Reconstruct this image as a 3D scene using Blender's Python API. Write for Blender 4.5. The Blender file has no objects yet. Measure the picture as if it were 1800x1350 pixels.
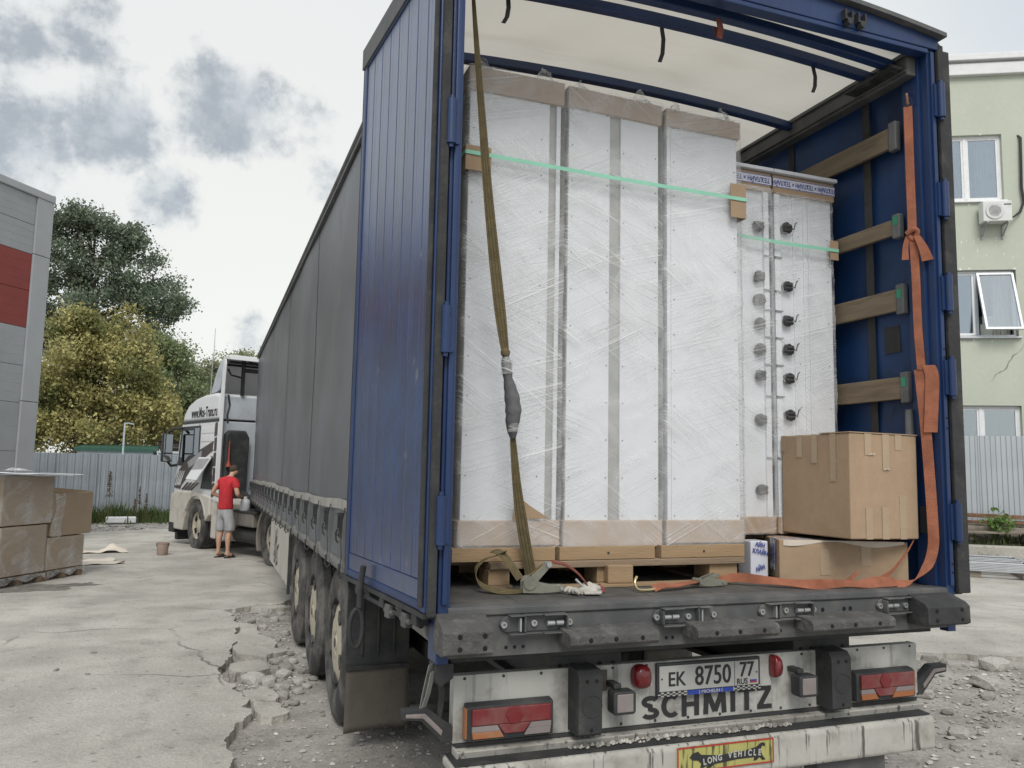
import bpy, bmesh, math, random
import numpy as np
from mathutils import Vector, Matrix, noise as mnoise
rad = math.radians
random.seed(7)
scene = bpy.context.scene
COL = scene.collection

# ------------------------------------------------------------------ camera
cam_data = bpy.data.cameras.new('camera')
cam = bpy.data.objects.new('camera', cam_data)
COL.objects.link(cam)
cam_data.sensor_width = 36.0
cam_data.lens = 28.545
cam_data.clip_start = 0.05
cam_data.clip_end = 3000
_r = Vector((0.9366, -0.3498, 0.0187)).normalized()
_f = Vector((0.3459, 0.9320, 0.1080)).normalized()
_u = _r.cross(_f).normalized()
_r = _f.cross(_u).normalized()
cam.matrix_world = Matrix(((_r.x, _u.x, -_f.x, -2.1023), (_r.y, _u.y, -_f.y, -2.9777), (_r.z, _u.z, -_f.z, 1.6977), (0, 0, 0, 1)))
scene.camera = cam

# ------------------------------------------------------------------ sky, sun, exposure
SUN_AZ, SUN_EL = rad(200), rad(48)       # azimuth clockwise from +Y: sun stands behind the photographer
world = bpy.data.worlds.new('World')
scene.world = world
world.use_nodes = True
W = world.node_tree
W.nodes.clear()
def wn(t, **k):
    n = W.nodes.new(t)
    for a, b in k.items(): setattr(n, a, b)
    return n
def wmath(op, a, b=None, c=None):
    n = wn('ShaderNodeMath', operation=op)
    for i, x in enumerate((a, b, c)):
        if x is None: continue
        if isinstance(x, (int, float)): n.inputs[i].default_value = x
        else: W.links.new(x, n.inputs[i])
    return n.outputs[0]
wout = wn('ShaderNodeOutputWorld')
tc = wn('ShaderNodeTexCoord')
sky = wn('ShaderNodeTexSky')
sky.sky_type = 'NISHITA'
sky.sun_disc = False
sky.sun_elevation = SUN_EL
sky.sun_rotation = SUN_AZ
sky.altitude = 150
sky.dust_density = 2.5
bg_sky = wn('ShaderNodeBackground')
bg_sky.inputs['Strength'].default_value = 0.12
W.links.new(sky.outputs[0], bg_sky.inputs['Color'])
# broken grey cloud under a bright high veil
nz1 = wn('ShaderNodeTexNoise'); nz1.inputs['Scale'].default_value = 6.5; nz1.inputs['Detail'].default_value = 9; nz1.inputs['Roughness'].default_value = 0.6; nz1.inputs['Distortion'].default_value = 0.25
W.links.new(tc.outputs['Generated'], nz1.inputs['Vector'])
nz2 = wn('ShaderNodeTexNoise'); nz2.inputs['Scale'].default_value = 1.6; nz2.inputs['Detail'].default_value = 4
W.links.new(tc.outputs['Generated'], nz2.inputs['Vector'])
nz3 = wn('ShaderNodeTexNoise'); nz3.inputs['Scale'].default_value = 22; nz3.inputs['Detail'].default_value = 8; nz3.inputs['Roughness'].default_value = 0.62
W.links.new(tc.outputs['Generated'], nz3.inputs['Vector'])
bias = None
for d, r, a in [((-0.205, 0.925, 0.322), .095, .36), ((-0.118, 0.928, 0.352), .075, .36), ((-0.001, 0.917, 0.400), .085, .36), ((-0.060, 0.955, 0.291), .055, .36),
                ((-0.135, 0.945, 0.290), .05, .2), ((-0.146, 0.889, 0.434), .06, .22), ((0.094, 0.912, 0.399), .04, .22), ((-0.21, 0.890, 0.41), .07, .26),
                ((0.055, 0.985, 0.150), .05, .2), ((0.115, 0.938, 0.33), .04, .2), ((-.62, .5, .6), .16, .3), ((.5, -.6, .62), .2, .25), ((-.3, -.8, .5), .2, .25), ((.95, .2, .3), .15, .25), ((-.05, .62, .78), .14, .25)]:
    v = Vector(d).normalized()
    dist = wn('ShaderNodeVectorMath', operation='DISTANCE')
    W.links.new(tc.outputs['Generated'], dist.inputs[0]); dist.inputs[1].default_value = v
    mr = wn('ShaderNodeMapRange', interpolation_type='SMOOTHSTEP')
    W.links.new(dist.outputs['Value'], mr.inputs['Value'])
    mr.inputs['From Min'].default_value = r * 1.35; mr.inputs['From Max'].default_value = r * .15
    mr.inputs['To Min'].default_value = 0; mr.inputs['To Max'].default_value = a
    bias = mr.outputs[0] if bias is None else wmath('MAXIMUM', bias, mr.outputs[0])
dens = wmath('ADD', wmath('ADD', wmath('MULTIPLY', nz1.outputs['Fac'], .75), wmath('MULTIPLY', nz3.outputs['Fac'], .52)), bias)
cr = wn('ShaderNodeMapRange', interpolation_type='SMOOTHSTEP')
W.links.new(dens, cr.inputs['Value'])
cr.inputs['From Min'].default_value = .76; cr.inputs['From Max'].default_value = .99
veil = wn('ShaderNodeMix', data_type='RGBA')
veil.inputs['A'].default_value = (.64, .69, .725, 1); veil.inputs['B'].default_value = (.83, .84, .815, 1)
vr = wn('ShaderNodeMapRange', interpolation_type='SMOOTHSTEP'); W.links.new(nz2.outputs['Fac'], vr.inputs['Value']); vr.inputs['From Min'].default_value = .36; vr.inputs['From Max'].default_value = .60
W.links.new(vr.outputs[0], veil.inputs['Factor'])
gd = wn('ShaderNodeVectorMath', operation='DISTANCE'); W.links.new(tc.outputs['Generated'], gd.inputs[0]); gd.inputs[1].default_value = Vector((.03, .965, .20)).normalized()
gm = wn('ShaderNodeMapRange', interpolation_type='SMOOTHSTEP'); W.links.new(gd.outputs['Value'], gm.inputs['Value']); gm.inputs['From Min'].default_value = .42; gm.inputs['From Max'].default_value = .0; gm.inputs['To Max'].default_value = .85
vg = wn('ShaderNodeMix', data_type='RGBA'); W.links.new(gm.outputs[0], vg.inputs['Factor']); W.links.new(veil.outputs['Result'], vg.inputs['A']); vg.inputs['B'].default_value = (.89, .88, .81, 1)
cl = wn('ShaderNodeMix', data_type='RGBA')
W.links.new(cr.outputs[0], cl.inputs['Factor'])
W.links.new(vg.outputs['Result'], cl.inputs['A'])
cc = wn('ShaderNodeMix', data_type='RGBA'); cr2 = wn('ShaderNodeMapRange', interpolation_type='SMOOTHSTEP'); W.links.new(nz3.outputs['Fac'], cr2.inputs['Value']); cr2.inputs['From Min'].default_value = .38; cr2.inputs['From Max'].default_value = .64
W.links.new(cr2.outputs[0], cc.inputs['Factor']); cc.inputs['A'].default_value = (.57, .60, .61, 1); cc.inputs['B'].default_value = (.40, .43, .455, 1); W.links.new(cc.outputs['Result'], cl.inputs['B'])
bg_cl = wn('ShaderNodeBackground')
bg_cl.inputs['Strength'].default_value = .84
W.links.new(cl.outputs['Result'], bg_cl.inputs['Color'])
mixw = wn('ShaderNodeMixShader'); mixw.inputs[0].default_value = .86
W.links.new(bg_sky.outputs[0], mixw.inputs[1]); W.links.new(bg_cl.outputs[0], mixw.inputs[2])
W.links.new(mixw.outputs[0], wout.inputs['Surface'])

sun_data = bpy.data.lights.new('sun', 'SUN')
sun_data.energy = 1.5
sun_data.angle = rad(25)
sun_data.color = (1.0, .965, .91)
sun = bpy.data.objects.new('sun', sun_data)
COL.objects.link(sun)
_sd = Vector((math.sin(SUN_AZ) * math.cos(SUN_EL), math.cos(SUN_AZ) * math.cos(SUN_EL), math.sin(SUN_EL)))
sun.rotation_euler = (-_sd).to_track_quat('-Z', 'Y').to_euler()
sun.location = (0, -10, 30)

scene.view_settings.view_transform = 'Standard'
scene.view_settings.look = 'None'
scene.view_settings.gamma = 1
scene.view_settings.exposure = 0.42
scene.view_settings.use_curve_mapping = False
scene.cycles.max_bounces = 6
scene.cycles.diffuse_bounces = 3
scene.cycles.glossy_bounces = 3
scene.cycles.transparent_max_bounces = 16

# ------------------------------------------------------------------ mesh helpers
class MB:
    def __init__(s): s.v = []; s.f = []; s.m = []; s.cur = 0
    def mat(s, i): s.cur = i; return s
    def add(s, vs, fs):
        b = len(s.v)
        s.v += [tuple(x) for x in vs]
        s.f += [tuple(i + b for i in f) for f in fs]
        s.m += [s.cur] * len(fs)
        return s
    def box(s, x0, x1, y0, y1, z0, z1, M=None):
        vs = [Vector((x, y, z)) for z in (z0, z1) for y in (y0, y1) for x in (x0, x1)]
        if M: vs = [M @ v for v in vs]
        return s.add(vs, [(0, 2, 3, 1), (4, 5, 7, 6), (0, 1, 5, 4), (2, 6, 7, 3), (0, 4, 6, 2), (1, 3, 7, 5)])
    def cyl(s, p0, p1, r0, r1=None, n=12, cap=True):
        p0, p1 = Vector(p0), Vector(p1); r1 = r0 if r1 is None else r1
        ax = (p1 - p0).normalized(); a = ax.orthogonal().normalized(); b = ax.cross(a)
        vs = []
        for p, r in ((p0, r0), (p1, r1)):
            for i in range(n):
                t = 2 * math.pi * i / n; vs.append(p + (a * math.cos(t) + b * math.sin(t)) * r)
        fs = [(i, (i + 1) % n, n + (i + 1) % n, n + i) for i in range(n)]
        if cap: fs += [tuple(reversed(range(n))), tuple(range(n, 2 * n))]
        return s.add(vs, fs)
    def tube(s, path, r, n=8, cap=True):
        path = [Vector(p) for p in path]; rs = r if isinstance(r, (list, tuple)) else [r] * len(path)
        vs = []; prev = None
        for i, p in enumerate(path):
            t = (path[min(i + 1, len(path) - 1)] - path[max(i - 1, 0)]).normalized()
            a = t.orthogonal().normalized() if prev is None else (prev - t * prev.dot(t)).normalized()
            prev = a; b = t.cross(a)
            for k in range(n):
                q = 2 * math.pi * k / n; vs.append(p + (a * math.cos(q) + b * math.sin(q)) * rs[i])
        fs = []
        for i in range(len(path) - 1):
            for k in range(n): fs.append((i * n + k, i * n + (k + 1) % n, (i + 1) * n + (k + 1) % n, (i + 1) * n + k))
        if cap: fs += [tuple(reversed(range(n))), tuple(range((len(path) - 1) * n, len(path) * n))]
        return s.add(vs, fs)
    def prism(s, poly, axis, a0, a1, M=None):
        n = len(poly); ax = 'xyz'.index(axis); vs = []
        for a in (a0, a1):
            for p, q in poly:
                v = [p, q]; v.insert(ax, a); v = Vector(v); vs.append(M @ v if M else v)
        fs = [tuple(reversed(range(n))), tuple(range(n, 2 * n))] + [(i, (i + 1) % n, n + (i + 1) % n, n + i) for i in range(n)]
        return s.add(vs, fs)
    def ribbon(s, path, wd, th=.003):
        # flat band: path of points, wd = full width vectors (one or a list)
        path = [Vector(p) for p in path]; n = len(path)
        wd = [Vector(w) for w in wd] if isinstance(wd, list) else [Vector(wd)] * n
        vs = []
        for i, p in enumerate(path):
            t = (path[min(i + 1, n - 1)] - path[max(i - 1, 0)]).normalized()
            nn = t.cross(wd[i]).normalized() * th / 2; h = wd[i] / 2
            vs += [p - h - nn, p + h - nn, p + h + nn, p - h + nn]
        fs = [(0, 3, 2, 1)]
        for i in range(n - 1):
            for k in range(4): fs.append((i * 4 + k, i * 4 + (k + 1) % 4, i * 4 + 4 + (k + 1) % 4, i * 4 + 4 + k))
        b = (n - 1) * 4; fs.append((b, b + 1, b + 2, b + 3))
        return s.add(vs, fs)
    def lathe(s, prof, o, ax, n=24, cap=True):
        o = Vector(o); ax = Vector(ax).normalized(); a = ax.orthogonal().normalized(); b = ax.cross(a); vs = []
        for r, h in prof:
            for i in range(n):
                t = 2 * math.pi * i / n; vs.append(o + ax * h + (a * math.cos(t) + b * math.sin(t)) * r)
        fs = []
        for j in range(len(prof) - 1):
            for i in range(n): fs.append((j * n + i, j * n + (i + 1) % n, (j + 1) * n + (i + 1) % n, (j + 1) * n + i))
        if cap and prof[0][0] > 1e-6: fs.append(tuple(reversed(range(n))))
        if cap and prof[-1][0] > 1e-6: fs.append(tuple(range((len(prof) - 1) * n, len(prof) * n)))
        return s.add(vs, fs)
    def grid(s, fn, nu, nv):
        vs = [fn(i / nu, j / nv) for j in range(nv + 1) for i in range(nu + 1)]
        fs = [(j * (nu + 1) + i, j * (nu + 1) + i + 1, (j + 1) * (nu + 1) + i + 1, (j + 1) * (nu + 1) + i) for j in range(nv) for i in range(nu)]
        return s.add(vs, fs)
    def mesh(s, name, mats, smooth=None, fix=True):
        me = bpy.data.meshes.new(name)
        me.from_pydata(s.v, [], s.f)
        for m in (mats if isinstance(mats, (list, tuple)) else [mats]): me.materials.append(m)
        if any(s.m): me.polygons.foreach_set('material_index', s.m)
        if fix:
            bm = bmesh.new(); bm.from_mesh(me); bmesh.ops.recalc_face_normals(bm, faces=bm.faces); bm.to_mesh(me); bm.free()
        if smooth:
            me.polygons.foreach_set('use_smooth', [True] * len(me.polygons))
            me.set_sharp_from_angle(angle=rad(smooth))
        me.update()
        return me
    def build(s, name, mats, parent=None, bev=0, smooth=None, fix=True, seg=2, loc=None):
        o = bpy.data.objects.new(name, s.mesh(name, mats, smooth, fix))
        COL.objects.link(o)
        if parent: o.parent = parent
        if loc: o.location = loc
        if bev:
            b = o.modifiers.new('bevel', 'BEVEL'); b.width = bev; b.segments = seg; b.limit_method = 'ANGLE'; b.angle_limit = rad(35)
        return o

def tag(o, label, cat, group=None, kind=None):
    if label: o['label'] = label
    if cat: o['category'] = cat
    if group: o['group'] = group
    if kind: o['kind'] = kind
    return o
def empty(name, loc=(0, 0, 0), rz=0):
    o = bpy.data.objects.new(name, None); COL.objects.link(o)
    o.empty_display_size = .2; o.location = loc; o.rotation_euler = (0, 0, rz)
    return o
def struct(o):
    o['kind'] = 'structure'; return o
def dup(o, parent=None):
    c = o.copy(); COL.objects.link(c); c.parent = parent
    for ch in list(o.children): dup(ch, c)
    return c
def inst(name, me, parent=None, M=None):
    o = bpy.data.objects.new(name, me); COL.objects.link(o)
    if parent: o.parent = parent
    if M is not None: o.matrix_local = M
    return o
def text_mb(mb, s, size, M, ext=.0015, sx=1.0, bold=0.0, align='CENTER', heavy=0.0):
    if heavy:
        for k, (dx, dy) in enumerate(((-1, 0), (1, 0), (0, .6), (0, -.6), (-.7, .4), (.7, -.4), (0, 0))):
            text_mb(mb, s, size, M @ Matrix.Translation((dx * heavy, dy * heavy, k * .00013)), ext, sx, bold, align)
        return
    cu = bpy.data.curves.new('t', 'FONT'); cu.body = s; cu.size = size; cu.align_x = align; cu.align_y = 'CENTER'; cu.extrude = ext; cu.offset = bold; cu.resolution_u = 3
    o = bpy.data.objects.new('t', cu); COL.objects.link(o)
    bpy.context.view_layer.update()
    me = bpy.data.meshes.new_from_object(o)
    S = Matrix.Diagonal((sx, 1, 1, 1))
    mb.add([M @ (S @ v.co) for v in me.vertices], [tuple(p.vertices) for p in me.polygons])
    bpy.data.objects.remove(o); bpy.data.curves.remove(cu); bpy.data.meshes.remove(me)
def FACE(x, y, z):          # text standing upright and facing -Y
    return Matrix.Translation((x, y, z)) @ Matrix.Rotation(rad(90), 4, 'X')

# ------------------------------------------------------------------ materials
MATS = {}
def add_grain(m, scale, amt, cracks=None, spots=None):
    # fine speckle (and hairline cracks) multiplied into the base colour
    nt = m.node_tree; N = nt.nodes.new; L = nt.links.new; b = nt.nodes['Principled BSDF']
    src = b.inputs['Base Color'].links[0].from_socket; tcn = N('ShaderNodeTexCoord')
    n = N('ShaderNodeTexNoise'); n.inputs['Scale'].default_value = scale; n.inputs['Detail'].default_value = 6; n.inputs['Roughness'].default_value = .8; L(tcn.outputs['Object'], n.inputs['Vector'])
    r = N('ShaderNodeMapRange'); L(n.outputs['Fac'], r.inputs['Value']); r.inputs['From Min'].default_value = .25; r.inputs['From Max'].default_value = .75; r.inputs['To Min'].default_value = 1 - amt; r.inputs['To Max'].default_value = 1 + amt
    fac = r.outputs[0]
    def mul(a, c):
        k = N('ShaderNodeMath'); k.operation = 'MULTIPLY'; L(a, k.inputs[0]); L(c, k.inputs[1]); return k.outputs[0]
    if cracks:
        sc, wd = cracks
        w = N('ShaderNodeTexNoise'); w.inputs['Scale'].default_value = sc * 2.2; w.inputs['Detail'].default_value = 5; L(tcn.outputs['Object'], w.inputs['Vector'])
        mx = N('ShaderNodeMix'); mx.data_type = 'VECTOR'; mx.inputs['Factor'].default_value = .22 / sc * .8; L(tcn.outputs['Object'], mx.inputs['A']); L(w.outputs['Color'], mx.inputs['B'])
        v = N('ShaderNodeTexVoronoi'); v.feature = 'DISTANCE_TO_EDGE'; v.inputs['Scale'].default_value = sc; L(mx.outputs['Result'], v.inputs['Vector'])
        c = N('ShaderNodeMapRange'); c.interpolation_type = 'SMOOTHSTEP'; L(v.outputs['Distance'], c.inputs['Value']); c.inputs['From Min'].default_value = 0; c.inputs['From Max'].default_value = wd
        g = N('ShaderNodeTexNoise'); g.inputs['Scale'].default_value = .55; g.inputs['Detail'].default_value = 3; L(tcn.outputs['Object'], g.inputs['Vector'])
        gr = N('ShaderNodeMapRange'); gr.interpolation_type = 'SMOOTHSTEP'; L(g.outputs['Fac'], gr.inputs['Value']); gr.inputs['From Min'].default_value = .50; gr.inputs['From Max'].default_value = .62; gr.inputs['To Min'].default_value = 1; gr.inputs['To Max'].default_value = .5
        m2 = N('ShaderNodeMath'); m2.operation = 'MAXIMUM'; L(c.outputs[0], m2.inputs[0]); L(gr.outputs[0], m2.inputs[1]); fac = mul(fac, m2.outputs[0])
    if spots:
        sc, lo = spots
        v = N('ShaderNodeTexVoronoi'); v.inputs['Scale'].default_value = sc; L(tcn.outputs['Object'], v.inputs['Vector'])
        c = N('ShaderNodeMapRange'); L(v.outputs['Distance'], c.inputs['Value']); c.inputs['From Min'].default_value = .10; c.inputs['From Max'].default_value = .16; c.inputs['To Min'].default_value = lo; c.inputs['To Max'].default_value = 1; fac = mul(fac, c.outputs[0])
    h = N('ShaderNodeHueSaturation'); L(src, h.inputs['Color']); L(fac, h.inputs['Value']); L(h.outputs[0], b.inputs['Base Color'])
def mat(name, col, rough=.6, metal=0., var=.12, vs=6., bump=.15, bs=70., dirt=None, streak=None, spec=.5, coat=0., trans=0., stretch=(1, 1, 1), transl=0., rnd=0.):
    """dirt=(colour, amount, scale, lo, hi)   streak=(colour, amount, scale xyz, lo, hi)"""
    m = bpy.data.materials.new(name); m.use_nodes = True
    nt = m.node_tree; L = nt.links.new; N = nt.nodes.new
    b = nt.nodes['Principled BSDF']; out = nt.nodes['Material Output']
    tcn = N('ShaderNodeTexCoord'); vec = tcn.outputs['Object']
    mp = N('ShaderNodeMapping'); L(vec, mp.inputs['Vector']); mp.inputs['Scale'].default_value = stretch; vec2 = mp.outputs[0]
    def nz(scale, detail=5, rgh=.55, v=None):
        n = N('ShaderNodeTexNoise'); n.inputs['Scale'].default_value = scale; n.inputs['Detail'].default_value = detail; n.inputs['Roughness'].default_value = rgh
        L(v if v is not None else vec2, n.inputs['Vector']); return n.outputs['Fac']
    def mr(v, lo, hi, a=0., bb=1.):
        n = N('ShaderNodeMapRange'); n.interpolation_type = 'SMOOTHSTEP'; L(v, n.inputs['Value'])
        n.inputs['From Min'].default_value = lo; n.inputs['From Max'].default_value = hi; n.inputs['To Min'].default_value = a; n.inputs['To Max'].default_value = bb
        return n.outputs[0]
    def mix(f, a, c):
        n = N('ShaderNodeMix'); n.data_type = 'RGBA'
        if isinstance(f, float): n.inputs['Factor'].default_value = f
        else: L(f, n.inputs['Factor'])
        for sk, x in (('A', a), ('B', c)):
            if isinstance(x, tuple): n.inputs[sk].default_value = (*x[:3], 1)
            else: L(x, n.inputs[sk])
        return n.outputs['Result']
    c0 = tuple(x * (1 - var) for x in col); c1 = tuple(min(1, x * (1 + var)) for x in col)
    c = mix(mr(nz(vs, 6), .3, .7), c0, c1)
    rv = None
    if rnd:
        g = N('ShaderNodeNewGeometry'); ob = N('ShaderNodeObjectInfo')
        ad = N('ShaderNodeMath'); ad.operation = 'ADD'; L(g.outputs['Random Per Island'], ad.inputs[0]); L(ob.outputs['Random'], ad.inputs[1])
        fr = N('ShaderNodeMath'); fr.operation = 'FRACT'; L(ad.outputs[0], fr.inputs[0])
        hs = N('ShaderNodeHueSaturation'); L(c, hs.inputs['Color']); L(mr(fr.outputs[0], 0, 1, 1 - rnd, 1 + rnd), hs.inputs['Value']); c = hs.outputs[0]
    rr = None
    if streak:
        sc, sa, ss, lo, hi = streak
        ms = N('ShaderNodeMapping'); L(vec, ms.inputs['Vector']); ms.inputs['Scale'].default_value = ss
        c = mix(mr(nz(1., 6, .6, ms.outputs[0]), lo, hi, 0, sa), c, sc)
    if dirt:
        dc, da, ds, lo, hi = dirt
        dm = mr(nz(ds, 9, .65), lo, hi, 0, da); c = mix(dm, c, dc)
        rr = mr(dm, 0, 1, rough, min(1, rough + .3))
    L(c, b.inputs['Base Color'])
    if rr is not None: L(rr, b.inputs['Roughness'])
    else: L(mr(nz(vs * 2.3, 5), .2, .8, max(0, rough - .08), min(1, rough + .08)), b.inputs['Roughness'])
    b.inputs['Metallic'].default_value = metal
    b.inputs['Specular IOR Level'].default_value = spec
    b.inputs['Coat Weight'].default_value = coat
    b.inputs['Transmission Weight'].default_value = trans
    if bump:
        bp = N('ShaderNodeBump'); bp.inputs['Strength'].default_value = bump; bp.inputs['Distance'].default_value = .02
        L(nz(bs, 8, .6), bp.inputs['Height']); L(bp.outputs[0], b.inputs['Normal'])
    if transl:
        t = N('ShaderNodeBsdfTranslucent'); L(c, t.inputs['Color']); ms2 = N('ShaderNodeMixShader'); ms2.inputs[0].default_value = transl
        L(b.outputs[0], ms2.inputs[1]); L(t.outputs[0], ms2.inputs[2]); L(ms2.outputs[0], out.inputs['Surface'])
    MATS[name] = m
    return m
def glass(name, tint, refl=.35, rough=.03):
    m = bpy.data.materials.new(name); m.use_nodes = True; nt = m.node_tree; N = nt.nodes.new; L = nt.links.new
    nt.nodes.remove(nt.nodes['Principled BSDF'])
    g = N('ShaderNodeBsdfGlossy'); g.inputs['Roughness'].default_value = rough; g.inputs['Color'].default_value = (.9, .95, 1, 1)
    t = N('ShaderNodeBsdfTransparent'); t.inputs['Color'].default_value = (*tint, 1)
    fr = N('ShaderNodeFresnel'); fr.inputs['IOR'].default_value = 1.5
    ad = N('ShaderNodeMath'); ad.operation = 'ADD'; ad.use_clamp = True; L(fr.outputs[0], ad.inputs[0]); ad.inputs[1].default_value = refl
    mx = N('ShaderNodeMixShader'); L(ad.outputs[0], mx.inputs[0]); L(t.outputs[0], mx.inputs[1]); L(g.outputs[0], mx.inputs[2])
    L(mx.outputs[0], nt.nodes['Material Output'].inputs['Surface']); return m
DUST = (.24, .22, .19)
GRIME = (.055, .052, .048)
mat('concrete', (.425, .405, .365), .9, var=.18, vs=1.1, bump=.5, bs=26, dirt=((.27, .255, .23), .6, 2.6, .50, .72), spec=.2, streak=((.50, .485, .455), .5, (.9, .5, 1), .5, .7))
mat('dirt', (.33, .31, .285), .95, var=.22, vs=2.2, bump=.8, bs=18, dirt=((.38, .36, .33), .7, 7, .5, .66), spec=.15)
mat('stone', (.37, .355, .325), .92, var=.2, vs=9, bump=.5, bs=40, rnd=.25, spec=.2)
mat('gravel', (.38, .365, .335), .92, var=.25, vs=3, bump=0, rnd=.35, spec=.2)
add_grain(MATS['concrete'], 48, .34, (.55, .006), (7.0, .72)); add_grain(MATS['dirt'], 40, .35, None, (22, .7))
mat('soil', (.10, .085, .065), .95, var=.3, vs=2, bump=.7, bs=14, dirt=((.17, .155, .13), .7, 4, .45, .65), spec=.1)
mat('grass', (.085, .12, .035), .7, var=.3, vs=.9, bump=0, rnd=.35, transl=.3)
mat('dry_stalk', (.11, .075, .05), .85, var=.2, bump=0, rnd=.3)
# ================================================================== GROUND
def axis_pts(segs):
    out = []
    for a, b, n in segs: out += list(np.linspace(a, b, n, endpoint=False))
    return out + [segs[-1][1]]
def ground_h(x, y):
    near = max(0, 1 - max(0, math.hypot(x + .5, y - 4) - 9) / 6)
    h = (mnoise.noise((x * 1.3, y * 1.3, 0)) * .016 + mnoise.noise((x * 5, y * 5, 3)) * .007) * near
    return h - .014
gx = axis_pts([(-1500, -60, 6), (-60, -9, 12), (-9, 9, 150), (9, 60, 14), (60, 1500, 6)])
gy = axis_pts([(-1500, -40, 6), (-40, -3, 10), (-3, 14, 140), (14, 60, 16), (60, 1500, 8)])
mb = MB()
mb.add([(x, y, ground_h(x, y)) for y in gy for x in gx], [(j * len(gx) + i, j * len(gx) + i + 1, (j + 1) * len(gx) + i + 1, (j + 1) * len(gx) + i) for j in range(len(gy) - 1) for i in range(len(gx) - 1)])
struct(mb.build('ground', MATS['dirt'], smooth=80, fix=False))

def rough_line(pts, amp, lev, seed):
    rng = random.Random(seed)
    for _ in range(lev):
        out = []
        for a, b in zip(pts, pts[1:]):
            m = [(a[0] + b[0]) / 2, (a[1] + b[1]) / 2]; d = math.hypot(b[0] - a[0], b[1] - a[1])
            if d > .05:
                k = rng.gauss(0, amp) * d; m = [m[0] - (b[1] - a[1]) / d * k, m[1] + (b[0] - a[0]) / d * k]; out += [a, m]
            else: out += [a]
        pts = out + [pts[-1]]
    return pts
def slab(name, pts, z, th, parent=None, tilt=(0, 0)):
    m = MB(); n = len(pts); cx = sum(p[0] for p in pts) / n; cy = sum(p[1] for p in pts) / n
    top = [(x, y, z + (x - cx) * tilt[0] + (y - cy) * tilt[1]) for x, y in pts]
    bot = [(x + mnoise.noise((x * 9, y * 9, 1)) * .02, y + mnoise.noise((x * 9, y * 9, 5)) * .02, z - th) for x, y in pts]
    m.add(top + bot, [tuple(range(n)), tuple(range(2 * n - 1, n - 1, -1))] + [(i, n + i, n + (i + 1) % n, (i + 1) % n) for i in range(n)])
    o = m.build(name, MATS['concrete'], parent, fix=True)
    return o
yard = struct(empty('concrete_yard'))
edge_near = [(-1.93, -6), (-1.95, .5), (-1.92, 1.9), (-1.906, 2.36), (-1.90, 2.50), (-1.816, 2.795), (-1.725, 2.99), (-1.734, 3.28), (-1.80, 3.55), (-1.85, 3.82), (-1.90, 4.08), (-1.88, 4.47), (-1.80, 4.80), (-1.80, 5.25), (-1.76, 5.78), (-1.72, 6.43), (-1.76, 6.82), (-1.86, 7.20)]
e1 = rough_line(edge_near, .10, 5, 3)
slab('slab', e1 + [(-2.53, 7.70), (-3.47, 8.02), (-4.32, 8.36), (-9, 9.6), (-40, 14), (-40, -6)], .045, .09, yard)
e2 = rough_line([(-1.83, 7.28), (-1.60, 7.42), (-1.117, 7.62), (-.997, 7.95), (-.6, 8.3), (.8, 8.6), (2.6, 8.2)], .10, 5, 5)
e2b = rough_line([(-40, 14.04), (-9, 9.63), (-4.32, 8.385), (-3.47, 8.05), (-2.53, 7.73), (-1.83, 7.28)], .012, 3, 6)
e3 = rough_line([(14, 23.0), (6, 22.2), (0, 21.2), (-3.5, 20.4), (-7, 19.0), (-40, 18.5)], .06, 4, 8)
slab('slab', e2b[:-1] + e2 + [(6, 9.5), (14, 12)] + e3, .04, .09, yard)
# loose plates broken off along the edge
plates = [[(-1.75, 5.30), (-1.42, 5.10), (-1.26, 4.96), (-1.45, 4.86), (-1.52, 4.70), (-1.74, 4.83)],
          [(-1.72, 5.76), (-1.56, 5.80), (-1.38, 5.30), (-1.42, 5.14), (-1.74, 5.34)],
          [(-1.83, 4.45), (-1.58, 4.62), (-1.53, 4.40), (-1.62, 4.18), (-1.84, 4.10)],
          [(-1.69, 6.38), (-1.50, 6.20), (-1.50, 5.84), (-1.70, 5.80)],
          [(-1.70, 3.28), (-1.52, 3.20), (-1.48, 2.98), (-1.60, 2.86), (-1.69, 2.98)],
          [(-1.76, 3.56), (-1.60, 3.62), (-1.52, 3.40), (-1.55, 3.26), (-1.72, 3.31)],
          [(-1.52, 7.36), (-1.15, 7.56), (-1.02, 7.42), (-1.30, 7.20)]]
for i, P in enumerate(plates):
    slab('slab', rough_line(P + [P[0]], .07, 3, 20 + i)[:-1], .035 + .004 * (i % 3), .07, yard, tilt=(-.05, .02 * (i % 2)))
# right-hand side of the yard
r1 = rough_line([(2.6, -6), (2.7, -1), (2.9, .6), (3.3, 1.15), (4.2, 1.25), (5.2, .6), (7, .2), (20, -4)], .08, 5, 9)
slab('slab', r1 + [(20, -6)], .04, .09, yard)
r2 = rough_line([(20, 1.5), (8.0, 2.2), (6.0, 2.7), (5.0, 2.95), (4.3, 3.25), (3.3, 3.3), (2.7, 4.0), (2.5, 5.2), (2.8, 7.0)], .08, 5, 11)
slab('slab', r2 + [(6.1, 9.45), (9.3, 7.4), (20, 6.2)], .04, .09, yard)
slab('slab', rough_line([(20, 6.22), (9.3, 7.43), (6.15, 9.5), (14, 11.9), (22, 11), (22, 6.2)], .006, 3, 12), .045, .09, yard)

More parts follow.
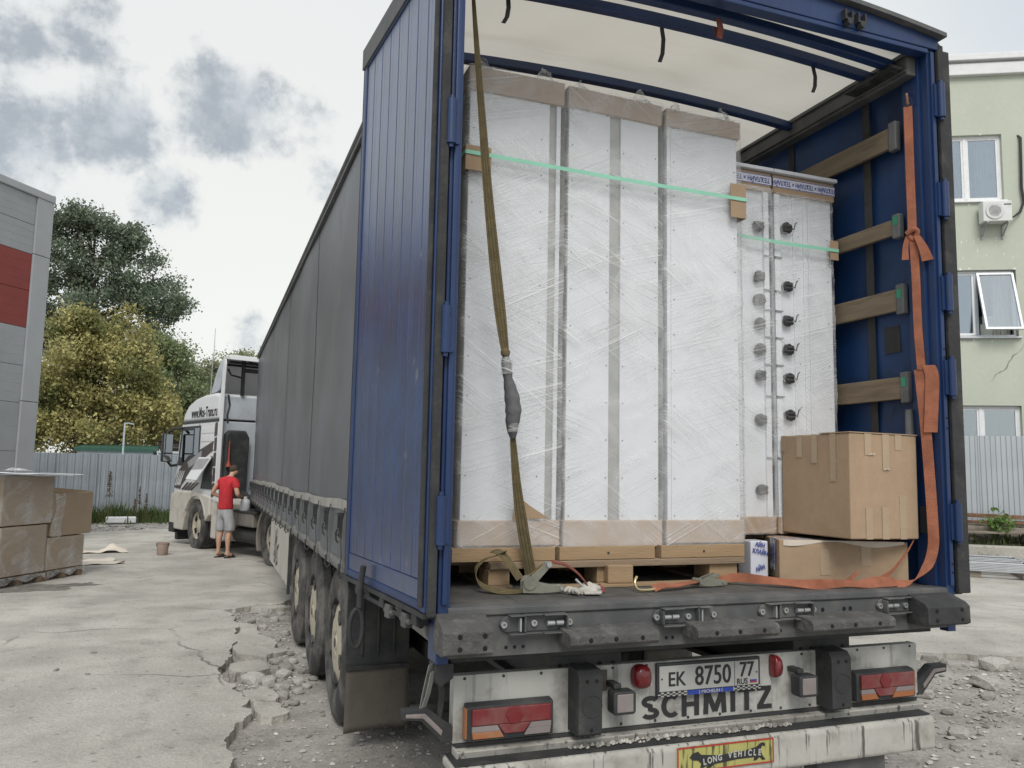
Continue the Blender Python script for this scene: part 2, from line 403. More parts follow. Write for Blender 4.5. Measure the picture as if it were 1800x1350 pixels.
mat('mud', (.155, .145, .13), .8, var=.25, vs=4, bump=.4, bs=30, dirt=((.26, .245, .22), .8, 6, .48, .62))
struct(slab('mud_patch', rough_line([(-9, 9.7), (-6, 9.3), (-4.6, 9.15), (-3.9, 9.3), (-3.35, 9.75), (-3.55, 10.05), (-4.1, 9.95), (-4.7, 9.75), (-6, 10.3), (-9, 11), (-9, 9.7)], .16, 5, 77)[:-1], .0455, .003))
bpy.data.objects['mud_patch'].data.materials[0] = MATS['mud']
def stone_mesh(rng, lum=1.0, sub=1):
    bm = bmesh.new(); bmesh.ops.create_icosphere(bm, subdivisions=sub, radius=1)
    off = rng.random() * 50
    for v in bm.verts:
        d = 1 + .35 * mnoise.noise(v.co * 1.3 + Vector((off, 0, 0)))
        v.co = Vector((max(-.8, min(.8, v.co.x * d)), max(-.75, min(.75, v.co.y * d)), max(-.62, min(.62, v.co.z * d * .8))))
    me = bpy.data.meshes.new('concrete_lump'); bm.to_mesh(me); bm.free(); me.materials.append(MATS['stone']); return me
rng = random.Random(4)
lumps = [stone_mesh(rng, sub=2) for _ in range(5)]
def lump(x, y, s, label, group, z=0):
    o = inst('concrete_lump', rng.choice(lumps)); o.location = (x, y, ground_h(x, y) + s * .33 + z)
    o.scale = (s * rng.uniform(.9, 1.3), s * rng.uniform(.8, 1.2), s * rng.uniform(.55, .8)); o.rotation_euler = (rng.uniform(-.2, .2), rng.uniform(-.2, .2), rng.uniform(0, 6.3))
    tag(o, label, 'concrete lump', group)
for x, y, s in [(-1.66, 4.02, .10), (-1.55, 3.9, .085), (-1.42, 4.12, .075), (-1.38, 4.35, .08), (-1.30, 4.60, .06), (-1.47, 3.72, .07), (-1.60, 3.70, .055), (-1.33, 3.86, .065), (-1.24, 4.2, .06), (-1.36, 3.58, .05), (-1.48, 3.48, .06), (-1.28, 3.72, .045),
                (-1.20, 3.95, .05), (-1.16, 4.75, .05), (-1.30, 4.90, .045), (-1.44, 4.62, .06), (-1.63, 4.68, .04), (-1.42, 3.28, .045), (-1.35, 5.6, .05), (-1.25, 5.9, .06), (-1.45, 6.3, .05), (-1.3, 6.7, .06), (-1.55, 6.6, .05), (-1.4, 7.0, .07), (-1.2, 7.1, .05)]:
    lump(x, y, s, 'broken grey concrete lump lying in the gravel left of the trailer wheels', 'broken concrete beside the wheels')
for x, y, s in [(3.6, 2.5, .10), (3.9, 2.75, .13), (4.35, 2.95, .12), (4.75, 2.65, .14), (3.3, 2.1, .08), (4.1, 2.2, .12), (3.75, 1.9, .06), (2.75, 1.3, .07), (2.5, 1.1, .05), (2.85, .8, .06), (3.1, 1.7, .05)]:
    lump(x, y, s, 'pale broken concrete lump in the rubble right of the trailer rear', 'rubble right of the trailer')

def pebbles(name, label, n, region, smin, smax, seed, matname='gravel'):
    r = np.random.default_rng(seed)
    base = np.array([(1, 0, 0), (-1, 0, 0), (0, 1, 0), (0, -1, 0), (0, 0, .7), (0, 0, -.5), (.6, .6, .3), (-.6, -.55, .35)], float)
    tri = [(0, 6, 4), (6, 2, 4), (2, 1, 4), (1, 7, 4), (7, 3, 4), (3, 0, 4), (0, 2, 6), (0, 5, 2), (2, 5, 1), (1, 5, 3), (1, 3, 7), (3, 5, 0)]
    m = MB(); k = 0
    while k < n:
        x, y = region(r)
        if x is None: continue
        s = smin * (smax / smin) ** (r.random() ** 2.6)
        a = r.random() * 6.28; c, sn = math.cos(a), math.sin(a)
        V = base * (s * r.uniform(.6, 1.2, (8, 1))) * np.array([1, r.uniform(.6, 1), r.uniform(.5, 1)])
        X = V[:, 0] * c - V[:, 1] * sn + x; Y = V[:, 0] * sn + V[:, 1] * c + y; Z = V[:, 2] + ground_h(x, y) + s * .2
        m.add(np.stack([X, Y, Z], 1).tolist(), tri); k += 1
    return tag(m.build(name, MATS[matname], fix=False), label, 'gravel', kind='stuff')
def reg_left(r):
    y = r.uniform(-.5, 8.2) ; x = r.uniform(-1.9, .3)
    if 3.2 < y < 7.4: x = -1.9 + abs(r.normal(0, .55))
    return x, y
pebbles('gravel_strip', 'loose gravel and crumbled concrete along the broken slab edge', 6500, reg_left, .005, .026, 1)
def reg_right(r):
    x = r.uniform(1.0, 7.5); y = r.normal(1.9 + .12 * (x - 3), .75)
    return (x, y)
pebbles('gravel_patch', 'loose gravel and rubble strewn right of the trailer rear', 5600, reg_right, .006, .04, 2)
def reg_far(r):
    return r.uniform(-6, 4), r.normal(21.2, 1.4)
pebbles('yard_edge_gravel', 'dark gravel strip along the far fence', 1500, reg_far, .02, .09, 3)

# ================================================================== LEFT BUILDING
mat('panel_grey', (.30, .315, .335), .45, var=.05, vs=1.5, bump=.04, bs=20, dirt=((.24, .25, .26), .5, .8, .45, .7), streak=((.25, .26, .27), .25, (6, 6, .4), .5, .75))
mat('panel_red', (.21, .035, .032), .45, var=.06, vs=2, bump=.04, bs=20, streak=((.15, .03, .03), .3, (5, 5, .4), .5, .75))
mat('trim_grey', (.34, .355, .375), .4, var=.04, vs=2, bump=.03)
d = Vector((.565, .825, 0)).normalized()
lb = empty('industrial_building', (-5.468, 16.0, 0), math.atan2(d.y, d.x) )   # local x runs along the wall, away from the camera; the yard is on the -y side
tag(lb, 'grey panel-clad building with a dark red band at the left edge', 'building')
MB().box(-5.6, -.02, .06, 9, 0, 7.12).build('wall', MATS['panel_grey'], lb)
rows = [(0, .95), (.95, 1.93), (1.93, 2.90), (2.90, 3.65), (3.65, 4.42), (4.42, 5.18), (5.18, 5.94), (5.94, 6.55), (6.55, 7.14)]
for z0, z1 in rows:
    for k in range(2):
        x1 = -.40 - k * 2.6; red = 4.4 < z0 < 5.9 and z1 < 5.95
        p = MB()
        nn = 4 if (z1 - z0) > .5 else 2
        prof = [(.06, z0 + .002)]
        for i in range(nn):
            a = z0 + .002 + (z1 - z0 - .004) * i / nn; b2 = z0 + .002 + (z1 - z0 - .004) * (i + 1) / nn
            prof += [(.0, a + .003), (.0, b2 - .008), (.003, b2 - .003)]
        prof += [(.06, z1 - .002)]
        p.prism(prof, 'x', x1 - 2.59, x1)
        p.build('panel', MATS['panel_red' if red else 'panel_grey'], lb)
for z0, z1 in ((0, 2.93), (2.94, 5.95), (5.96, 7.14)):
    MB().box(-.395, .03, -.035, .10, z0, z1).box(-.03, .03, .10, 1.0, z0, z1).build('corner_trim', MATS['trim_grey'], lb, bev=.012)
MB().box(-5.65, .05, -.05, .12, 7.14, 7.30).box(-.05, .05, .12, 9, 7.14, 7.30).build('parapet_flashing', MATS['trim_grey'], lb, bev=.02)

# ================================================================== RIGHT BUILDING
mat('stucco', (.50, .535, .45), .9, var=.04, vs=.5, bump=.12, bs=60, spec=.2, streak=((.45, .48, .40), .35, (1.2, 1.2, .12), .5, .75), dirt=((.55, .56, .50), .35, .7, .5, .75))
add_grain(MATS['stucco'], 9, .07, (.35, .004))
mat('white_paint', (.72, .73, .74), .45, var=.04, bump=.04, dirt=((.5, .49, .47), .4, 3, .55, .75))
mat('pvc', (.78, .79, .80), .3, var=.03, bump=0)
mat('alu', (.52, .54, .56), .35, metal=.6, var=.05, bump=.02)
mat('curtain_pink', (.60, .47, .42), .9, var=.12, vs=4, bump=0)
mat('room', (.20, .21, .21), .9, var=.1, bump=0)
mat('paper', (.62, .60, .54), .9, var=.05, bump=0)
mat('cable_black', (.02, .02, .022), .6, var=.1, bump=0)
GLASS = glass('window_glass', (.75, .82, .84), .30)
RBZ = rad(-28.49)
rb = empty('apartment_block', (16.6744, 12.9863, 0), RBZ)
tag(rb, 'pale green stuccoed building with white windows behind the right fence', 'building')
ops = [(-.62, 1.22, 9.28, 11.15), (-.55, 1.42, 5.53, 7.36), (-.55, 1.40, 1.85, 3.69)]
ops += [(a + dx, b + dx, c, e) for dx in (-4.7, -9.4, 4.6, 9.0) for a, b, c, e in ops]
def wall_open(m, x0, x1, z0, z1, ops, y, dep):
    xs = sorted({x0, x1, *[o[0] for o in ops], *[o[1] for o in ops]}); zs = sorted({z0, z1, *[o[2] for o in ops], *[o[3] for o in ops]})
    for a, b in zip(xs, xs[1:]):
        for c, e in zip(zs, zs[1:]):
            if any(o[0] <= (a + b) / 2 <= o[1] and o[2] <= (c + e) / 2 <= o[3] for o in ops): continue
            m.add([(a, y, c), (b, y, c), (b, y, e), (a, y, e)], [(0, 1, 2, 3)])
    for a, b, c, e in ops:
        m.add([(a, y, c), (b, y, c), (b, y, e), (a, y, e), (a, y + dep, c), (b, y + dep, c), (b, y + dep, e), (a, y + dep, e)], [(0, 4, 5, 1), (1, 5, 6, 2), (2, 6, 7, 3), (3, 7, 4, 0)])
m = MB(); wall_open(m, -16, 14, 0, 12.83, ops, 0, .35)
m.box(-16, -15.9, .001, 12, 0, 12.83).box(13.9, 14, .001, 12, 0, 12.83).box(-16, 14, 11.9, 12, 0, 12.83)
m.build('wall', MATS['stucco'], rb, fix=False)
MB().box(-16.3, 14.3, -.14, 12.3, 12.83, 13.15).box(-16.4, 14.4, -.22, 12.4, 13.22, 13.40).box(-16.2, 14.2, -.06, 12.1, 13.15, 13.22).build('roof_trim', MATS['white_paint'], rb, bev=.015)
MB().box(-16, 14, 0, 12, 13.40, 13.46).build('roof', MATS['alu'], rb)
for i, (a, b, c, e) in enumerate(ops):
    m = MB(); t = .07; y0, y1 = .10, .17
    mid = (a + b) / 2 + (-.0 if i else .0)
    m.box(a, b, y0, y1, c, c + t).box(a, b, y0, y1, e - t, e).box(a, a + t, y0, y1, c + t, e - t).box(b - t, b, y0, y1, c + t, e - t).box(mid - .045, mid + .045, y0 - .01, y1, c + t, e - t)
    w = m.build('window', MATS['alu' if i % 3 == 1 else 'pvc'], rb, bev=.006)
    s = MB()
    panes = [(a + t, mid - .045), (mid + .045, b - t)]
    for k, (p, q) in enumerate(panes):
        if i == 1 and k == 1:
            # top-hung sash standing open
            M = Matrix.Translation(((p + q) / 2, .09, e - t)) @ Matrix.Rotation(rad(-16), 4, 'X')
            h = e - c - 2 * t; ww = (q - p) / 2 + .03
            MB().box(-ww, ww, -.03, .03, -.06, 0, M).box(-ww, ww, -.03, .03, -h, -h + .06, M).box(-ww, -ww + .06, -.03, .03, -h + .06, -.06, M).box(ww - .06, ww, -.03, .03, -h + .06, -.06, M).build('sash', MATS['alu'], w)
            MB().box(-ww + .06, ww - .06, -.004, .004, -h + .06, -.06, M).build('pane', GLASS, w)
        else:
            sm = MB().box(p, q, y0 + .01, y1 - .01, c + t, c + t + .05).box(p, q, y0 + .01, y1 - .01, e - t - .05, e - t).box(p, p + .05, y0 + .01, y1 - .01, c + t + .05, e - t - .05).box(q - .05, q, y0 + .01, y1 - .01, c + t + .05, e - t - .05)
            sm.build('sash', MATS['pvc'], w)
            MB().box(p + .05, q - .05, .13, .138, c + t + .05, e - t - .05).build('pane', GLASS, w)
    MB().box(a - .06, b + .06, -.08, .10, c - .05, c - .003).build('window_sill', MATS['pvc' if i % 3 != 1 else 'alu'], rb, bev=.008)
    m = MB().box(a - .3, b + .3, 2.2, 2.25, c - .3, e + .3).box(a - .3, b + .3, .36, 2.2, c - .35, c - .3).box(a - .3, b + .3, .36, 2.2, e + .3, e + .35).box(a - .35, a - .3, .36, 2.25, c - .3, e + .3).box(b + .3, b + .35, .36, 2.25, c - .3, e + .3)
    m.build('room', MATS['room'], rb)
    def wave(x0, x1, z0, z1, yy, mname, seed):
        mm = MB(); nu = 60
        mm.grid(lambda u, v: (x0 + (x1 - x0) * u, yy + .025 * math.sin(u * 46 + seed) + .02 * math.sin(u * 19 + v * 3), z0 + (z1 - z0) * v), nu, 4)
        mm.build('curtain', MATS[mname], rb, smooth=60, fix=False)
    if i in (0, 4, 8, 12): wave(mid + .34, b - .03, c + .1, e + .1, .32, 'curtain_pink', 1)
    if i == 1:
        wave(b - .45, b - .03, c + .1, e + .1, .40, 'paper', 2)
        MB().box(mid + .22, mid + .56, .45, .75, c - .05, c + .42).box(mid + .3, mid + .62, .5, .74, c + .425, c + .66).build('carton', MATS['paper'], rb, bev=.01)
# white spatter and chips of mortar round the openings
m = MB(); r = random.Random(3)
for (a, b, c, e) in ops[:2]:
    for _ in range(14):
        x = r.uniform(a, b + .1); z = r.choice([e + r.uniform(.0, .05), c - r.uniform(.06, .16)]); s = r.uniform(.02, .06)
        m.cyl((x, -.004, z), (x, .01, z), s * .6, n=6)
for _ in range(16):
    x = r.uniform(-.4, 1.7); z = r.uniform(7.5, 8.3); m.box(x, x + r.uniform(.01, .03), -.003, .01, z, z + r.uniform(.03, .10))
m.build('mortar_splash', MATS['white_paint'], rb)['kind'] = 'stuff'
# --- outdoor air-conditioner unit
mat('ac_white', (.70, .71, .70), .4, var=.04, bump=.03, dirt=((.5, .48, .44), .4, 4, .5, .75))
mat('dark_grille', (.05, .055, .06), .5, var=.1, bump=0)
mat('galv', (.42, .43, .44), .5, metal=.5, var=.12, vs=10, bump=.08, dirt=(DUST, .5, 5, .45, .7))
ac = empty('air_conditioner', (16.6744, 12.9863, 0), RBZ)
tag(ac, 'white outdoor air conditioner unit on brackets below the top window', 'air conditioner')
MB().box(.50, 1.22, -.42, -.12, 8.58, 9.14).build('casing', MATS['ac_white'], ac, bev=.02)
MB().lathe([(.215, 0), (.215, .004)], (.78, -.425, 8.86), (0, -1, 0), 28).build('fan_opening', MATS['dark_grille'], ac)
m = MB()
for k in range(-4, 5):
    hh = math.sqrt(max(0, .22 ** 2 - (k * .05) ** 2)); m.box(.78 + k * .05 - .005, .78 + k * .05 + .005, -.445, -.437, 8.86 - hh, 8.86 + hh)
for q in (.08, .15, .215):
    m.lathe([(q, 0), (q + .008, 0), (q + .008, .008), (q, .008)], (.78, -.437, 8.86), (0, -1, 0), 28)
m.build('fan_guard', MATS['ac_white'], ac)
MB().box(1.02, 1.20, -.424, -.42, 9.02, 9.05).build('badge', MATS['cable_black'], ac)
for xx in (.60, 1.12):
    MB().box(xx - .02, xx + .02, -.44, 0, 8.54, 8.575).box(xx - .02, xx + .02, -.04, 0, 8.20, 8.54).add([(xx - .015, -.40, 8.54), (xx + .015, -.40, 8.54), (xx + .015, -.03, 8.25), (xx - .015, -.03, 8.25), (xx - .015, -.36, 8.54), (xx + .015, -.36, 8.54), (xx + .015, -.03, 8.29), (xx - .015, -.03, 8.29)], [(0, 1, 2, 3), (4, 7, 6, 5), (0, 3, 7, 4), (1, 5, 6, 2)]).build('bracket', MATS['galv'], ac)
pc = MB()
for off in (0, .03):
    pc.tube([(1.62 + off, .02, 11.10), (1.66 + off, -.06, 11.0), (1.64 + off, -.07, 10.3), (1.62 + off, -.07, 9.6), (1.66 + off, -.07, 9.2), (1.55 + off, -.08, 8.92), (1.36, -.15, 8.76), (1.22, -.25, 8.72)], .022, 8)
o = pc.build('refrigerant_pipe', MATS['cable_black'], smooth=60); o.location = (16.6744, 12.9863, 0); o.rotation_euler = (0, 0, RBZ)
tag(o, 'black insulated pipe drooping from the wall to the air conditioner', 'pipe')

# ================================================================== FENCES
mat('fence_zinc', (.33, .365, .40), .42, metal=.35, var=.10, vs=1.2, bump=.05, bs=30, streak=((.62, .65, .68), .55, (14, 14, .5), .56, .72), dirt=((.25, .24, .22), .5, 2.2, .52, .75))
mat('fence_zinc_right', (.44, .475, .50), .45, metal=.3, var=.06, vs=1.2, bump=.04, bs=30, streak=((.33, .34, .35), .35, (10, 10, .4), .52, .75))
def sheet_mesh(width, h, pitch, depth, mname):
    prof = []; x = 0
    while x < width - 1e-6:
        for dx, dy in ((0, 0), (.28, 0), (.38, -1), (.62, -1), (.72, 0)):
            prof.append((x + dx * pitch, dy * depth))
        x += pitch
    prof.append((width, 0))
    m = MB(); n = len(prof)
    m.add([(a, b, 0) for a, b in prof] + [(a, b, h) for a, b in prof], [(i, i + 1, n + i + 1, n + i) for i in range(n - 1)])
    me = m.mesh('panel', MATS[mname], fix=False); return me
def fence(name, loc, rz, n, width, h, pitch, depth, mname, label, z0=0, seed=0):
    f = empty(name, loc, rz); tag(f, label, 'fence')
    me = sheet_mesh(width + .02, h, pitch, depth, mname); r = random.Random(seed)
    for k in range(n):
        M = Matrix.Translation((k * width, r.uniform(-.012, .012), z0 + r.uniform(-.02, .03))) @ Matrix.Rotation(r.uniform(-.012, .012), 4, 'Y') @ Matrix.Rotation(r.uniform(-.01, .01), 4, 'Z')
        o = inst('panel', me, f, M); o.modifiers.new('solid', 'SOLIDIFY').thickness = .003
    for k in range(0, n + 1, 2):
        MB().box(k * width - .03, k * width + .03, .03, .09, z0 - .3, z0 + h - .05).build('post', MATS['galv'], f)
    MB().box(0, n * width, .03, .07, z0 + .4, z0 + .45).box(0, n * width, .03, .07, z0 + h - .45, z0 + h - .40).build('rail', MATS['galv'], f)
    return f
fence('corrugated_fence', (-14.5, 25.3, 0), rad(-1.2), 20, 1.15, 1.93, .21, .035, 'fence_zinc', 'weathered grey corrugated metal fence behind the tractor unit', .09, 1)
o2 = Vector((14.4453, 11.147, 0))
fx = Vector((math.cos(RBZ), math.sin(RBZ), 0)) * -11.2
fence('profiled_fence', (o2.x + fx.x, o2.y + fx.y, 0), RBZ, 16, 1.15, 1.95, .115, .022, 'fence_zinc_right', 'clean grey-blue ribbed sheet fence below the green building', .78, 2)
# roofs and poles behind the left fence
mat('green_roof', (.03, .10, .075), .5, var=.1)
mat('pale_roof', (.50, .56, .60), .5, var=.08)
mat('dark_roof', (.07, .06, .055), .7, var=.2)
sh = empty('shed', (-6.6, 30.5, 0)); tag(sh, 'low shed with a dark green roof edge behind the fence', 'shed')
MB().box(0, 2.55, 0, 3, 0, 2.20).build('wall', MATS['pale_roof'], sh); MB().prism([(-.1, 2.2), (3.1, 2.2), (3.1, 2.5), (-.1, 2.31)], 'x', -.1, 2.6).build('roof', MATS['green_roof'], sh)
sh = empty('container', (-3.85, 30.2, 0)); tag(sh, 'pale container with a flat roof behind the fence beside the tractor', 'container')
MB().box(0, 2.6, 0, 3, 0, 2.16).build('wall', MATS['pale_roof'], sh); MB().box(-.05, 2.65, -.05, 3.05, 2.16, 2.24).build('roof', MATS['pale_roof'], sh)
sh = empty('timber_shelter', (-4.1, 33.5, 0)); tag(sh, 'dark timber lean-to roof showing over the fence by the cab mirror', 'shelter')
for k in range(3): MB().box(0, 4.0, .8 * k, .8 * k + .7, 2.42 + .12 * k, 2.50 + .12 * k).build('roof_board', MATS['dark_roof'], sh, bev=.01)
for xx in (.2, 2.0, 3.8): MB().box(xx, xx + .12, 0, .12, 0, 2.42).build('post', MATS['dark_roof'], sh)
pl = empty('lamp_pole', (-4.85, 28.0, 0)); tag(pl, 'thin pale pole with a short arm behind the fence', 'pole')
MB().cyl((0, 0, 0), (0, 0, 3.15), .035, .03, 8).build('pole', MATS['pale_roof'], pl, smooth=40); MB().tube([(0, 0, 3.12), (.12, 0, 3.14), (.28, 0, 3.10)], .02, 6).build('arm', MATS['pale_roof'], pl)
mst = empty('antenna_mast', (-2.1, 58, 0)); tag(mst, 'tall thin antenna mast rising over the far trees', 'mast')
MB().cyl((0, 0, 0), (0, 0, 9.2), .09, .07, 8).build('mast', MATS['pale_roof'], mst); MB().cyl((0, 0, 9.2), (0, 0, 11.5), .035, .02, 6).build('whip', MATS['pale_roof'], mst)

# ================================================================== TREES
mat('bark', (.085, .07, .055), .95, var=.25, vs=4, bump=.6, bs=12)
mat('leaf_dark', (.18, .225, .155), .6, var=.25, vs=.6, bump=0, rnd=.4, transl=.35)  # leaf albedos raised to stand in for haze over the far trees
mat('leaf_yellow', (.45, .41, .17), .6, var=.22, vs=.5, bump=0, rnd=.4, transl=.35, dirt=((.19, .22, .09), .85, .45, .48, .6))
mat('leaf_mid', (.23, .28, .14), .6, var=.25, vs=.5, bump=0, rnd=.4, transl=.35)
mat('leaf_pale', (.32, .34, .21), .6, var=.25, vs=.4, bump=0, rnd=.4, transl=.4)
def leaves(name, matname, blobs, n_clump, n_leaf, size, seed, parent, spread=.42):
    r = np.random.default_rng(seed)
    ex = []
    for b in blobs:
        for _ in range(14):
            d_ = r.normal(size=3); d_[2] = abs(d_[2]) * .9 - .25; d_ /= np.linalg.norm(d_); q = r.uniform(.14, .36); sc_ = r.uniform(.80, 1.30)
            ex.append((b[0] + d_[0] * b[3] * sc_, b[1] + d_[1] * b[4] * sc_, b[2] + d_[2] * b[5] * sc_, b[3] * q, b[4] * q, b[5] * q * 1.25))
    if len(blobs) > 1: blobs = [(*b[:3], b[3] * .82, b[4] * .82, b[5] * .82) for b in blobs] + ex
    vol = np.array([b[3] * b[4] * b[5] for b in blobs]); vol = vol ** .72; vol = vol / vol.sum()
    C = []
    for b, w in zip(blobs, vol):
        k = max(6, int(n_clump * w)); dd = r.normal(size=(k, 3)); dd /= np.linalg.norm(dd, axis=1)[:, None]
        rr = r.random(k) ** .5
        C.append(np.array(b[:3]) + dd * rr[:, None] * np.array(b[3:6]) * (1 + .14 * r.normal(size=(k, 1))))
    C = np.concatenate(C)
    if len(blobs) > 1:
        C = C[[mnoise.noise((c_[0] * 1.05 + seed, c_[1] * 1.05, c_[2] * 1.05)) > -.16 for c_ in C]]
    rad_c = np.repeat(r.uniform(.6, 1.3, len(C)), n_leaf)
    P = np.repeat(C, n_leaf, 0) + r.normal(size=(len(C) * n_leaf, 3)) * (spread * rad_c)[:, None] * np.array([1, 1, .75])
    N = len(P)
    a = r.normal(size=(N, 3)); a[:, 2] -= .4; a /= np.linalg.norm(a, axis=1)[:, None]
    b = np.cross(a, r.normal(size=(N, 3))); b /= np.linalg.norm(b, axis=1)[:, None]
    s = size * r.uniform(.45, 1.3, N)[:, None]
    V = np.stack([P - a * s * .55, P + b * s * .36, P + a * s * .6, P - b * s * .36], 1).reshape(-1, 3)
    me = bpy.data.meshes.new(name); me.from_pydata(V.tolist(), [], np.arange(N * 4).reshape(N, 4).tolist()); me.materials.append(MATS[matname])
    o = bpy.data.objects.new(name, me); COL.objects.link(o); o.parent = parent
    return C
def tree(name, label, x, y, matname, blobs, n_clump, n_leaf, size, seed, trunk_r=.22, spread=.42, group=None):
    t = empty(name, (x, y, 0)); tag(t, label, 'tree', group)
    r = random.Random(seed); m = MB()
    zt = max(b[2] for b in blobs); top = Vector((0, 0, zt))
    m.tube([(0, 0, -.1), (.05, 0, zt * .3), (-.08, .05, zt * .6), (.02, 0, zt)], [trunk_r, trunk_r * .8, trunk_r * .5, trunk_r * .15], 10)
    for b in blobs:
        for _ in range(4):
            h = min(zt * .85, max(.8, b[2] - b[5] * r.uniform(.6, 1.1))); e = Vector((b[0] + r.uniform(-.7, .7) * b[3], b[1] + r.uniform(-.7, .7) * b[4], b[2] + r.uniform(-.2, .7) * b[5])); s0 = Vector((0, 0, h))
            m.tube([s0, s0.lerp(e, .5) + Vector((0, 0, .15)), e], [trunk_r * .35, trunk_r * .2, .015], 6)
    m.build('trunk', MATS['bark'], t, smooth=50, fix=False)
    leaves('crown', matname, blobs, n_clump, n_leaf, size, seed, t, spread)
    return t
G = 'trees beyond the far fence'
tree('maple_tree', 'bushy tree turning yellow just behind the corrugated fence', -6.7, 35, 'leaf_yellow',
     [(0, 0, 6.0, 1.9, 1.8, 1.9), (-1.3, 0, 4.6, 1.7, 1.6, 1.7), (1.2, .2, 4.7, 1.8, 1.6, 1.9), (.2, -.4, 3.2, 2.4, 1.7, 1.6), (-.5, 0, 7.3, 1.0, 1.0, .9), (2.1, .2, 3.2, 1.1, 1.2, 1.5), (-2.0, .2, 3.1, 1.2, 1.2, 1.5)], 900, 84, .135, 11, .2, .27, G)
tree('poplar_tree', 'tall dark green tree rising behind the yellowing tree', -8.6, 46, 'leaf_dark',
     [(-.6, 0, 13.0, 2.2, 2.0, 2.0), (-2.2, 0, 11.6, 1.9, 1.8, 2.2), (1.7, .2, 12.0, 2.0, 1.8, 2.0), (3.3, 0, 10.6, 1.6, 1.6, 1.6), (.3, -.2, 10.2, 3.2, 2, 1.8), (-1.0, 0, 14.7, .9, .9, .8), (1.8, 0, 14.0, .8, .8, .7), (-2.6, 0, 9.0, 2, 2, 2), (.5, 0, 7.5, 3, 2, 2)], 820, 84, .15, 12, .3, .30, G)
tree('birch_tree', 'mid green tree right behind the yellowing tree and left of the cab', -3.7, 42, 'leaf_mid',
     [(0, 0, 5.2, 1.6, 1.4, 1.9), (-.8, 0, 7.0, 1.1, 1, 1.2), (.6, 0, 3.4, 1.7, 1.5, 1.6), (-1.6, 0, 3.6, 1.6, 1.4, 1.8)], 430, 80, .14, 13, .16, .28, G)
tree('willow_tree', 'thin pale green tree behind the raised roof deflector', -.9, 57, 'leaf_pale',
     [(0, 0, 7.9, 2.2, 1.8, 1.7), (-2.6, 0, 7.3, 2.0, 1.6, 2.0), (2.4, 0, 7.9, 1.9, 1.6, 1.6), (0, 0, 4.6, 3.6, 2, 2.2)], 620, 70, .16, 14, .18, .36, G)
tree('ash_tree', 'pale green tree farthest right beside the trailer front corner', 4.6, 60, 'leaf_pale',
     [(0, 0, 7.4, 2.4, 2, 1.9), (-2.2, 0, 7.8, 1.6, 1.6, 1.5), (0, 0, 4.6, 3.4, 2, 2.4), (3, 0, 6, 2.5, 2, 2.5)], 560, 70, .16, 15, .2, .36, G)
tree('elm_tree', 'low green tree filling the gap behind the cab mirror', -3.9, 52, 'leaf_mid',
     [(0, 0, 4.2, 2.0, 1.6, 2.0), (1.9, 0, 3.8, 1.8, 1.5, 1.8), (-1.6, 0, 6.4, 1.2, 1.1, 1.4)], 380, 76, .15, 16, .16, .30, G)
tree('lime_tree', 'tree top peeping over the roof of the grey building at the left edge', -17.5, 47, 'leaf_mid',
     [(0, 0, 16.0, 2.2, 2, 1.9), (-1.2, 0, 13.4, 2.8, 2, 2.2), (.6, 0, 11, 3, 2, 2.5)], 380, 60, .18, 17, .3, .34, G)

# ================================================================== WEEDS, GRASS, RUBBLE BANK
def blades(name, label, n, region, h0, h1, seed, matname='grass', cat='grass'):
    r = np.random.default_rng(seed); V = []; F = []
    for k in range(n):
        x, y, z, sc = region(r); h = r.uniform(h0, h1) * sc; a = r.uniform(0, 6.28); w = .012 + .012 * r.random(); lean = r.uniform(.1, .6) * h; b = r.uniform(0, 6.28)
        dx, dy = math.cos(a) * w, math.sin(a) * w; lx, ly = math.cos(b) * lean, math.sin(b) * lean; i = len(V)
        V += [(x - dx, y - dy, z), (x + dx, y + dy, z), (x + dx * .7 + lx * .4, y + dy * .7 + ly * .4, z + h * .6), (x - dx * .7 + lx * .4, y - dy * .7 + ly * .4, z + h * .6), (x + lx, y + ly, z + h)]
        F += [(i, i + 1, i + 2, i + 3), (i + 3, i + 2, i + 4)]
    me = bpy.data.meshes.new(name); me.from_pydata(V, [], F); me.materials.append(MATS[matname]); o = bpy.data.objects.new(name, me); COL.objects.link(o)
    return tag(o, label, cat, kind='stuff')
def reg_g(r):
    x = r.uniform(-9, 2); y = 25.0 - abs(r.normal(0, .75)) ; return x, y, 0, .5 + .7 * abs(mnoise.noise((x * .9, y, 0))) * 2
blades('grass', 'rough grass growing along the foot of the corrugated fence', 7000, reg_g, .15, .55, 1)
ds = [(-4.75, 23.6, 1.5), (-3.95, 23.9, 1.05), (-3.75, 23.8, .85), (-4.05, 23.7, .7)]
for i, (x, y, h) in enumerate(ds):
    st = empty('dry_weed', (x, y, 0)); tag(st, ['tall dark brown dry dock stalk standing above the boxes', 'tallest of the thin dry stalks by the fence foot', 'thin dry stalk nearest the tractor bumper', 'short dry stalk among the grass by the fence'][i], 'weed')
    r = random.Random(i); MB().tube([(0, 0, 0), (.02, 0, h * .5), (-.01, 0, h)], [.012, .009, .004], 5).build('stem', MATS['dry_stalk'], st)
    m = MB()
    for k in range(130 if i == 0 else 60):
        z = h * r.uniform(.5, 1.0); q = .055 * (1 if i == 0 else .6) * (1.15 - z / h) * 3; a = r.uniform(0, 6.28); p = Vector((math.cos(a) * q * r.random(), math.sin(a) * q * r.random(), z)); s = .018
        m.add([p + Vector((s, 0, 0)), p + Vector((-s, s, 0)), p + Vector((-s, -s, 0)), p + Vector((0, 0, 2 * s))], [(0, 1, 2), (0, 3, 1), (1, 3, 2), (2, 3, 0)])
    m.build('seed_head', MATS['dry_stalk'], st)
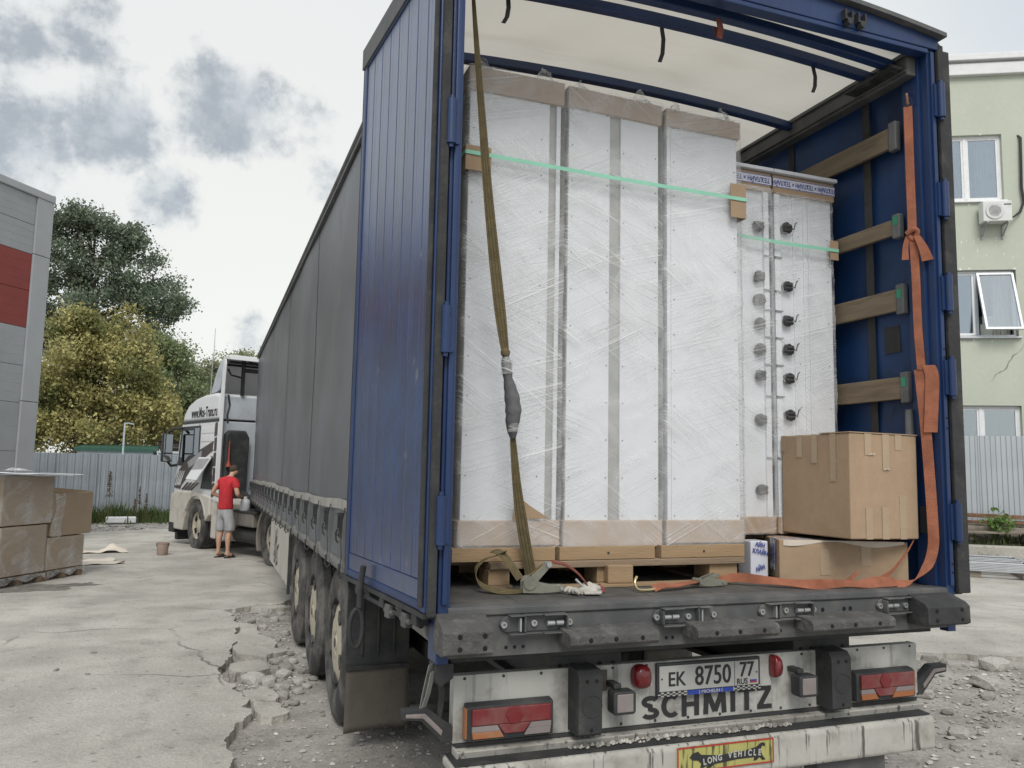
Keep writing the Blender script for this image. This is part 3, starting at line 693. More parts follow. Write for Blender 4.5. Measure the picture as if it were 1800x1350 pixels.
o = MB().box(0, .8, 0, .3, .02, .20).build('polystyrene_block', MATS['white_paint'], bev=.03); o.location = (-4.75, 23.2, 0); o.rotation_euler = (0, 0, .12)
tag(o, 'white block half hidden in the grass by the fence', 'block')

# raised bank with junk under the right fence (local frame of the fence: x along it, -y towards the yard)
def RB(x, y, z): 
    c, s = math.cos(RBZ), math.sin(RBZ); return (o2.x + x * c - y * s, o2.y + x * s + y * c, z)
m = MB()
def bank(u, v):
    x = -12 + 24 * u; y = -2.5 + 4.5 * v
    prof = min(1, max(0, (v - .07) / .20)); h = .28 * prof + .50 * min(1, max(0, (v - .3) / .25)) - .06
    return RB(x, y, h + .05 * mnoise.noise((x * 1.2, y * 1.2, 0)) + .04 * mnoise.noise((x * 4, y * 4, 0)))
m.grid(bank, 120, 30)
struct(m.build('earth_bank', MATS['soil'], smooth=70, fix=False))
kb = MB()
for k in range(6):
    pass
for k in range(6):
    o = MB().box(-1.18, 1.18, -.16, .16, -.1, .30).build('concrete_kerb', MATS['concrete'], bev=.03)
    o.location = RB(-7 + k * 2.4, -1.75, .05); o.rotation_euler = (0, .01 * (k % 2), RBZ)
    tag(o, 'long concrete kerb block edging the bank below the right fence', 'kerb', 'kerb blocks below the right fence')
def reg_b(r):
    x = r.uniform(-10, 8); y = r.choice([-2.3, -2.15, -1.2, -.8]) + r.normal(0, .16); u = (x + 12) / 24; v = (y + 2.5) / 4.5
    p = bank(min(1, max(0, u)), min(1, max(0, v))); return p[0], p[1], max(0, p[2]), .35 + .8 * abs(mnoise.noise((x * 1.1, y * 1.3, 4)))
blades('bank_grass', 'sparse grass and weeds on the bank below the right fence', 5000, reg_b, .08, .34, 5)
t = empty('sapling', RB(.25, -.95, .55)); tag(t, 'small bright green bush on the bank beside the old boards', 'bush')
MB().tube([(0, 0, -.2), (.03, 0, .2), (0, .02, .4)], .012, 5).build('stem', MATS['bark'], t)
mat('leaf_fresh', (.13, .22, .05), .6, var=.2, vs=3, bump=0, rnd=.3, transl=.35)
leaves('crown', 'leaf_fresh', [(0, 0, .25, .32, .25, .22)], 26, 14, .085, 33, t, .07)
mat('rusty', (.16, .085, .05), .85, var=.3, vs=8, bump=.4, bs=30, dirt=((.30, .26, .22), .6, 6, .5, .7))
mat('old_wood', (.25, .215, .175), .85, var=.22, vs=2, bump=.3, bs=22, stretch=(1, 12, 12), dirt=((.12, .10, .08), .7, 5, .5, .7))
mat('frame_alu', (.42, .44, .46), .35, metal=.4, var=.06, bump=.03)
def bar(name, a, b, w, h, mname, label, cat, group=None):
    a, b = Vector(a), Vector(b); L = (b - a).length; o = MB().box(-L / 2, L / 2, -w / 2, w / 2, -h / 2, h / 2).build(name, MATS[mname], bev=.006)
    o.location = (a + b) / 2; o.rotation_euler = (b - a).to_track_quat('X', 'Z').to_euler(); return tag(o, label, cat, group)
bar('rusty_pipe', RB(-3.5, -.30, 1.02), RB(4.5, -.36, .80), .09, .09, 'rusty', 'long rusty beam leaning along the foot of the right fence', 'beam')
bar('rusty_channel', RB(-3.2, -.50, .82), RB(4.2, -.42, .74), .10, .06, 'rusty', 'dark rusty channel lying under the long beam by the fence', 'beam')
bar('timber_beam', RB(-3.6, -.72, .76), RB(2.6, -.80, .58), .16, .09, 'old_wood', 'old timber lying on the bank in front of the rusty beams', 'timber')
bar('timber_board', RB(-2.2, -1.05, .58), RB(3.5, -1.0, .60), .22, .05, 'old_wood', 'grey board lying lower on the bank behind the broken pallet', 'timber')
bp_ = empty('broken_pallet', RB(.95, -1.28, .42), RBZ); tag(bp_, 'broken grey pallet end lying on the bank by the right fence', 'pallet')
for k in range(3): MB().box(-.3, 1.2, -.28 + k * .22, -.12 + k * .22, .15, .175).build('board', MATS['old_wood'], bp_)
for xx in (-.24, .42, 1.05): MB().box(xx, xx + .12, -.28, .30, .0, .148).build('block', MATS['old_wood'], bp_)
# stacked metal frames on a low pallet
st = empty('metal_frame_stack', (10.75, 8.25, .045), RBZ - rad(14)); tag(st, 'stack of pale metal frames lying flat on boards by the bank', 'metal frames')
for k in range(6):
    z = .115 + k * .026; x0, x1, y0, y1 = -1.7 - .02 * (k % 2), 1.25 + .03 * (k % 3) - .05 * k, -.80, .80 - .01 * k
    m = MB().box(x0, x1, y0, y0 + .07, z, z + .022).box(x0, x1, y1 - .07, y1, z, z + .022).box(x1 - .07, x1, y0 + .07, y1 - .07, z, z + .022).box(x0, x0 + .07, y0 + .07, y1 - .07, z, z + .022)
    for q in (-.28, 0, .28): m.box(x0 + .07, x1 - .07, q - .03, q + .03, z + .003, z + .018)
    m.build('frame', MATS['frame_alu'], st, bev=.004)
for k in range(4): MB().box(-1.5 + k * .8, -1.32 + k * .8, -.75, .75, .0, .113).build('bearer', MATS['old_wood'], st)
# ================================================================== SEMI-TRAILER
BLUE = (.011, .033, .108)
mat('blue_paint', BLUE, .38, var=.14, vs=3, bump=.05, bs=40, dirt=((.04, .048, .065), .5, 5, .52, .74), streak=((.022, .042, .10), .5, (16, 16, .9), .48, .72))
mat('door_plank', (.012, .037, .122), .32, var=.25, vs=4, bump=.06, bs=50, dirt=((.16, .18, .21), .7, 11, .60, .74), streak=((.060, .078, .12), .65, (20, 20, .5), .48, .74), spec=.8, coat=.5)
MATS['door_plank'].node_tree.nodes['Principled BSDF'].inputs['Coat Roughness'].default_value = .30
add_grain(MATS['door_plank'], 30, .35)
mat('blue_cloth', (.007, .036, .120), .5, var=.2, vs=1.6, bump=.12, bs=9, dirt=((.012, .022, .048), .6, 2.4, .48, .7), transl=.06)
mat('grey_cloth', (.122, .129, .142), .42, var=.20, vs=1.0, bump=.10, bs=5, dirt=((.17, .165, .155), .5, 1.6, .50, .75), streak=((.16, .155, .15), .5, (3, 3, .3), .5, .75))
mat('webbing_band', (.34, .33, .30), .9, var=.10, vs=5, bump=.5, bs=120, stretch=(1, 1, .02), dirt=((.2, .19, .17), .6, 6, .5, .7))
mat('roof_cloth', (.72, .69, .62), .6, var=.05, vs=.8, bump=.10, bs=3, transl=.45, streak=((.60, .55, .45), .5, (.6, 5, 1), .5, .75))
mat('steel_dark', (.030, .031, .033), .6, metal=.1, var=.2, vs=8, bump=.14, bs=60, dirt=((.075, .072, .066), .7, 7, .46, .68))
mat('steel_beam', (.090, .092, .095), .6, metal=.1, var=.16, vs=5, bump=.10, bs=60, dirt=((.155, .148, .135), .7, 5, .45, .68), streak=((.06, .06, .062), .5, (2, 2, 20), .55, .75))
mat('rubber', (.032, .033, .034), .85, var=.2, vs=8, bump=.3, bs=45, dirt=((.095, .092, .085), .6, 6, .50, .70))
mat('rubber_worn', (.085, .083, .080), .9, var=.22, vs=10, bump=.8, bs=38, dirt=((.17, .165, .155), .6, 14, .50, .66))
mat('tyre', (.040, .039, .038), .85, var=.15, vs=6, bump=.3, bs=40, dirt=((.17, .16, .145), .85, 4, .42, .66))
mat('black_hole', (.006, .006, .006), .9, var=0, bump=0)
mat('wheel_cream', (.44, .40, .31), .6, var=.08, vs=5, bump=.08, dirt=((.20, .175, .14), .7, 6, .48, .68))
mat('white_dirty', (.42, .42, .395), .55, var=.10, vs=3, bump=.06, dirt=((.17, .16, .145), .85, 4.5, .44, .66), streak=((.12, .115, .105), .75, (22, 22, 1.3), .54, .72))
mat('white_grimy', (.40, .39, .355), .65, var=.1, vs=5, bump=.06, bs=50, dirt=((.20, .19, .165), .8, 4, .48, .70), streak=((.05, .048, .042), .9, (42, 42, 3.0), .55, .66))
mat('lens_red', (.16, .014, .018), .35, var=.1, vs=12, bump=.02, coat=.4, dirt=((.20, .12, .105), .6, 5, .40, .66))
mat('lens_red_dark', (.16, .010, .014), .25, var=.1, bump=.02, coat=.4, dirt=((.16, .10, .09), .4, 6, .45, .7))
mat('lens_amber', (.32, .11, .035), .35, var=.1, bump=.02, coat=.4, dirt=((.28, .22, .17), .5, 6, .45, .7))
mat('lens_clear', (.22, .19, .185), .35, var=.1, bump=.02, coat=.3, dirt=((.26, .24, .22), .5, 8, .45, .7))
mat('plastic_dark', (.026, .029, .031), .6, var=.12, vs=8, bump=.08, dirt=((.085, .082, .076), .55, 6, .46, .7))
mat('wood_slat', (.19, .148, .10), .8, var=.15, vs=2.2, bump=.2, bs=20, stretch=(10, 1, 10), dirt=((.11, .085, .06), .7, 4, .48, .70))
mat('deck_board', (.062, .060, .056), .85, var=.2, vs=3, bump=.25, bs=24, dirt=((.13, .122, .11), .7, 5, .44, .66))
mat('plate_white', (.40, .40, .385), .5, var=.05, bump=.02, dirt=((.42, .40, .37), .6, 9, .48, .7))
mat('ink', (.022, .022, .024), .6, var=.1, bump=0)
mat('tape_green', (.03, .26, .14), .6, var=.1, bump=0)
mat('sign_yellow', (.38, .365, .12), .6, var=.08, vs=8, bump=.05, streak=((.05, .05, .03), .9, (50, 50, 5), .52, .62))
mat('sign_red', (.36, .03, .03), .6, var=.1, bump=0)
mat('flag_blue', (.02, .05, .30), .6, var=.1, bump=0)
mat('rail_dusty', (.215, .212, .205), .6, var=.14, vs=5, bump=.08, dirt=((.13, .125, .115), .6, 4, .48, .7))
mat('canvas_flap', (.105, .095, .078), .85, var=.18, vs=4, bump=.15, bs=30, dirt=((.06, .055, .048), .7, 4, .48, .7))
TR = empty('semi_trailer')
tag(TR, 'blue and grey curtain-sided semi-trailer with its rear doors folded open', 'trailer')
T = TR
def part(mb, name, m, parent=T, **k): return mb.build(name, MATS[m] if isinstance(m, str) else [MATS[x] for x in m], parent, **k)

# --- load floor
nb = 8; bw = 2.44 / nb
for k in range(nb):
    part(MB().box(-1.22 + k * bw + .002, -1.22 + (k + 1) * bw - .002, .10, 13.5, 1.15, 1.187), 'floor_board', 'deck_board')
m = MB().box(-1.235, 1.235, 0, .095, 1.155, 1.190).box(-1.235, 1.235, -.006, .0, 1.160, 1.186)
part(m, 'floor_edge', 'steel_beam', bev=.006)
# --- rear beam with bolt holes
m = MB().box(-1.235, 1.235, .004, .10, 1.005, 1.153).mat(1)
for x in (-1.0, -.965, -.93, -.62, -.585, -.30, -.27, .24, .27, .52, .55, .60, .90, 1.03, 1.06):
    for z in (1.035,): m.cyl((x, .005, z), (x, .0025, z), .007, n=10)
for x in (.50, .62, .655): m.cyl((x, .005, 1.115), (x, .0025, 1.115), .010, n=10)
part(m, 'rear_beam', ('steel_beam', 'black_hole'), smooth=30)
part(MB().box(-1.20, 1.20, .07, .09, .975, 1.003), 'beam_flange', 'steel_dark')
# --- twist-lock style door keepers on the beam
def keeper(x, name='door_keeper', flip=False):
    M = Matrix.Translation((x, 0, 1.122)) @ (Matrix.Rotation(math.pi, 4, 'Y') if flip else Matrix())
    m = MB()
    outl = [(-.150 + .022 * (1 - math.cos(a)), .034 * math.sin(a)) for a in np.linspace(-1.4, 1.4, 7)]
    poly = [(-.15, 0), (-.14, .022), (-.12, .03), (.12, .03), (.14, .022), (.15, 0), (.14, -.022), (.12, -.03), (-.12, -.03), (-.14, -.022)]
    m.prism(poly, 'y', -.008, .0035, M)
    m.prism([(-.115, -.030), (.055, -.034), (.10, -.022), (.125, -.020), (.125, -.012), (-.115, -.018)], 'z', .026, .034, M) if False else None
    for z in (-.031, .031):
        zz = sorted((z, z + .006 * (1 if z > 0 else -1)))
        m.box(-.118, -.055, -.042, -.008, *zz, M).box(-.055, .02, -.030, -.008, *zz, M).box(.02, .118, -.046, -.008, *zz, M)
    m.box(-.058, -.050, -.036, -.008, -.030, .030, M).box(.116, .122, -.044, -.008, -.026, .026, M)
    o = part(m, name, 'steel_beam', bev=.003)
    for bx, bz in ((-.135, 0), (.137, 0), (-.012, .002)):
        b = MB(); b.lathe([(.012, .0), (.012, .012), (.006, .012), (.006, .004), (.0, .004)], M @ Vector((bx, -.008, bz)), (0, -1, 0), 12)
        part(b, 'bolt', 'galv', o, smooth=40)
    for bx in (.055, .092): part(MB().cyl(M @ Vector((bx - .015, -.022, 0)), M @ Vector((bx + .015, -.022, 0)), .010, n=10), 'roller', 'galv', o, smooth=40)
    part(MB().box(-.075, -.068, -.030, -.008, -.025, .025, M), 'stop', 'galv', o)
    return o
for x, fl in ((-.882, False), (-.219, True), (.297, False), (.948, True)): keeper(x, flip=fl)
# --- rubber buffers along the beam
def buffer(x0, x1):
    m = MB().prism([(.003, 1.043), (-.105, 1.040), (-.122, 1.054), (-.120, 1.082), (-.105, 1.093), (.003, 1.104)], 'x', x0, x1).mat(1)
    for t in (.22, .5, .8):
        x = x0 + (x1 - x0) * t; m.cyl((x, -.115, 1.068), (x, -.1235, 1.068), .010, n=10)
    part(m, 'buffer', ('rubber_worn', 'black_hole'), smooth=30, bev=.008)
for a, b in ((-.787, -.403), (-.227, .171), (.341, .794)): buffer(a, b)
for x0, x1, nm in ((-1.285, -1.092, 'rubber_worn'), (.985, 1.240, 'rubber')):
    m = MB().prism([(.003, 1.036), (-.100, 1.036), (-.122, 1.046), (-.120, 1.122), (-.098, 1.140), (.003, 1.172)], 'x', x0, x1).mat(1)
    for tx in (.33, .82):
        for z in (1.064, 1.108): x = x0 + (x1 - x0) * (tx if x0 < 0 else .2 + .6 * (tx > .5)); m.cyl((x, -.115, z), (x, -.1245, z), .0095, n=10)
    part(m, 'corner_buffer', (nm, 'black_hole'), smooth=30, bev=.012, seg=3)
# --- corner posts and header
part(MB().box(-1.275, -1.226, .002, .125, .985, 3.90).box(-1.262, -1.240, -.012, .002, 1.20, 3.88), 'corner_post', 'blue_paint', bev=.006)
m = MB().box(1.236, 1.285, .002, .05, .985, 3.90).box(1.222, 1.250, .05, .150, 1.19, 3.90).box(1.250, 1.272, -.012, .002, 1.20, 3.88).mat(1)
for z in (1.26, 1.30, 1.42, 1.95, 2.0, 2.30, 2.34): m.cyl((1.264, -.0115, z), (1.264, -.0135, z), .006, n=8)
part(m, 'corner_post', ('blue_paint', 'black_hole'), bev=.005)
nA = 14
def roof_z(x, base): return base + .07 * (1 - (abs(x) / 1.30) ** 2.2)
xs = np.linspace(-1.30, 1.30, 31)
m = MB(); pts = [(x, roof_z(x, 3.955)) for x in xs] ; low = [(x, 3.895) for x in xs[::-1]]
m.prism(pts + low, 'y', -.015, .045)
part(m, 'header', 'blue_paint', bev=.004)
part(MB().box(-1.235, 1.235, -.012, .05, 3.868, 3.893), 'header_lip', 'blue_paint', bev=.004)
m = MB(); m.prism([(x, roof_z(x, 3.958)) for x in np.linspace(-1.325, 1.325, 31)] + [(x, roof_z(x, 3.958) + .022) for x in np.linspace(1.325, -1.325, 31)], 'y', -.05, .10)
part(m, 'roof_edge', 'steel_beam', smooth=40)
for x in (.70, .78):
    m = MB().box(x - .025, x + .025, -.045, -.015, 3.915, 3.925).box(x - .025, x - .016, -.045, -.015, 3.925, 3.965).box(x + .016, x + .025, -.045, -.015, 3.925, 3.965).cyl((x, -.05, 3.905), (x, -.02, 3.905), .016, n=10)
    part(m, 'lock_keeper', 'steel_dark')
# --- roof cloth (cream underside), bows, rails
def roofs(u, v):
    y = .05 + 13.55 * v; x = -1.22 + 2.44 * u
    sag = .010 * math.sin(y * 9 + x * 2) * math.sin(x * 5 + y) + .006 * math.sin(x * 14 + y * 5)
    return (x, y, roof_z(x, 3.925) + sag)
m = MB(); m.grid(roofs, 40, 160)
part(m, 'roof_cloth', 'roof_cloth', smooth=80, fix=False)
def bow(y, w=.05):
    m = MB(); xs2 = np.linspace(-1.19, 1.19, 13)
    m.prism([(x, 3.835 + .05 * (1 - (abs(x) / 1.2) ** 2)) for x in xs2] + [(x, 3.882 + .05 * (1 - (abs(x) / 1.2) ** 2)) for x in xs2[::-1]], 'y', y - w / 2, y + w / 2)
    return part(m, 'roof_bow', 'blue_paint', bev=.006)
for y in (.155, .30, .965, 1.75, 2.5, 3.3, 4.1, 5.0, 6, 7, 8, 9, 10, 11, 12, 13): bow(y)
m = MB().box(1.165, 1.235, .06, 13.5, 3.775, 3.905).box(1.150, 1.165, .06, 13.5, 3.79, 3.80).box(1.150, 1.165, .06, 13.5, 3.872, 3.884)
part(m, 'roof_rail', 'steel_beam', bev=.005)
m = MB().box(-1.235, -1.165, .06, 13.5, 3.775, 3.905)
part(m, 'roof_rail', 'steel_beam', bev=.005)
m = MB()
for y in (.155, .30): m.box(1.10, 1.166, y - .05, y + .05, 3.80, 3.846)
m.box(1.09, 1.164, .08, .42, 3.808, 3.826)
part(m, 'sliding_carriage', 'steel_dark', bev=.006)
for x, y, l in ((-.93, .33, .13), (-.14, .30, .17), (.79, .32, .14)):
    m = MB().ribbon([(x, y, 3.84 + .03), (x - .003, y - .02, 3.80), (x - .012, y - .026, 3.84 - l * .7), (x - .03, y - .03, 3.845 - l)], (.020, 0, 0), .006)
    part(m, 'hanging_strap', 'rubber')
m = MB().ribbon([(.06, .115, 3.86), (.06, .10, 3.80), (.055, .105, 3.76), (.062, .125, 3.77), (.065, .14, 3.83)], (.035, .004, 0), .004)
mat('strap_redbrown', (.18, .055, .04), .9, var=.2, vs=20, bump=.3, bs=200)
part(m, 'red_strap', 'strap_redbrown')
# --- right curtain from inside, slats, webbing
def cur_r(u, v):
    y = .13 + 13.4 * u; z = 1.10 + 2.72 * v
    return (1.262 + .010 * math.sin(y * 5 + z * 1.5) + .006 * math.sin(z * 9 + y * 3), y, z)
m = MB(); m.grid(cur_r, 150, 30)
part(m, 'side_curtain', 'blue_cloth', smooth=80, fix=False)
mat('web_brown', (.034, .034, .034), .9, var=.2, vs=6, bump=.2, bs=60)
m = MB().box(1.240, 1.244, .40, .45, 1.2, 3.78)
part(m, 'webbing', 'web_brown')
part(MB().box(1.240, 1.244, 1.02, 1.07, 1.2, 3.78), 'webbing', 'web_brown')
mat('bracket_grey', (.14, .145, .15), .6, metal=.2, var=.15, vs=8, bump=.08, dirt=((.10, .09, .08), .6, 6, .46, .7))
for z, y0, h in ((3.505, .18, .115), (3.015, .175, .085), (2.625, .165, .115), (2.165, .155, .115)):
    sl = part(MB().box(1.205, 1.230, y0 + .035, 2.65, z - h / 2, z + h / 2), 'side_slat', 'wood_slat', bev=.004)
    br = MB().box(1.198, 1.236, y0, y0 + .050, z - h / 2 - .022, z + h / 2 + .022)
    part(br, 'slat_bracket', 'bracket_grey', bev=.006)
    if z < 3.4: part(MB().box(1.1955, 1.1975, y0 + .012, y0 + .040, z + .005, z + .050), 'reflective_sticker', 'tape_green')
part(MB().box(1.245, 1.258, .24, .34, 2.36, 2.50), 'curtain_label', 'web_brown')
m = MB().cyl((1.213, .165, 2.05), (1.213, .165, 1.75), .020, .026, 10)
part(m, 'slat_sleeve', 'bracket_grey', smooth=40)
part(MB().box(1.216, 1.2215, .075, .125, 1.44, 1.57), 'bare_patch', 'web_brown')
# --- left curtain
def cur_l(u, v):
    y = .14 + 13.40 * u; z = 1.40 + 2.44 * v
    w = .012 * math.sin(y * 2.1 + z * .8) + .009 * mnoise.noise((y * .9, z * .7, 0)) * 2 + .02 * math.exp(-((y - 13.3) / .12) ** 2) * math.sin(z * 9)
    return (-1.272 - w * (.35 + .65 * math.sin(v * math.pi)) * .8, y, z)
m = MB(); m.grid(cur_l, 260, 40)
part(m, 'side_curtain', 'grey_cloth', smooth=80, fix=False)
for y in (1.6, 4.3, 7.0, 9.7, 12.3):
    part(MB().grid(lambda u, v: (cur_l((y - .14 + u * .035) / 13.4, v)[0] - .004, y + u * .035, 1.42 + 2.42 * v), 1, 30), 'curtain_seam', 'grey_cloth', smooth=80, fix=False)
def cur_low(u, v):
    y = .14 + 13.40 * u; z = 1.13 + .29 * v
    bulge = .022 * (1 - v) * abs(math.sin((y - 2.135) / .62 * math.pi)) ** .7
    return (-1.274 - bulge - .006 * math.sin(y * 7), y, z + .016 * (1 - v) * abs(math.sin((y - 2.135) / .62 * math.pi)))
m = MB(); m.grid(cur_low, 330, 8)
part(m, 'curtain_hem', 'grey_cloth', smooth=80, fix=False)
def bandf(u, v):
    y = .14 + 13.40 * u; return (-1.283 - .006 * math.sin(y * 7), y, 1.425 + .065 * v + .012 * math.sin(y * .9) + .006 * math.sin(y * 3.3))
m = MB(); m.grid(bandf, 260, 1)
part(m, 'hem_band', 'webbing_band', smooth=80, fix=False)
m = MB().box(-1.285, -1.21, .14, 13.55, 3.84, 3.925).cyl((-1.283, .14, 3.872), (-1.283, 13.55, 3.872), .026, n=10).box(-1.300, -1.284, .14, 13.56, 3.805, 3.832)
part(m, 'top_rail', 'steel_beam', smooth=40)
m = MB().prism([(-1.275, 1.148), (-1.245, 1.150), (-1.22, 1.10), (-1.22, 1.045), (-1.262, 1.04), (-1.282, 1.065), (-1.290, 1.105)], 'y', .14, 13.58)
part(m, 'side_rail', 'rail_dusty', smooth=50, bev=.006)
m = MB().prism([(1.275, 1.148), (1.245, 1.150), (1.22, 1.10), (1.22, 1.045), (1.262, 1.04), (1.282, 1.065), (1.290, 1.105)], 'y', .14, 13.58)
part(m, 'side_rail', 'rail_dusty', smooth=50, bev=.006)
# buckles
kb = MB()
kb.ribbon([(-.004, 0, .145), (-.016, .0, .07), (-.020, 0, -.06), (-.012, .004, -.16), (-.018, .004, -.235)], (0, .022, 0), .003)
kb.box(-.034, -.016, -.020, .020, -.035, .115)
bk = kb.mesh('strap_buckle', MATS['rubber'])
kl = MB()
kl.box(-.046, -.034, -.012, .012, .02, .115).cyl((-.04, -.022, .10), (-.04, .022, .10), .008, n=8).cyl((-.038, -.022, -.02), (-.038, .022, -.02), .007, n=8)
kl.tube([(-.044, 0, .015), (-.054, 0, -.01), (-.05, 0, -.05), (-.036, 0, -.07)], .006, 6)
bl = kl.mesh('lever', MATS['steel_dark'], smooth=40)
kh = MB(); kh.tube([(-.020, .004, -.22), (-.026, .004, -.26), (-.012, .004, -.285), (.006, .004, -.27), (.01, .004, -.24)], .006, 6).box(-.028, -.014, -.014, .022, -.235, -.20)
bh = kh.mesh('hook', MATS['steel_dark'], smooth=40)
r = random.Random(8)
for k in range(20):
    y = 1.515 + .62 * k
    o = inst('strap_buckle', bk, T, Matrix.Translation((-1.288, y, 1.315)) @ Matrix.Rotation(r.uniform(-.06, .06), 4, 'X'))
    inst('lever', bl, o); inst('hook', bh, o)
# --- front wall
part(MB().box(-1.27, 1.27, 13.56, 13.62, 1.05, 3.93), 'front_wall', 'white_dirty', bev=.01)

# --- rear doors folded back along the sides
DZ0, DZ1 = 1.172, 3.925
def rear_door(side):
    ang = rad(85) if side < 0 else rad(89)
    hx, hy = (-1.30, 0.0) if side < 0 else (1.312, .01)
    dirv = Vector((-math.cos(ang), math.sin(ang), 0)) if side < 0 else Vector((math.cos(ang), math.sin(ang), 0))
    nrm = Vector((-dirv.y, dirv.x, 0)) if side < 0 else Vector((dirv.y, -dirv.x, 0))        # outward, away from the trailer
    def MM():
        return Matrix(((dirv.x, nrm.x, 0, hx), (dirv.y, nrm.y, 0, hy), (0, 0, 1, 0), (0, 0, 0, 1)))
    M = MM(); Wd = 1.21
    # frame: x along the door from the hinge, y outwards
    m = MB().box(.0, .055, -.018, .026, DZ0, DZ1, M).box(Wd - .045, Wd, -.018, .022, DZ0, DZ1, M).box(.055, Wd - .045, -.018, .020, DZ0, DZ0 + .035, M).box(.055, Wd - .045, -.018, .022, DZ1 - .10, DZ1, M).box(.055, Wd - .045, -.018, -.006, DZ0 + .035, DZ1 - .10, M)
    dr = part(m, 'rear_door', 'blue_paint', bev=.005)
    n = 8; w = (Wd - .102) / n
    for k in range(n):
        a = .057 + k * w; b = a + w
        part(MB().prism([(a + .0015, -.004), (b - .0015, -.004), (b - .0015, .009), (b - .007, .0145), (b - .040, .0145), (b - .046, .0138), (b - .052, .0145), (a + .007, .0145), (a + .0015, .009)], 'z', DZ0 + .115, DZ1 - .102, M), 'plank', 'door_plank', dr)
    part(MB().box(.057, Wd - .047, -.004, .016, DZ0 + .036, DZ0 + .112, M), 'kick_rail', 'door_plank', dr, bev=.003)
    part(MB().prism([(-.02, DZ1 - .10), (-.02, DZ1 + .02), (.0, DZ1 + .045), (.03, DZ1 + .02), (.03, DZ1 - .09)], 'x', -.0, Wd + .02, M @ Matrix()), 'top_seal', 'steel_beam', dr)
    part(MB().box(.012, .050, .0265, .040, DZ0 + .02, DZ1 - .02, M).box(-.028, .0, -.012, .020, DZ0 - .01, DZ1, M), 'rubber_seal', 'rubber', dr, bev=.006)
    part(MB().box(Wd, Wd + .012, -.02, .022, DZ0 - .006, DZ1, M).box(.0, Wd, -.02, .030, DZ0 - .018, DZ0 - .001, M), 'edge_strip', 'steel_dark', dr)
    for z in (1.50, 2.20, 2.62, 3.10, 3.62) if side > 0 else (1.515, 2.235, 3.06, 3.75):
        h = MB().cyl((hx - side * .016 - side * .004, -.028, z - .09), (hx - side * .016 - side * .004, -.028, z + .09), .019, n=12).cyl((hx - side * .02, -.028, z - .105), (hx - side * .02, -.028, z + .105), .010, n=10)
        h.box(min(hx - side * .055, hx - side * .01), max(hx - side * .055, hx - side * .01), -.022, -.010, z - .085, z + .085)
        hg = part(h, 'hinge', 'blue_paint', dr, smooth=40)
        b = MB()
        for q in (-.05, .05): b.cyl(M @ Vector((.085, .014, z + q)), M @ Vector((.085, .022, z + q)), .011, n=8)
        part(b, 'bolt', 'steel_dark', dr)
    # locking lever hanging below the door and its rod
    if side < 0:
        lx = .76
        lv = MB()
        lv.tube([M @ Vector((lx + .02, .045, DZ0 + .09)), M @ Vector((lx + .03, .05, DZ0 + .03)), M @ Vector((lx + .045, .05, DZ0 - .03)), M @ Vector((lx + .045, .05, DZ0 - .10))], .014, 8)
        lv.tube([M @ Vector((lx + .045, .062 + .030 * math.cos(a), DZ0 - .19 + .085 * math.sin(a))) for a in np.linspace(math.pi / 2, math.pi / 2 + 2 * math.pi, 22)], .010, 8, cap=False)
        part(lv, 'lock_lever', 'rubber', dr, smooth=50)
        rr_ = MB().cyl(M @ Vector((lx + .05, .02, DZ0 - .05)), M @ Vector((.10, .0, DZ0 - .06)), .012, n=8).box(lx + .02, lx + .09, -.03, .02, DZ0 - .035, DZ0 - .02, M)
        for q in (.12, .30, .55, .78, .95): rr_.box(q - .03, q + .03, -.028, .026, DZ0 - .060, DZ0 - .020, M)
        part(rr_, 'lock_rod', 'steel_dark', dr, bev=.003)
        for q in (.20, .42): part(MB().box(q, q + .05, .0, .035, DZ0 - .085, DZ0 - .03, M).cyl(M @ Vector((q - .02, .02, DZ0 - .06)), M @ Vector((q + .08, .02, DZ0 - .06)), .012, n=8), 'lock_cam', 'steel_beam', dr, bev=.004)
    else:
        part(MB().box(-.03, -.006, -.02, .055, DZ0 - .01, DZ1 - .03, M), 'rubber_lip', 'rubber', dr, bev=.005)
    return dr
rear_door(-1); rear_door(1)
# corner bracket and dangling webbing tail below the left post
part(MB().prism([(-1.275, .985), (-1.20, .985), (-1.20, .93), (-1.25, .90), (-1.275, .93)], 'y', .02, .10), 'post_foot', 'steel_dark', bev=.004)
mat('strap_grey', (.16, .16, .15), .9, var=.15, bump=.2)
part(MB().ribbon([(-1.285, .03, .985), (-1.295, .03, .94), (-1.310, .025, .875), (-1.318, .02, .835), (-1.312, .016, .838), (-1.298, .016, .88), (-1.28, .02, .96)], (.022, .02, 0.0), .003), 'webbing_tail', 'strap_grey')
part(MB().tube([(-1.24, .06, .93), (-1.22, .1, .85), (-1.225, .12, .76), (-1.19, .16, .70), (-1.15, .3, .68)], .012, 8), 'air_hose', 'rubber', smooth=60)

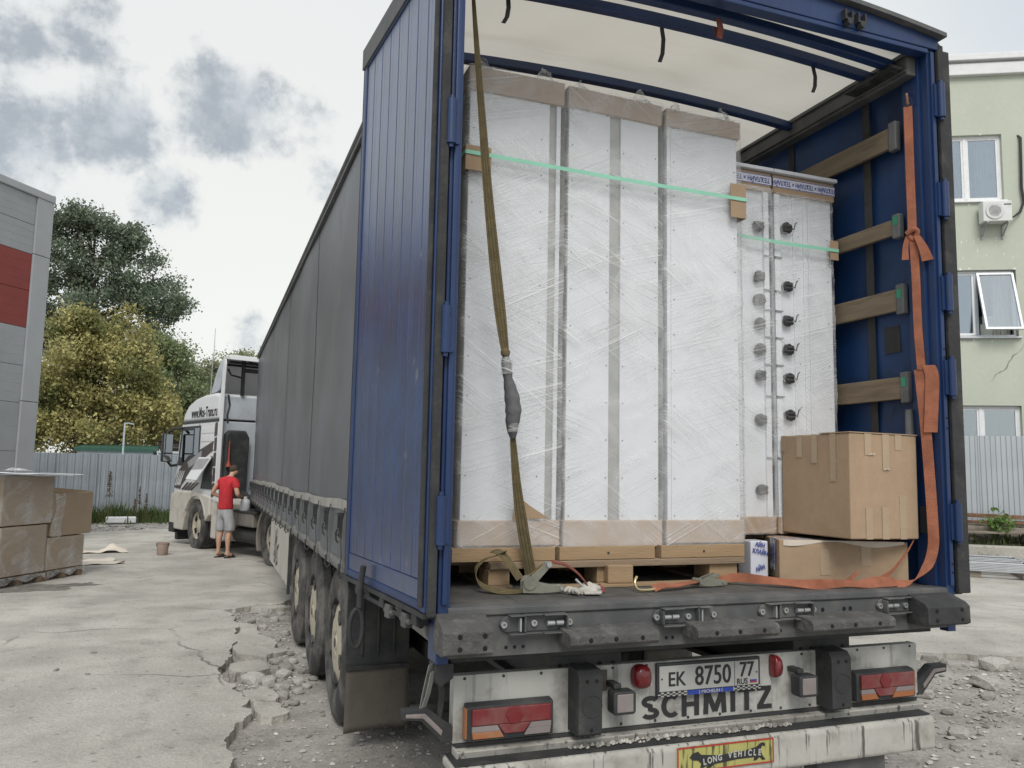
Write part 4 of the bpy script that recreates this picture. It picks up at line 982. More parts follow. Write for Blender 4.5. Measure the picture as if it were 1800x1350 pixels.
# --- chassis
for sx in (-1, 1):
    x = sx * .60
    m = MB().box(x - .06, x + .06, .25, 12.9, 1.08, 1.105).box(x - .06, x + .06, .25, 12.9, .70, .725).box(x - .006, x + .006, .25, 12.9, .725, 1.08)
    m.box(x - .16 , x + .16, .13, .26, .72, .96)
    m.mat(1)
    for qx in (-.12, -.06, 0, .06, .12):
        for qz in (.80, .86, .92): m.cyl((x + qx, .1305, qz), (x + qx, .127, qz), .010, n=8)
    part(m, 'chassis_rail', ('steel_dark', 'black_hole'))
for y in np.arange(.5, 13.2, .55):
    part(MB().box(-1.2, 1.2, y - .03, y + .03, 1.105, 1.148), 'cross_member', 'steel_dark')
AX = (2.808, 4.118, 5.428)
for y in AX:
    part(MB().cyl((-1.0, y, .52), (1.0, y, .52), .07, n=12).box(-.72, -.48, y - .55, y + .2, .50, .60).box(.48, .72, y - .55, y + .2, .50, .60).cyl((-.6, y + .1, .6), (-.6, y + .1, .72), .13, n=14).cyl((.6, y + .1, .6), (.6, y + .1, .72), .13, n=14), 'axle', 'steel_dark', smooth=40)
tyre_prof = [(.285, -.150), (.300, -.176), (.36, -.190), (.44, -.184), (.492, -.170), (.517, -.148), (.520, -.10), (.520, -.085), (.508, -.083), (.508, -.070), (.520, -.068), (.520, -.008), (.508, -.006), (.508, .006), (.520, .008), (.520, .068), (.508, .070), (.508, .083), (.520, .085), (.520, .10), (.517, .148), (.492, .170), (.44, .184), (.36, .190), (.300, .176), (.285, .150)]
tyre_me = MB().lathe(tyre_prof + [tyre_prof[0]], (0, 0, 0), (1, 0, 0), 48, cap=False).mesh('tyre', MATS['tyre'], smooth=40)
rim_me = MB().lathe([(.0, .02), (.24, .02), (.27, -.03), (.286, -.15), (.296, -.176), (.30, -.17), (.292, .14)], (0, 0, 0), (1, 0, 0), 40).mesh('wheel', MATS['steel_dark'], smooth=40)
cm = MB().lathe([(.0, -.178), (.045, -.178), (.05, -.170), (.075, -.166), (.08, -.172), (.20, -.170), (.245, -.158), (.272, -.136), (.284, -.14), (.284, -.13), (.24, -.12), (.0, -.12)], (0, 0, 0), (1, 0, 0), 40)
cm.mat(1)
for k in range(5):
    a = k * 2 * math.pi / 5 + .35
    M = Matrix.Rotation(a, 4, 'X')
    cm.prism([(-.028, .195), (.028, .195), (.05, .255), (-.05, .255)], 'x', -.1795, -.150, M)
cm.lathe([(.0, -.1815), (.030, -.1815), (.034, -.174)], (0, 0, 0), (1, 0, 0), 16)
cov_me = cm.mesh('wheel_cover', [MATS['wheel_cream'], MATS['tyre']], smooth=30)
for i, y in enumerate(AX):
    for sx in (-1, 1):
        w = inst('wheel', rim_me, T, Matrix.Translation((sx * 1.037, y, .512)) @ (Matrix() if sx < 0 else Matrix.Rotation(math.pi, 4, 'Z')) @ Matrix.Rotation(.9 * i + .3, 4, 'X'))
        inst('tyre', tyre_me, w); inst('wheel_cover', cov_me, w)
# mudguards and flaps
def guard(y, sx):
    m = MB(); n = 12
    pr = [(y - .60 * math.cos(t), .50 + .60 * math.sin(t)) for t in np.linspace(.35, math.pi - .35, n)]
    return pr
for sx in (-1, 1):
    x0, x1 = (-1.24, -.84) if sx < 0 else (.84, 1.24)
    m = MB(); ya = AX[0]
    pr = [(2.21, .48), (2.20, .95), (2.26, 1.02), (2.55, 1.038), (AX[2] + .5, 1.038), (AX[2] + .62, .95), (AX[2] + .64, .72)]
    pin = [(a + (.012 if i < 3 else 0 if i < 5 else -.012), b - (.012 if 2 <= i <= 5 else 0)) for i, (a, b) in enumerate(pr)]
    m.prism(pr + pin[::-1], 'x', x0, x1)
    for q in (.10, .20, .30): m.box(x0 + q - .008, x0 + q + .008, 2.195, 2.205, .55, .92)
    part(m, 'mudguard', 'plastic_dark', bev=.004)
    def flap(u, v):
        return (x0 + (x1 - x0) * u - .012 * v * (u - .5), 2.195 - .03 * (1 - v) + .018 * math.sin(u * 3.1) * (1 - v), .105 + .385 * v + .02 * (1 - v) * (u - .2))
    m = MB(); m.grid(flap, 12, 10); o = part(m, 'mud_flap', 'canvas_flap', smooth=60, fix=False); o.modifiers.new('s', 'SOLIDIFY').thickness = .008
    part(MB().box(x0, x1, 2.180, 2.192, .468, .492), 'flap_strip', 'rubber')
# storage box with sprayed sign, side guards, landing legs
mat('box_beige', (.46, .44, .39), .6, var=.06, vs=2, bump=.05, dirt=((.32, .30, .26), .6, 3, .5, .72))
sb = part(MB().box(-1.262, -.85, 5.92, 8.42, .475, 1.03), 'side_box', 'box_beige', bev=.012)
m = MB()
gl = lambda pts: [(-1.266, 7.55 - a, .50 + b) for a, b in pts]
m.tube(gl([(0, .05), (.06, .10), (.05, .25), (.12, .42), (.2, .46), (.24, .38), (.16, .30), (.02, .26)]), .012, 6).tube(gl([(.15, .28), (.35, .22), (.42, .10), (.30, .05), (.18, .10), (.22, .2), (.5, .3)]), .012, 6).tube(gl([(-.1, .12), (.0, .2), (.2, .2)]), .010, 6)
mat('spray', (.17, .165, .15), .8, var=.15, bump=0)
part(m, 'spray_mark', 'spray', sb)
part(MB().box(-1.262, -1.232, 5.86, 5.90, .40, 1.0), 'box_end_bracket', 'steel_dark')
for x in (-.55, .55): part(MB().box(x - .07, x + .07, 10.6, 10.74, .06, 1.05).box(x - .14, x + .14, 10.53, 10.81, .02, .06), 'landing_leg', 'steel_dark', bev=.006)
part(MB().cyl((-1.0, 9.0, .72), (-1.0, 10.2, .72), .16, n=16), 'air_tank', 'steel_dark', smooth=40)

# --- light panel
LP = MB().box(-1.172, 1.142, .105, .111, .668, .917).box(-1.172, -1.168, .111, .16, .668, .917).box(1.138, 1.142, .111, .16, .668, .917).box(-1.172, 1.142, .111, .15, .913, .917)
lp = part(LP, 'light_panel', 'white_dirty', bev=.0015)
part(MB().prism([(.06, .648), (.075, .612), (.14, .612), (.14, .652)], 'x', -1.165, 1.14), 'panel_lip', 'white_grimy', bev=.004)
part(MB().box(-1.16, 1.13, .10, .145, .653, .667), 'panel_joint', 'steel_dark')
m = MB()
for x in np.linspace(-1.13, 1.10, 15): m.cyl((x, .1045, .905), (x, .102, .905), .006, n=8).cyl((x + .04, .1045, .680), (x + .04, .102, .680), .006, n=8)
part(m, 'rivet', 'steel_dark', lp)['kind'] = 'stuff'
def taillamp(x0, x1):
    z0, z1 = .680, .814; y = .050; w = x1 - x0
    h = part(MB().prism([(.1035, z0), (.060, z0 + .004), (.060, z1 - .006), (.075, z1), (.1035, z1 + .004)], 'x', x0, x1), 'tail_lamp', 'plastic_dark', bev=.006)
    f = .0575
    part(MB().box(x0 + .020, x1 - .014, f - .008, f + .004, z0 + .060, z1 - .012), 'red_lens', 'lens_red', h, bev=.004)
    cx = (x0 + x1) / 2 + .012 * (1 if x0 < 0 else -1)
    part(MB().prism([(cx + .037 * math.cos(a), z0 + .092 + .037 * math.sin(a)) for a in [k * math.pi / 3 for k in range(6)]], 'y', f - .013, f + .002), 'hex_reflector', 'lens_red_dark', h, bev=.002)
    part(MB().prism([(cx - .068, z0 + .0595), (cx + .068, z0 + .0595), (cx + .040, z0 + .024), (cx - .040, z0 + .024)], 'y', f - .0085, f + .003), 'red_lens', 'lens_red', h, bev=.003)
    part(MB().prism([(x0 + .020, z0 + .0585), (cx - .070, z0 + .0585), (cx - .057, z0 + .038), (x0 + .020, z0 + .038)], 'y', f - .007, f + .003), 'clear_lens', 'lens_clear', h)
    part(MB().prism([(cx + .070, z0 + .0585), (x1 - .014, z0 + .0585), (x1 - .014, z0 + .038), (cx + .057, z0 + .038)], 'y', f - .007, f + .003), 'clear_lens', 'lens_clear', h)
    part(MB().prism([(x0 + .020, z0 + .037), (cx - .056, z0 + .037), (cx - .042, z0 + .012), (x0 + .024, z0 + .012)], 'y', f - .007, f + .003), 'amber_lens', 'lens_amber', h, bev=.002)
    part(MB().prism([(cx + .056, z0 + .037), (x1 - .014, z0 + .037), (x1 - .018, z0 + .012), (cx + .042, z0 + .012)], 'y', f - .007, f + .003), 'amber_lens', 'lens_amber' if x0 > 0 else 'lens_clear', h, bev=.002)
    ex = x0 if x0 < 0 else x1
    part(MB().box(ex - .005, ex + .005, .062, .098, z0 + .012, z1 - .01), 'side_lens', 'lens_amber', h, bev=.002)
taillamp(-1.132, -.775); taillamp(.732, 1.080)
for x0, x1 in ((-.694, -.592), (.540, .648)):
    m = MB().prism([(.1035, .680), (.012, .676), (.0, .686), (.0, .900), (.020, .926), (.1035, .932)], 'x', x0, x1).mat(1)
    for a, b in ((.35, .885), (.75, .885), (.55, .70)): m.cyl((x0 + (x1 - x0) * a, .004, b), (x0 + (x1 - x0) * a, -.0015, b), .008, n=10)
    m.mat(0); m.lathe([(.044, .0), (.044, .003), (.040, .003), (.040, .0)], ((x0 + x1) / 2 + .008, .0005, .79), (0, -1, 0), 24)
    part(m, 'upright_buffer', ('rubber', 'black_hole'), smooth=30, bev=.008)
for cx, cz in ((-.490, .790), (.415, .790)):
    m = MB().prism([(cx - .042, cz - .045), (cx + .042, cz - .045), (cx + .050, cz - .035), (cx + .050, cz + .038), (cx + .042, cz + .046), (cx - .042, cz + .046), (cx - .050, cz + .038), (cx - .050, cz - .035)], 'y', .0, .062)
    m.box(cx - .035, cx + .0, .03, .1035, cz + .047, cz + .070)
    wl = part(m, 'work_lamp', 'plastic_dark', bev=.006)
    part(MB().box(cx - .036, cx + .036, -.004, .003, cz - .034, cz + .036), 'lens', 'lens_clear', wl, bev=.004)
for cx, fl in ((-.370, 0), (.292, 1)):
    m = MB(); a0, a1 = .042, .050
    for rr, yy in ((1, .1035), (1, .075), (.8, .058), (.35, .050)):
        pass
    pts = []
    prof = [(1.0, .1035), (1.0, .078), (.86, .062), (.45, .052), (.0, .050)]
    nn = 20; vs = []
    for q, yy in prof:
        for k in range(nn):
            t = 2 * math.pi * k / nn; ex = math.copysign(abs(math.cos(t)) ** .7, math.cos(t)); ez = math.copysign(abs(math.sin(t)) ** .8, math.sin(t))
            if fl and ex < -.0: ex *= .25
            vs.append((cx + ex * .041 * q, yy, .866 + ez * .048 * q))
    m.add(vs, [(j * nn + k, j * nn + (k + 1) % nn, (j + 1) * nn + (k + 1) % nn, (j + 1) * nn + k) for j in range(len(prof) - 1) for k in range(nn)])
    part(m, 'marker_lamp', 'lens_red_dark', smooth=50)
part(MB().box(-.565, -.520, .100, .1045, .82, .90), 'stained_label', 'canvas_flap')
# number plate
np_ = part(MB().box(-.295, .225, .088, .1035, .775, .912), 'plate_frame', 'plastic_dark', bev=.004)
part(MB().box(-.283, .213, .0855, .0875, .797, .900), 'plate', 'plate_white', np_)
m = MB()
text_mb(m, 'EK', .082, FACE(-.200, .0850, .842), .0003, .92, .0, heavy=.0016)
text_mb(m, '8750', .112, FACE(-.020, .0850, .847), .0003, .82, .0, heavy=.002)
text_mb(m, '77', .088, FACE(.152, .0850, .860), .0003, .86, .0, heavy=.002)
text_mb(m, 'RUS', .034, FACE(.128, .0848, .812), .0006, .95, .0008)
m.box(.0885, .0905, .0845, .0853, .799, .898)
for x in (-.272, .203): m.cyl((x, .0853, .848), (x, .0838, .848), .004, n=8)
part(m, 'plate_lettering', 'ink', np_)['kind'] = 'stuff'
fb = MB().mat(0).box(.168, .204, .0846, .0853, .818, .825).mat(1).box(.168, .204, .0846, .0853, .811, .8175).mat(2).box(.168, .204, .0846, .0853, .804, .8105)
part(fb, 'plate_flag', ('plate_white', 'flag_blue', 'sign_red'), np_)
st_ = MB().mat(0).box(-.150, .080, .082, .0875, .777, .794).mat(1)
for k in range(10):
    for j in range(3):
        for xa in (-.291, .086):
            if (k + j) % 2 == 0: st_.box(xa + k * .0138, xa + (k + 1) * .0138, .0825, .0875, .777 + j * .0057, .777 + (j + 1) * .0057)
st_.mat(2).box(-.291, -.151, .0835, .0875, .7771, .7939).box(.081, .222, .0835, .0875, .7771, .7939)
part(st_, 'advert_strip', ('flag_blue', 'ink', 'plate_white'), np_)
m = MB(); text_mb(m, '⟩ MICHELIN ⟨', .018, FACE(-.035, .0812, .7855), .0005, 1.15, .0004); part(m, 'advert_lettering', 'plate_white', np_)
def stroke(m, pts, w, y0, y1, sx, sz, ox, oz):
    n = len(pts); L_, R_ = [], []
    for i in range(n):
        a = Vector(pts[max(i - 1, 0)]); b = Vector(pts[min(i + 1, n - 1)]); t = (b - a).normalized(); nn = Vector((-t.y, t.x)) * w / 2; p_ = Vector(pts[i]); L_.append(p_ + nn); R_.append(p_ - nn)
    m.prism([(ox + q.x * sx, oz + q.y * sz) for q in L_ + R_[::-1]], 'y', y0, y1)
def arc(cx, cy, rx, ry, a0, a1, n=12): return [(cx + rx * math.cos(rad(a0 + (a1 - a0) * k / n)), cy + ry * math.sin(rad(a0 + (a1 - a0) * k / n))) for k in range(n + 1)]
G_ = {'S': [arc(.36, .745, .24, .155, 20, 270, 14) + arc(.36, .255, .25, .155, 90, -160, 14)[0:]], 'C': [arc(.42, .5, .30, .40, 50, 310, 20)], 'H': [[(.12, 0), (.12, 1)], [(.62, 0), (.62, 1)], [(.12, .5), (.62, .5)]], 'M': [[(.12, 0), (.17, 1)], [(.88, 0), (.83, 1)], [(.19, .97), (.50, .10)], [(.81, .97), (.50, .10)]], 'I': [[(.12, 0), (.12, 1)]], 'T': [[(.34, 0), (.34, 1)], [(.0, .905), (.68, .905)]], 'Z': [[(.04, .905), (.62, .905)], [(.03, .095), (.64, .095)], [(.54, .88), (.12, .12)]]}
adv = {'S': .76, 'C': .80, 'H': .86, 'M': 1.12, 'I': .36, 'T': .76, 'Z': .72}
tot = sum(adv[c] for c in 'SCHMITZ'); sx_l = .665 / tot; xl = -.361; m = MB(); kk = 0
for c in 'SCHMITZ':
    for st_p in G_[c]:
        stroke(m, st_p, .19, .1025 - .0001 * kk, .1048, sx_l, .096, xl, .6845); kk += 1
    xl += adv[c] * sx_l
part(m, 'maker_lettering', 'ink', lp)
# marker arms
for sx, x0 in ((-1, -1.172), (1, 1.142)):
    M = Matrix.Translation((x0, .10, .70)) @ (Matrix() if sx > 0 else Matrix.Rotation(math.pi, 4, 'Z') @ Matrix.Translation((0, -.06, 0)))
    m = MB().prism([(.0, -.02), (.035, -.03), (.125, .060), (.195, .068), (.197, .105), (.100, .105), (.0, .030)], 'y', .01, .055, M).mat(1).prism([(.045, .0), (.118, .070), (.185, .076), (.185, .090), (.110, .088), (.040, .020)], 'y', .005, .06, M)
    part(m, 'marker_arm', ('rubber', 'lens_clear'), bev=.004)
part(MB().box(-1.27, -1.0, .34, .40, .70, .74).box(-1.27, -1.0, .33, .345, .70, .72), 'hanger_bar', 'steel_dark')
# --- underride bumper
m = MB().prism([(-.002, .462), (-.012, .475), (-.012, .595), (.0, .612), (.145, .618), (.145, .585), (.02, .58), (.02, .475)], 'x', -1.20, 1.118)
ub = part(m, 'underrun_bumper', 'white_grimy', bev=.008)
part(MB().prism([(.006, .6165), (.146, .6195), (.146, .623), (.006, .620)], 'x', -1.19, 1.11), 'bumper_top', 'steel_dark', ub)
part(MB().box(-.70, -.50, .03, .13, .20, .58), 'bumper_leg', 'steel_beam', bev=.01)
part(MB().box(.48, .86, .03, .13, .26, .578), 'bumper_leg', 'steel_beam', bev=.01)
for x in (-.62, .62): part(MB().box(x - .05, x + .05, .15, .30, .45, .72), 'bumper_bracket', 'steel_dark')
sg = part(MB().box(-.262, .208, -.0165, -.0125, .503, .602), 'sign_plate', 'sign_yellow', ub)
m = MB().box(-.262, .208, -.0185, -.0166, .596, .602).box(-.262, .208, -.0185, -.0166, .503, .508).box(-.262, -.257, -.0185, -.0166, .508, .596).box(.203, .208, -.0185, -.0166, .508, .596)
part(m, 'sign_border', 'sign_red', ub)
# long black dog silhouette carrying the words
dog = [(-.205, .560), (-.190, .575), (-.165, .580), (-.150, .566), (-.060, .556), (.060, .562), (.120, .572), (.140, .585), (.155, .588), (.165, .580), (.160, .570), (.150, .576), (.140, .560), (.150, .535), (.165, .518), (.150, .516), (.135, .530), (.120, .520), (.105, .518), (.110, .532), (.020, .532), (-.090, .524), (-.105, .512), (-.125, .511), (-.115, .526), (-.140, .515), (-.155, .515), (-.150, .532), (-.165, .545), (-.190, .548)]
part(MB().prism(dog, 'y', -.0185, -.0167), 'sign_dog', 'ink', ub)
m = MB()
for i, ch in enumerate('LONG VEHICLE'):
    t = i / 11; text_mb(m, ch, .034, Matrix.Translation((-.135 + .270 * t, -.0192, .541 + .010 * math.sin(t * 3.0) - .004 + .010 * t)) @ Matrix.Rotation(rad(90), 4, 'X') @ Matrix.Rotation(.12 * math.cos(t * 3.1), 4, 'Z'), .0005, .82, .0012)
part(m, 'sign_lettering', 'plate_white', ub)['kind'] = 'stuff'
# gravel shaken on to the plate behind the light panel
r = np.random.default_rng(9); m = MB()
for k in range(420):
    x = r.uniform(-.72, .35); y = r.uniform(.03, .12); s = .004 + .008 * r.random(); z = .622 + s * .3
    m.add([(x + s, y, z), (x - s, y + s, z), (x - s, y - s, z), (x, y, z + s * 1.3)], [(0, 1, 2), (0, 3, 1), (1, 3, 2), (2, 3, 0)])
g = part(m, 'lodged_grit', 'gravel', ub); g['kind'] = 'stuff'
# ================================================================== CARGO
mat('cabinet_white', (.70, .725, .76), .4, var=.02, bump=.02)
mat('cabinet_grey', (.34, .34, .325), .5, var=.05, bump=.02)
mat('cardboard', (.37, .265, .175), .85, var=.07, vs=3, bump=.08, bs=40, spec=.25, dirt=((.30, .21, .14), .4, 3, .5, .72))
mat('cardboard_light', (.375, .27, .18), .85, var=.06, vs=3, bump=.06, bs=40, spec=.25, dirt=((.36, .26, .17), .4, 3, .5, .72))
add_grain(MATS['cardboard_light'], 14, .12); add_grain(MATS['cardboard'], 14, .12)
mat('pallet_wood', (.34, .235, .135), .8, var=.16, vs=2, bump=.25, bs=20, stretch=(1, 10, 10), dirt=((.25, .17, .10), .6, 4, .5, .72))
mat('pallet_old', (.27, .20, .135), .85, var=.2, vs=2, bump=.3, bs=20, stretch=(1, 10, 10), dirt=((.13, .10, .075), .7, 4, .48, .7))
mat('strap_mint', (.28, .62, .46), .5, var=.05, bump=.05)
mat('olive_web', (.15, .118, .058), .9, var=.18, vs=25, bump=.5, bs=220)
mat('olive_line', (.06, .048, .022), .9, var=.1, bump=0)
mat('orange_web', (.32, .118, .066), .9, var=.18, vs=14, bump=.5, bs=220, dirt=((.24, .075, .035), .6, 9, .5, .72))
mat('grey_wrap', (.115, .115, .12), .7, var=.12, vs=20, bump=.25, bs=60)
mat('ratchet_steel', (.26, .26, .215), .45, metal=.55, var=.15, vs=14, bump=.08)
mat('gold_zinc', (.55, .46, .26), .3, metal=.8, var=.12, vs=14, bump=.04)
mat('tape_print', (.62, .63, .70), .35, var=.05, bump=.03)
mat('tape_blue', (.03, .05, .26), .5, var=.1, bump=0)
mat('black_cord', (.05, .051, .053), .75, var=.2, vs=40, bump=.4, bs=120)
mat('glove_white', (.50, .48, .43), .95, var=.14, vs=14, bump=.4, bs=120, dirt=((.30, .27, .23), .6, 12, .5, .7))
mat('glove_red', (.20, .06, .055), .9, var=.2, vs=12, bump=.3, bs=90)
mat('cabinet_side', (.52, .50, .455), .5, var=.06, bump=.03)
mat('gap_shade_navy', (.010, .014, .04), .5, var=.1, bump=0)  # darkness of the gap between the lower cabinets, put into a body colour
mat('side_film', (.5, .52, .55), .4, var=.1, bump=.05)
def film_mat(name, dens, seed, base=.05):
    m = bpy.data.materials.new(name); m.use_nodes = True; nt = m.node_tree; N = nt.nodes.new; L = nt.links.new
    b = nt.nodes['Principled BSDF']; b.inputs['Base Color'].default_value = (.86, .87, .88, 1); b.inputs['Roughness'].default_value = .16; b.inputs['Specular IOR Level'].default_value = .9
    tcn = N('ShaderNodeTexCoord')
    def lines(ang, sc, lo, hi, off):
        mp = N('ShaderNodeMapping'); mp.inputs['Rotation'].default_value = (0, rad(ang), 0); mp.inputs['Location'].default_value = (off, 0, off); L(tcn.outputs['Object'], mp.inputs['Vector'])
        mp2 = N('ShaderNodeMapping'); mp2.inputs['Scale'].default_value = (.30, .30, sc); L(mp.outputs[0], mp2.inputs['Vector'])
        n = N('ShaderNodeTexNoise'); n.inputs['Scale'].default_value = 1; n.inputs['Detail'].default_value = 2; n.inputs['Roughness'].default_value = .6; L(mp2.outputs[0], n.inputs['Vector'])
        r = N('ShaderNodeMapRange'); r.interpolation_type = 'SMOOTHSTEP'; L(n.outputs['Fac'], r.inputs['Value']); r.inputs['From Min'].default_value = lo; r.inputs['From Max'].default_value = hi
        k = N('ShaderNodeTexNoise'); k.inputs['Scale'].default_value = 1.7; k.inputs['Detail'].default_value = 1; L(mp.outputs[0], k.inputs['Vector'])
        kr = N('ShaderNodeMapRange'); kr.interpolation_type = 'SMOOTHSTEP'; L(k.outputs['Fac'], kr.inputs['Value']); kr.inputs['From Min'].default_value = .44; kr.inputs['From Max'].default_value = .60
        q = N('ShaderNodeMath'); q.operation = 'MULTIPLY'; L(r.outputs[0], q.inputs[0]); L(kr.outputs[0], q.inputs[1]); return q.outputs[0]
    acc = None
    for a, sc, off in ((15, 85, seed), (-20, 95, seed + 3.1), (-36, 80, seed + 5.7), (27, 100, seed + 9.2)):
        l = lines(a, sc, .54, .66, off)
        if acc is None: acc = l
        else:
            mx = N('ShaderNodeMath'); mx.operation = 'MAXIMUM'; L(acc, mx.inputs[0]); L(l, mx.inputs[1]); acc = mx.outputs[0]
    cn = N('ShaderNodeTexNoise'); cn.inputs['Scale'].default_value = 3.2; cn.inputs['Detail'].default_value = 5; cn.inputs['Distortion'].default_value = 1.2; L(tcn.outputs['Object'], cn.inputs['Vector'])
    cm_ = N('ShaderNodeMapRange'); cm_.interpolation_type = 'SMOOTHSTEP'; L(cn.outputs['Fac'], cm_.inputs['Value']); cm_.inputs['From Min'].default_value = .40; cm_.inputs['From Max'].default_value = .66; cm_.inputs['To Min'].default_value = base; cm_.inputs['To Max'].default_value = base + .26
    mr = N('ShaderNodeMath'); mr.operation = 'MULTIPLY_ADD'; mr.use_clamp = True; L(acc, mr.inputs[0]); mr.inputs[1].default_value = dens - base; L(cm_.outputs[0], mr.inputs[2])
    bp = N('ShaderNodeBump'); bp.inputs['Strength'].default_value = .7; bp.inputs['Distance'].default_value = .006; L(acc, bp.inputs['Height']); L(bp.outputs[0], b.inputs['Normal'])
    t = N('ShaderNodeBsdfTransparent'); mx = N('ShaderNodeMixShader'); L(mr.outputs[0], mx.inputs[0]); L(t.outputs[0], mx.inputs[1]); L(b.outputs[0], mx.inputs[2])
    L(mx.outputs[0], nt.nodes['Material Output'].inputs['Surface']); return m
FILM = [film_mat('stretch_film', .42, s, .14) for s in (1.0, 23.0, 47.0)]
FILM_B = film_mat('stretch_film_thin', .34, 71.0, .08)
FILM_C = film_mat('stretch_film_clear', .7, 91.0, .16)

def wrap(parent, x0, x1, y0, y1, z0, z1, fm, seed, front=True):
    m = MB(); per = [(x0, y1), (x0, y0 + .012), (x0 + .012, y0), (x1 - .012, y0), (x1, y0 + .012), (x1, y1)]
    pts = []
    segs = [30, 2, 36, 2, 30]
    for (a, b), n in zip(zip(per, per[1:]), segs):
        for k in range(n): pts.append((a[0] + (b[0] - a[0]) * k / n, a[1] + (b[1] - a[1]) * k / n))
    pts.append(per[-1])
    if front: pts = pts[28:-28]
    nz = 90; n = len(pts); cx = (x0 + x1) / 2; cy = (y0 + y1) / 2
    V = []
    for j in range(nz + 1):
        z = z0 + (z1 - z0) * j / nz
        for i, (x, y) in enumerate(pts):
            w = .004 * mnoise.noise((x * 4 + seed, y * 4, z * 6)) + .0035 * mnoise.noise((x * 3 + z * 9 + seed, y * 3, z * 22 - x * 8))
            off = .006 + w
            dx = off * (-1 if x < cx else 1) * (1 if abs(x - cx) > (x1 - x0) / 2 - .02 else 0); dy = -off if y < y0 + .013 else 0
            V.append((x + dx, y + dy, z))
    F = [(j * n + i, j * n + i + 1, (j + 1) * n + i + 1, (j + 1) * n + i) for j in range(nz) for i in range(n - 1)]
    m.add(V, F)
    return m.build('stretch_film', fm, parent, smooth=80, fix=False)
def tuft(parent, x, y, z, s, fm, seed):
    r = random.Random(seed); m = MB()
    def fn(u, v):
        return (x + (u - .5) * s * 1.3 + .02 * mnoise.noise((u * 5 + seed, v * 4, 0)), y + .04 * mnoise.noise((u * 4, v * 5 + seed, 2)) + .03 * v, z + v * s * (.8 * math.exp(-((u - .55) / .28) ** 2) + .12) + .01 * mnoise.noise((u * 9, v * 6, seed)))
    m.grid(fn, 14, 8)
    m.build('film_tuft', fm, parent, smooth=70, fix=False)
mat('cardboard_pale', (.45, .36, .285), .8, var=.07, vs=3, bump=.08, bs=40, spec=.3)
def cap(parent, x0, x1, y0, y1, z0, z1, m='cardboard_pale', tilt=0., name='cardboard_cap'):
    M = Matrix.Translation(((x0 + x1) / 2, 0, (z0 + z1) / 2)) @ Matrix.Rotation(tilt, 4, 'Y') @ Matrix.Translation((-(x0 + x1) / 2, 0, -(z0 + z1) / 2))
    return MB().box(x0, x1, y0, y1, z0, z1, M).build(name, MATS[m], parent, bev=.006)
def screws(parent, xs, zs, y):
    m = MB()
    for x in xs:
        for z in zs: m.cyl((x, y, z), (x, y - .003, z), .0028, n=8)
    o = m.build('screw', MATS['steel_dark'], parent); o['kind'] = 'stuff'; return o
CY0, CY1 = .52, 1.45
defs = [(-1.040, -.575, 'white wrapped metal cabinet at the left, behind the olive lashing strap'),
        (-.530, -.030, 'white wrapped metal cabinet in the middle with a grey central strip'),
        (.020, .446, 'plain white wrapped metal cabinet, right of the three tall front ones')]
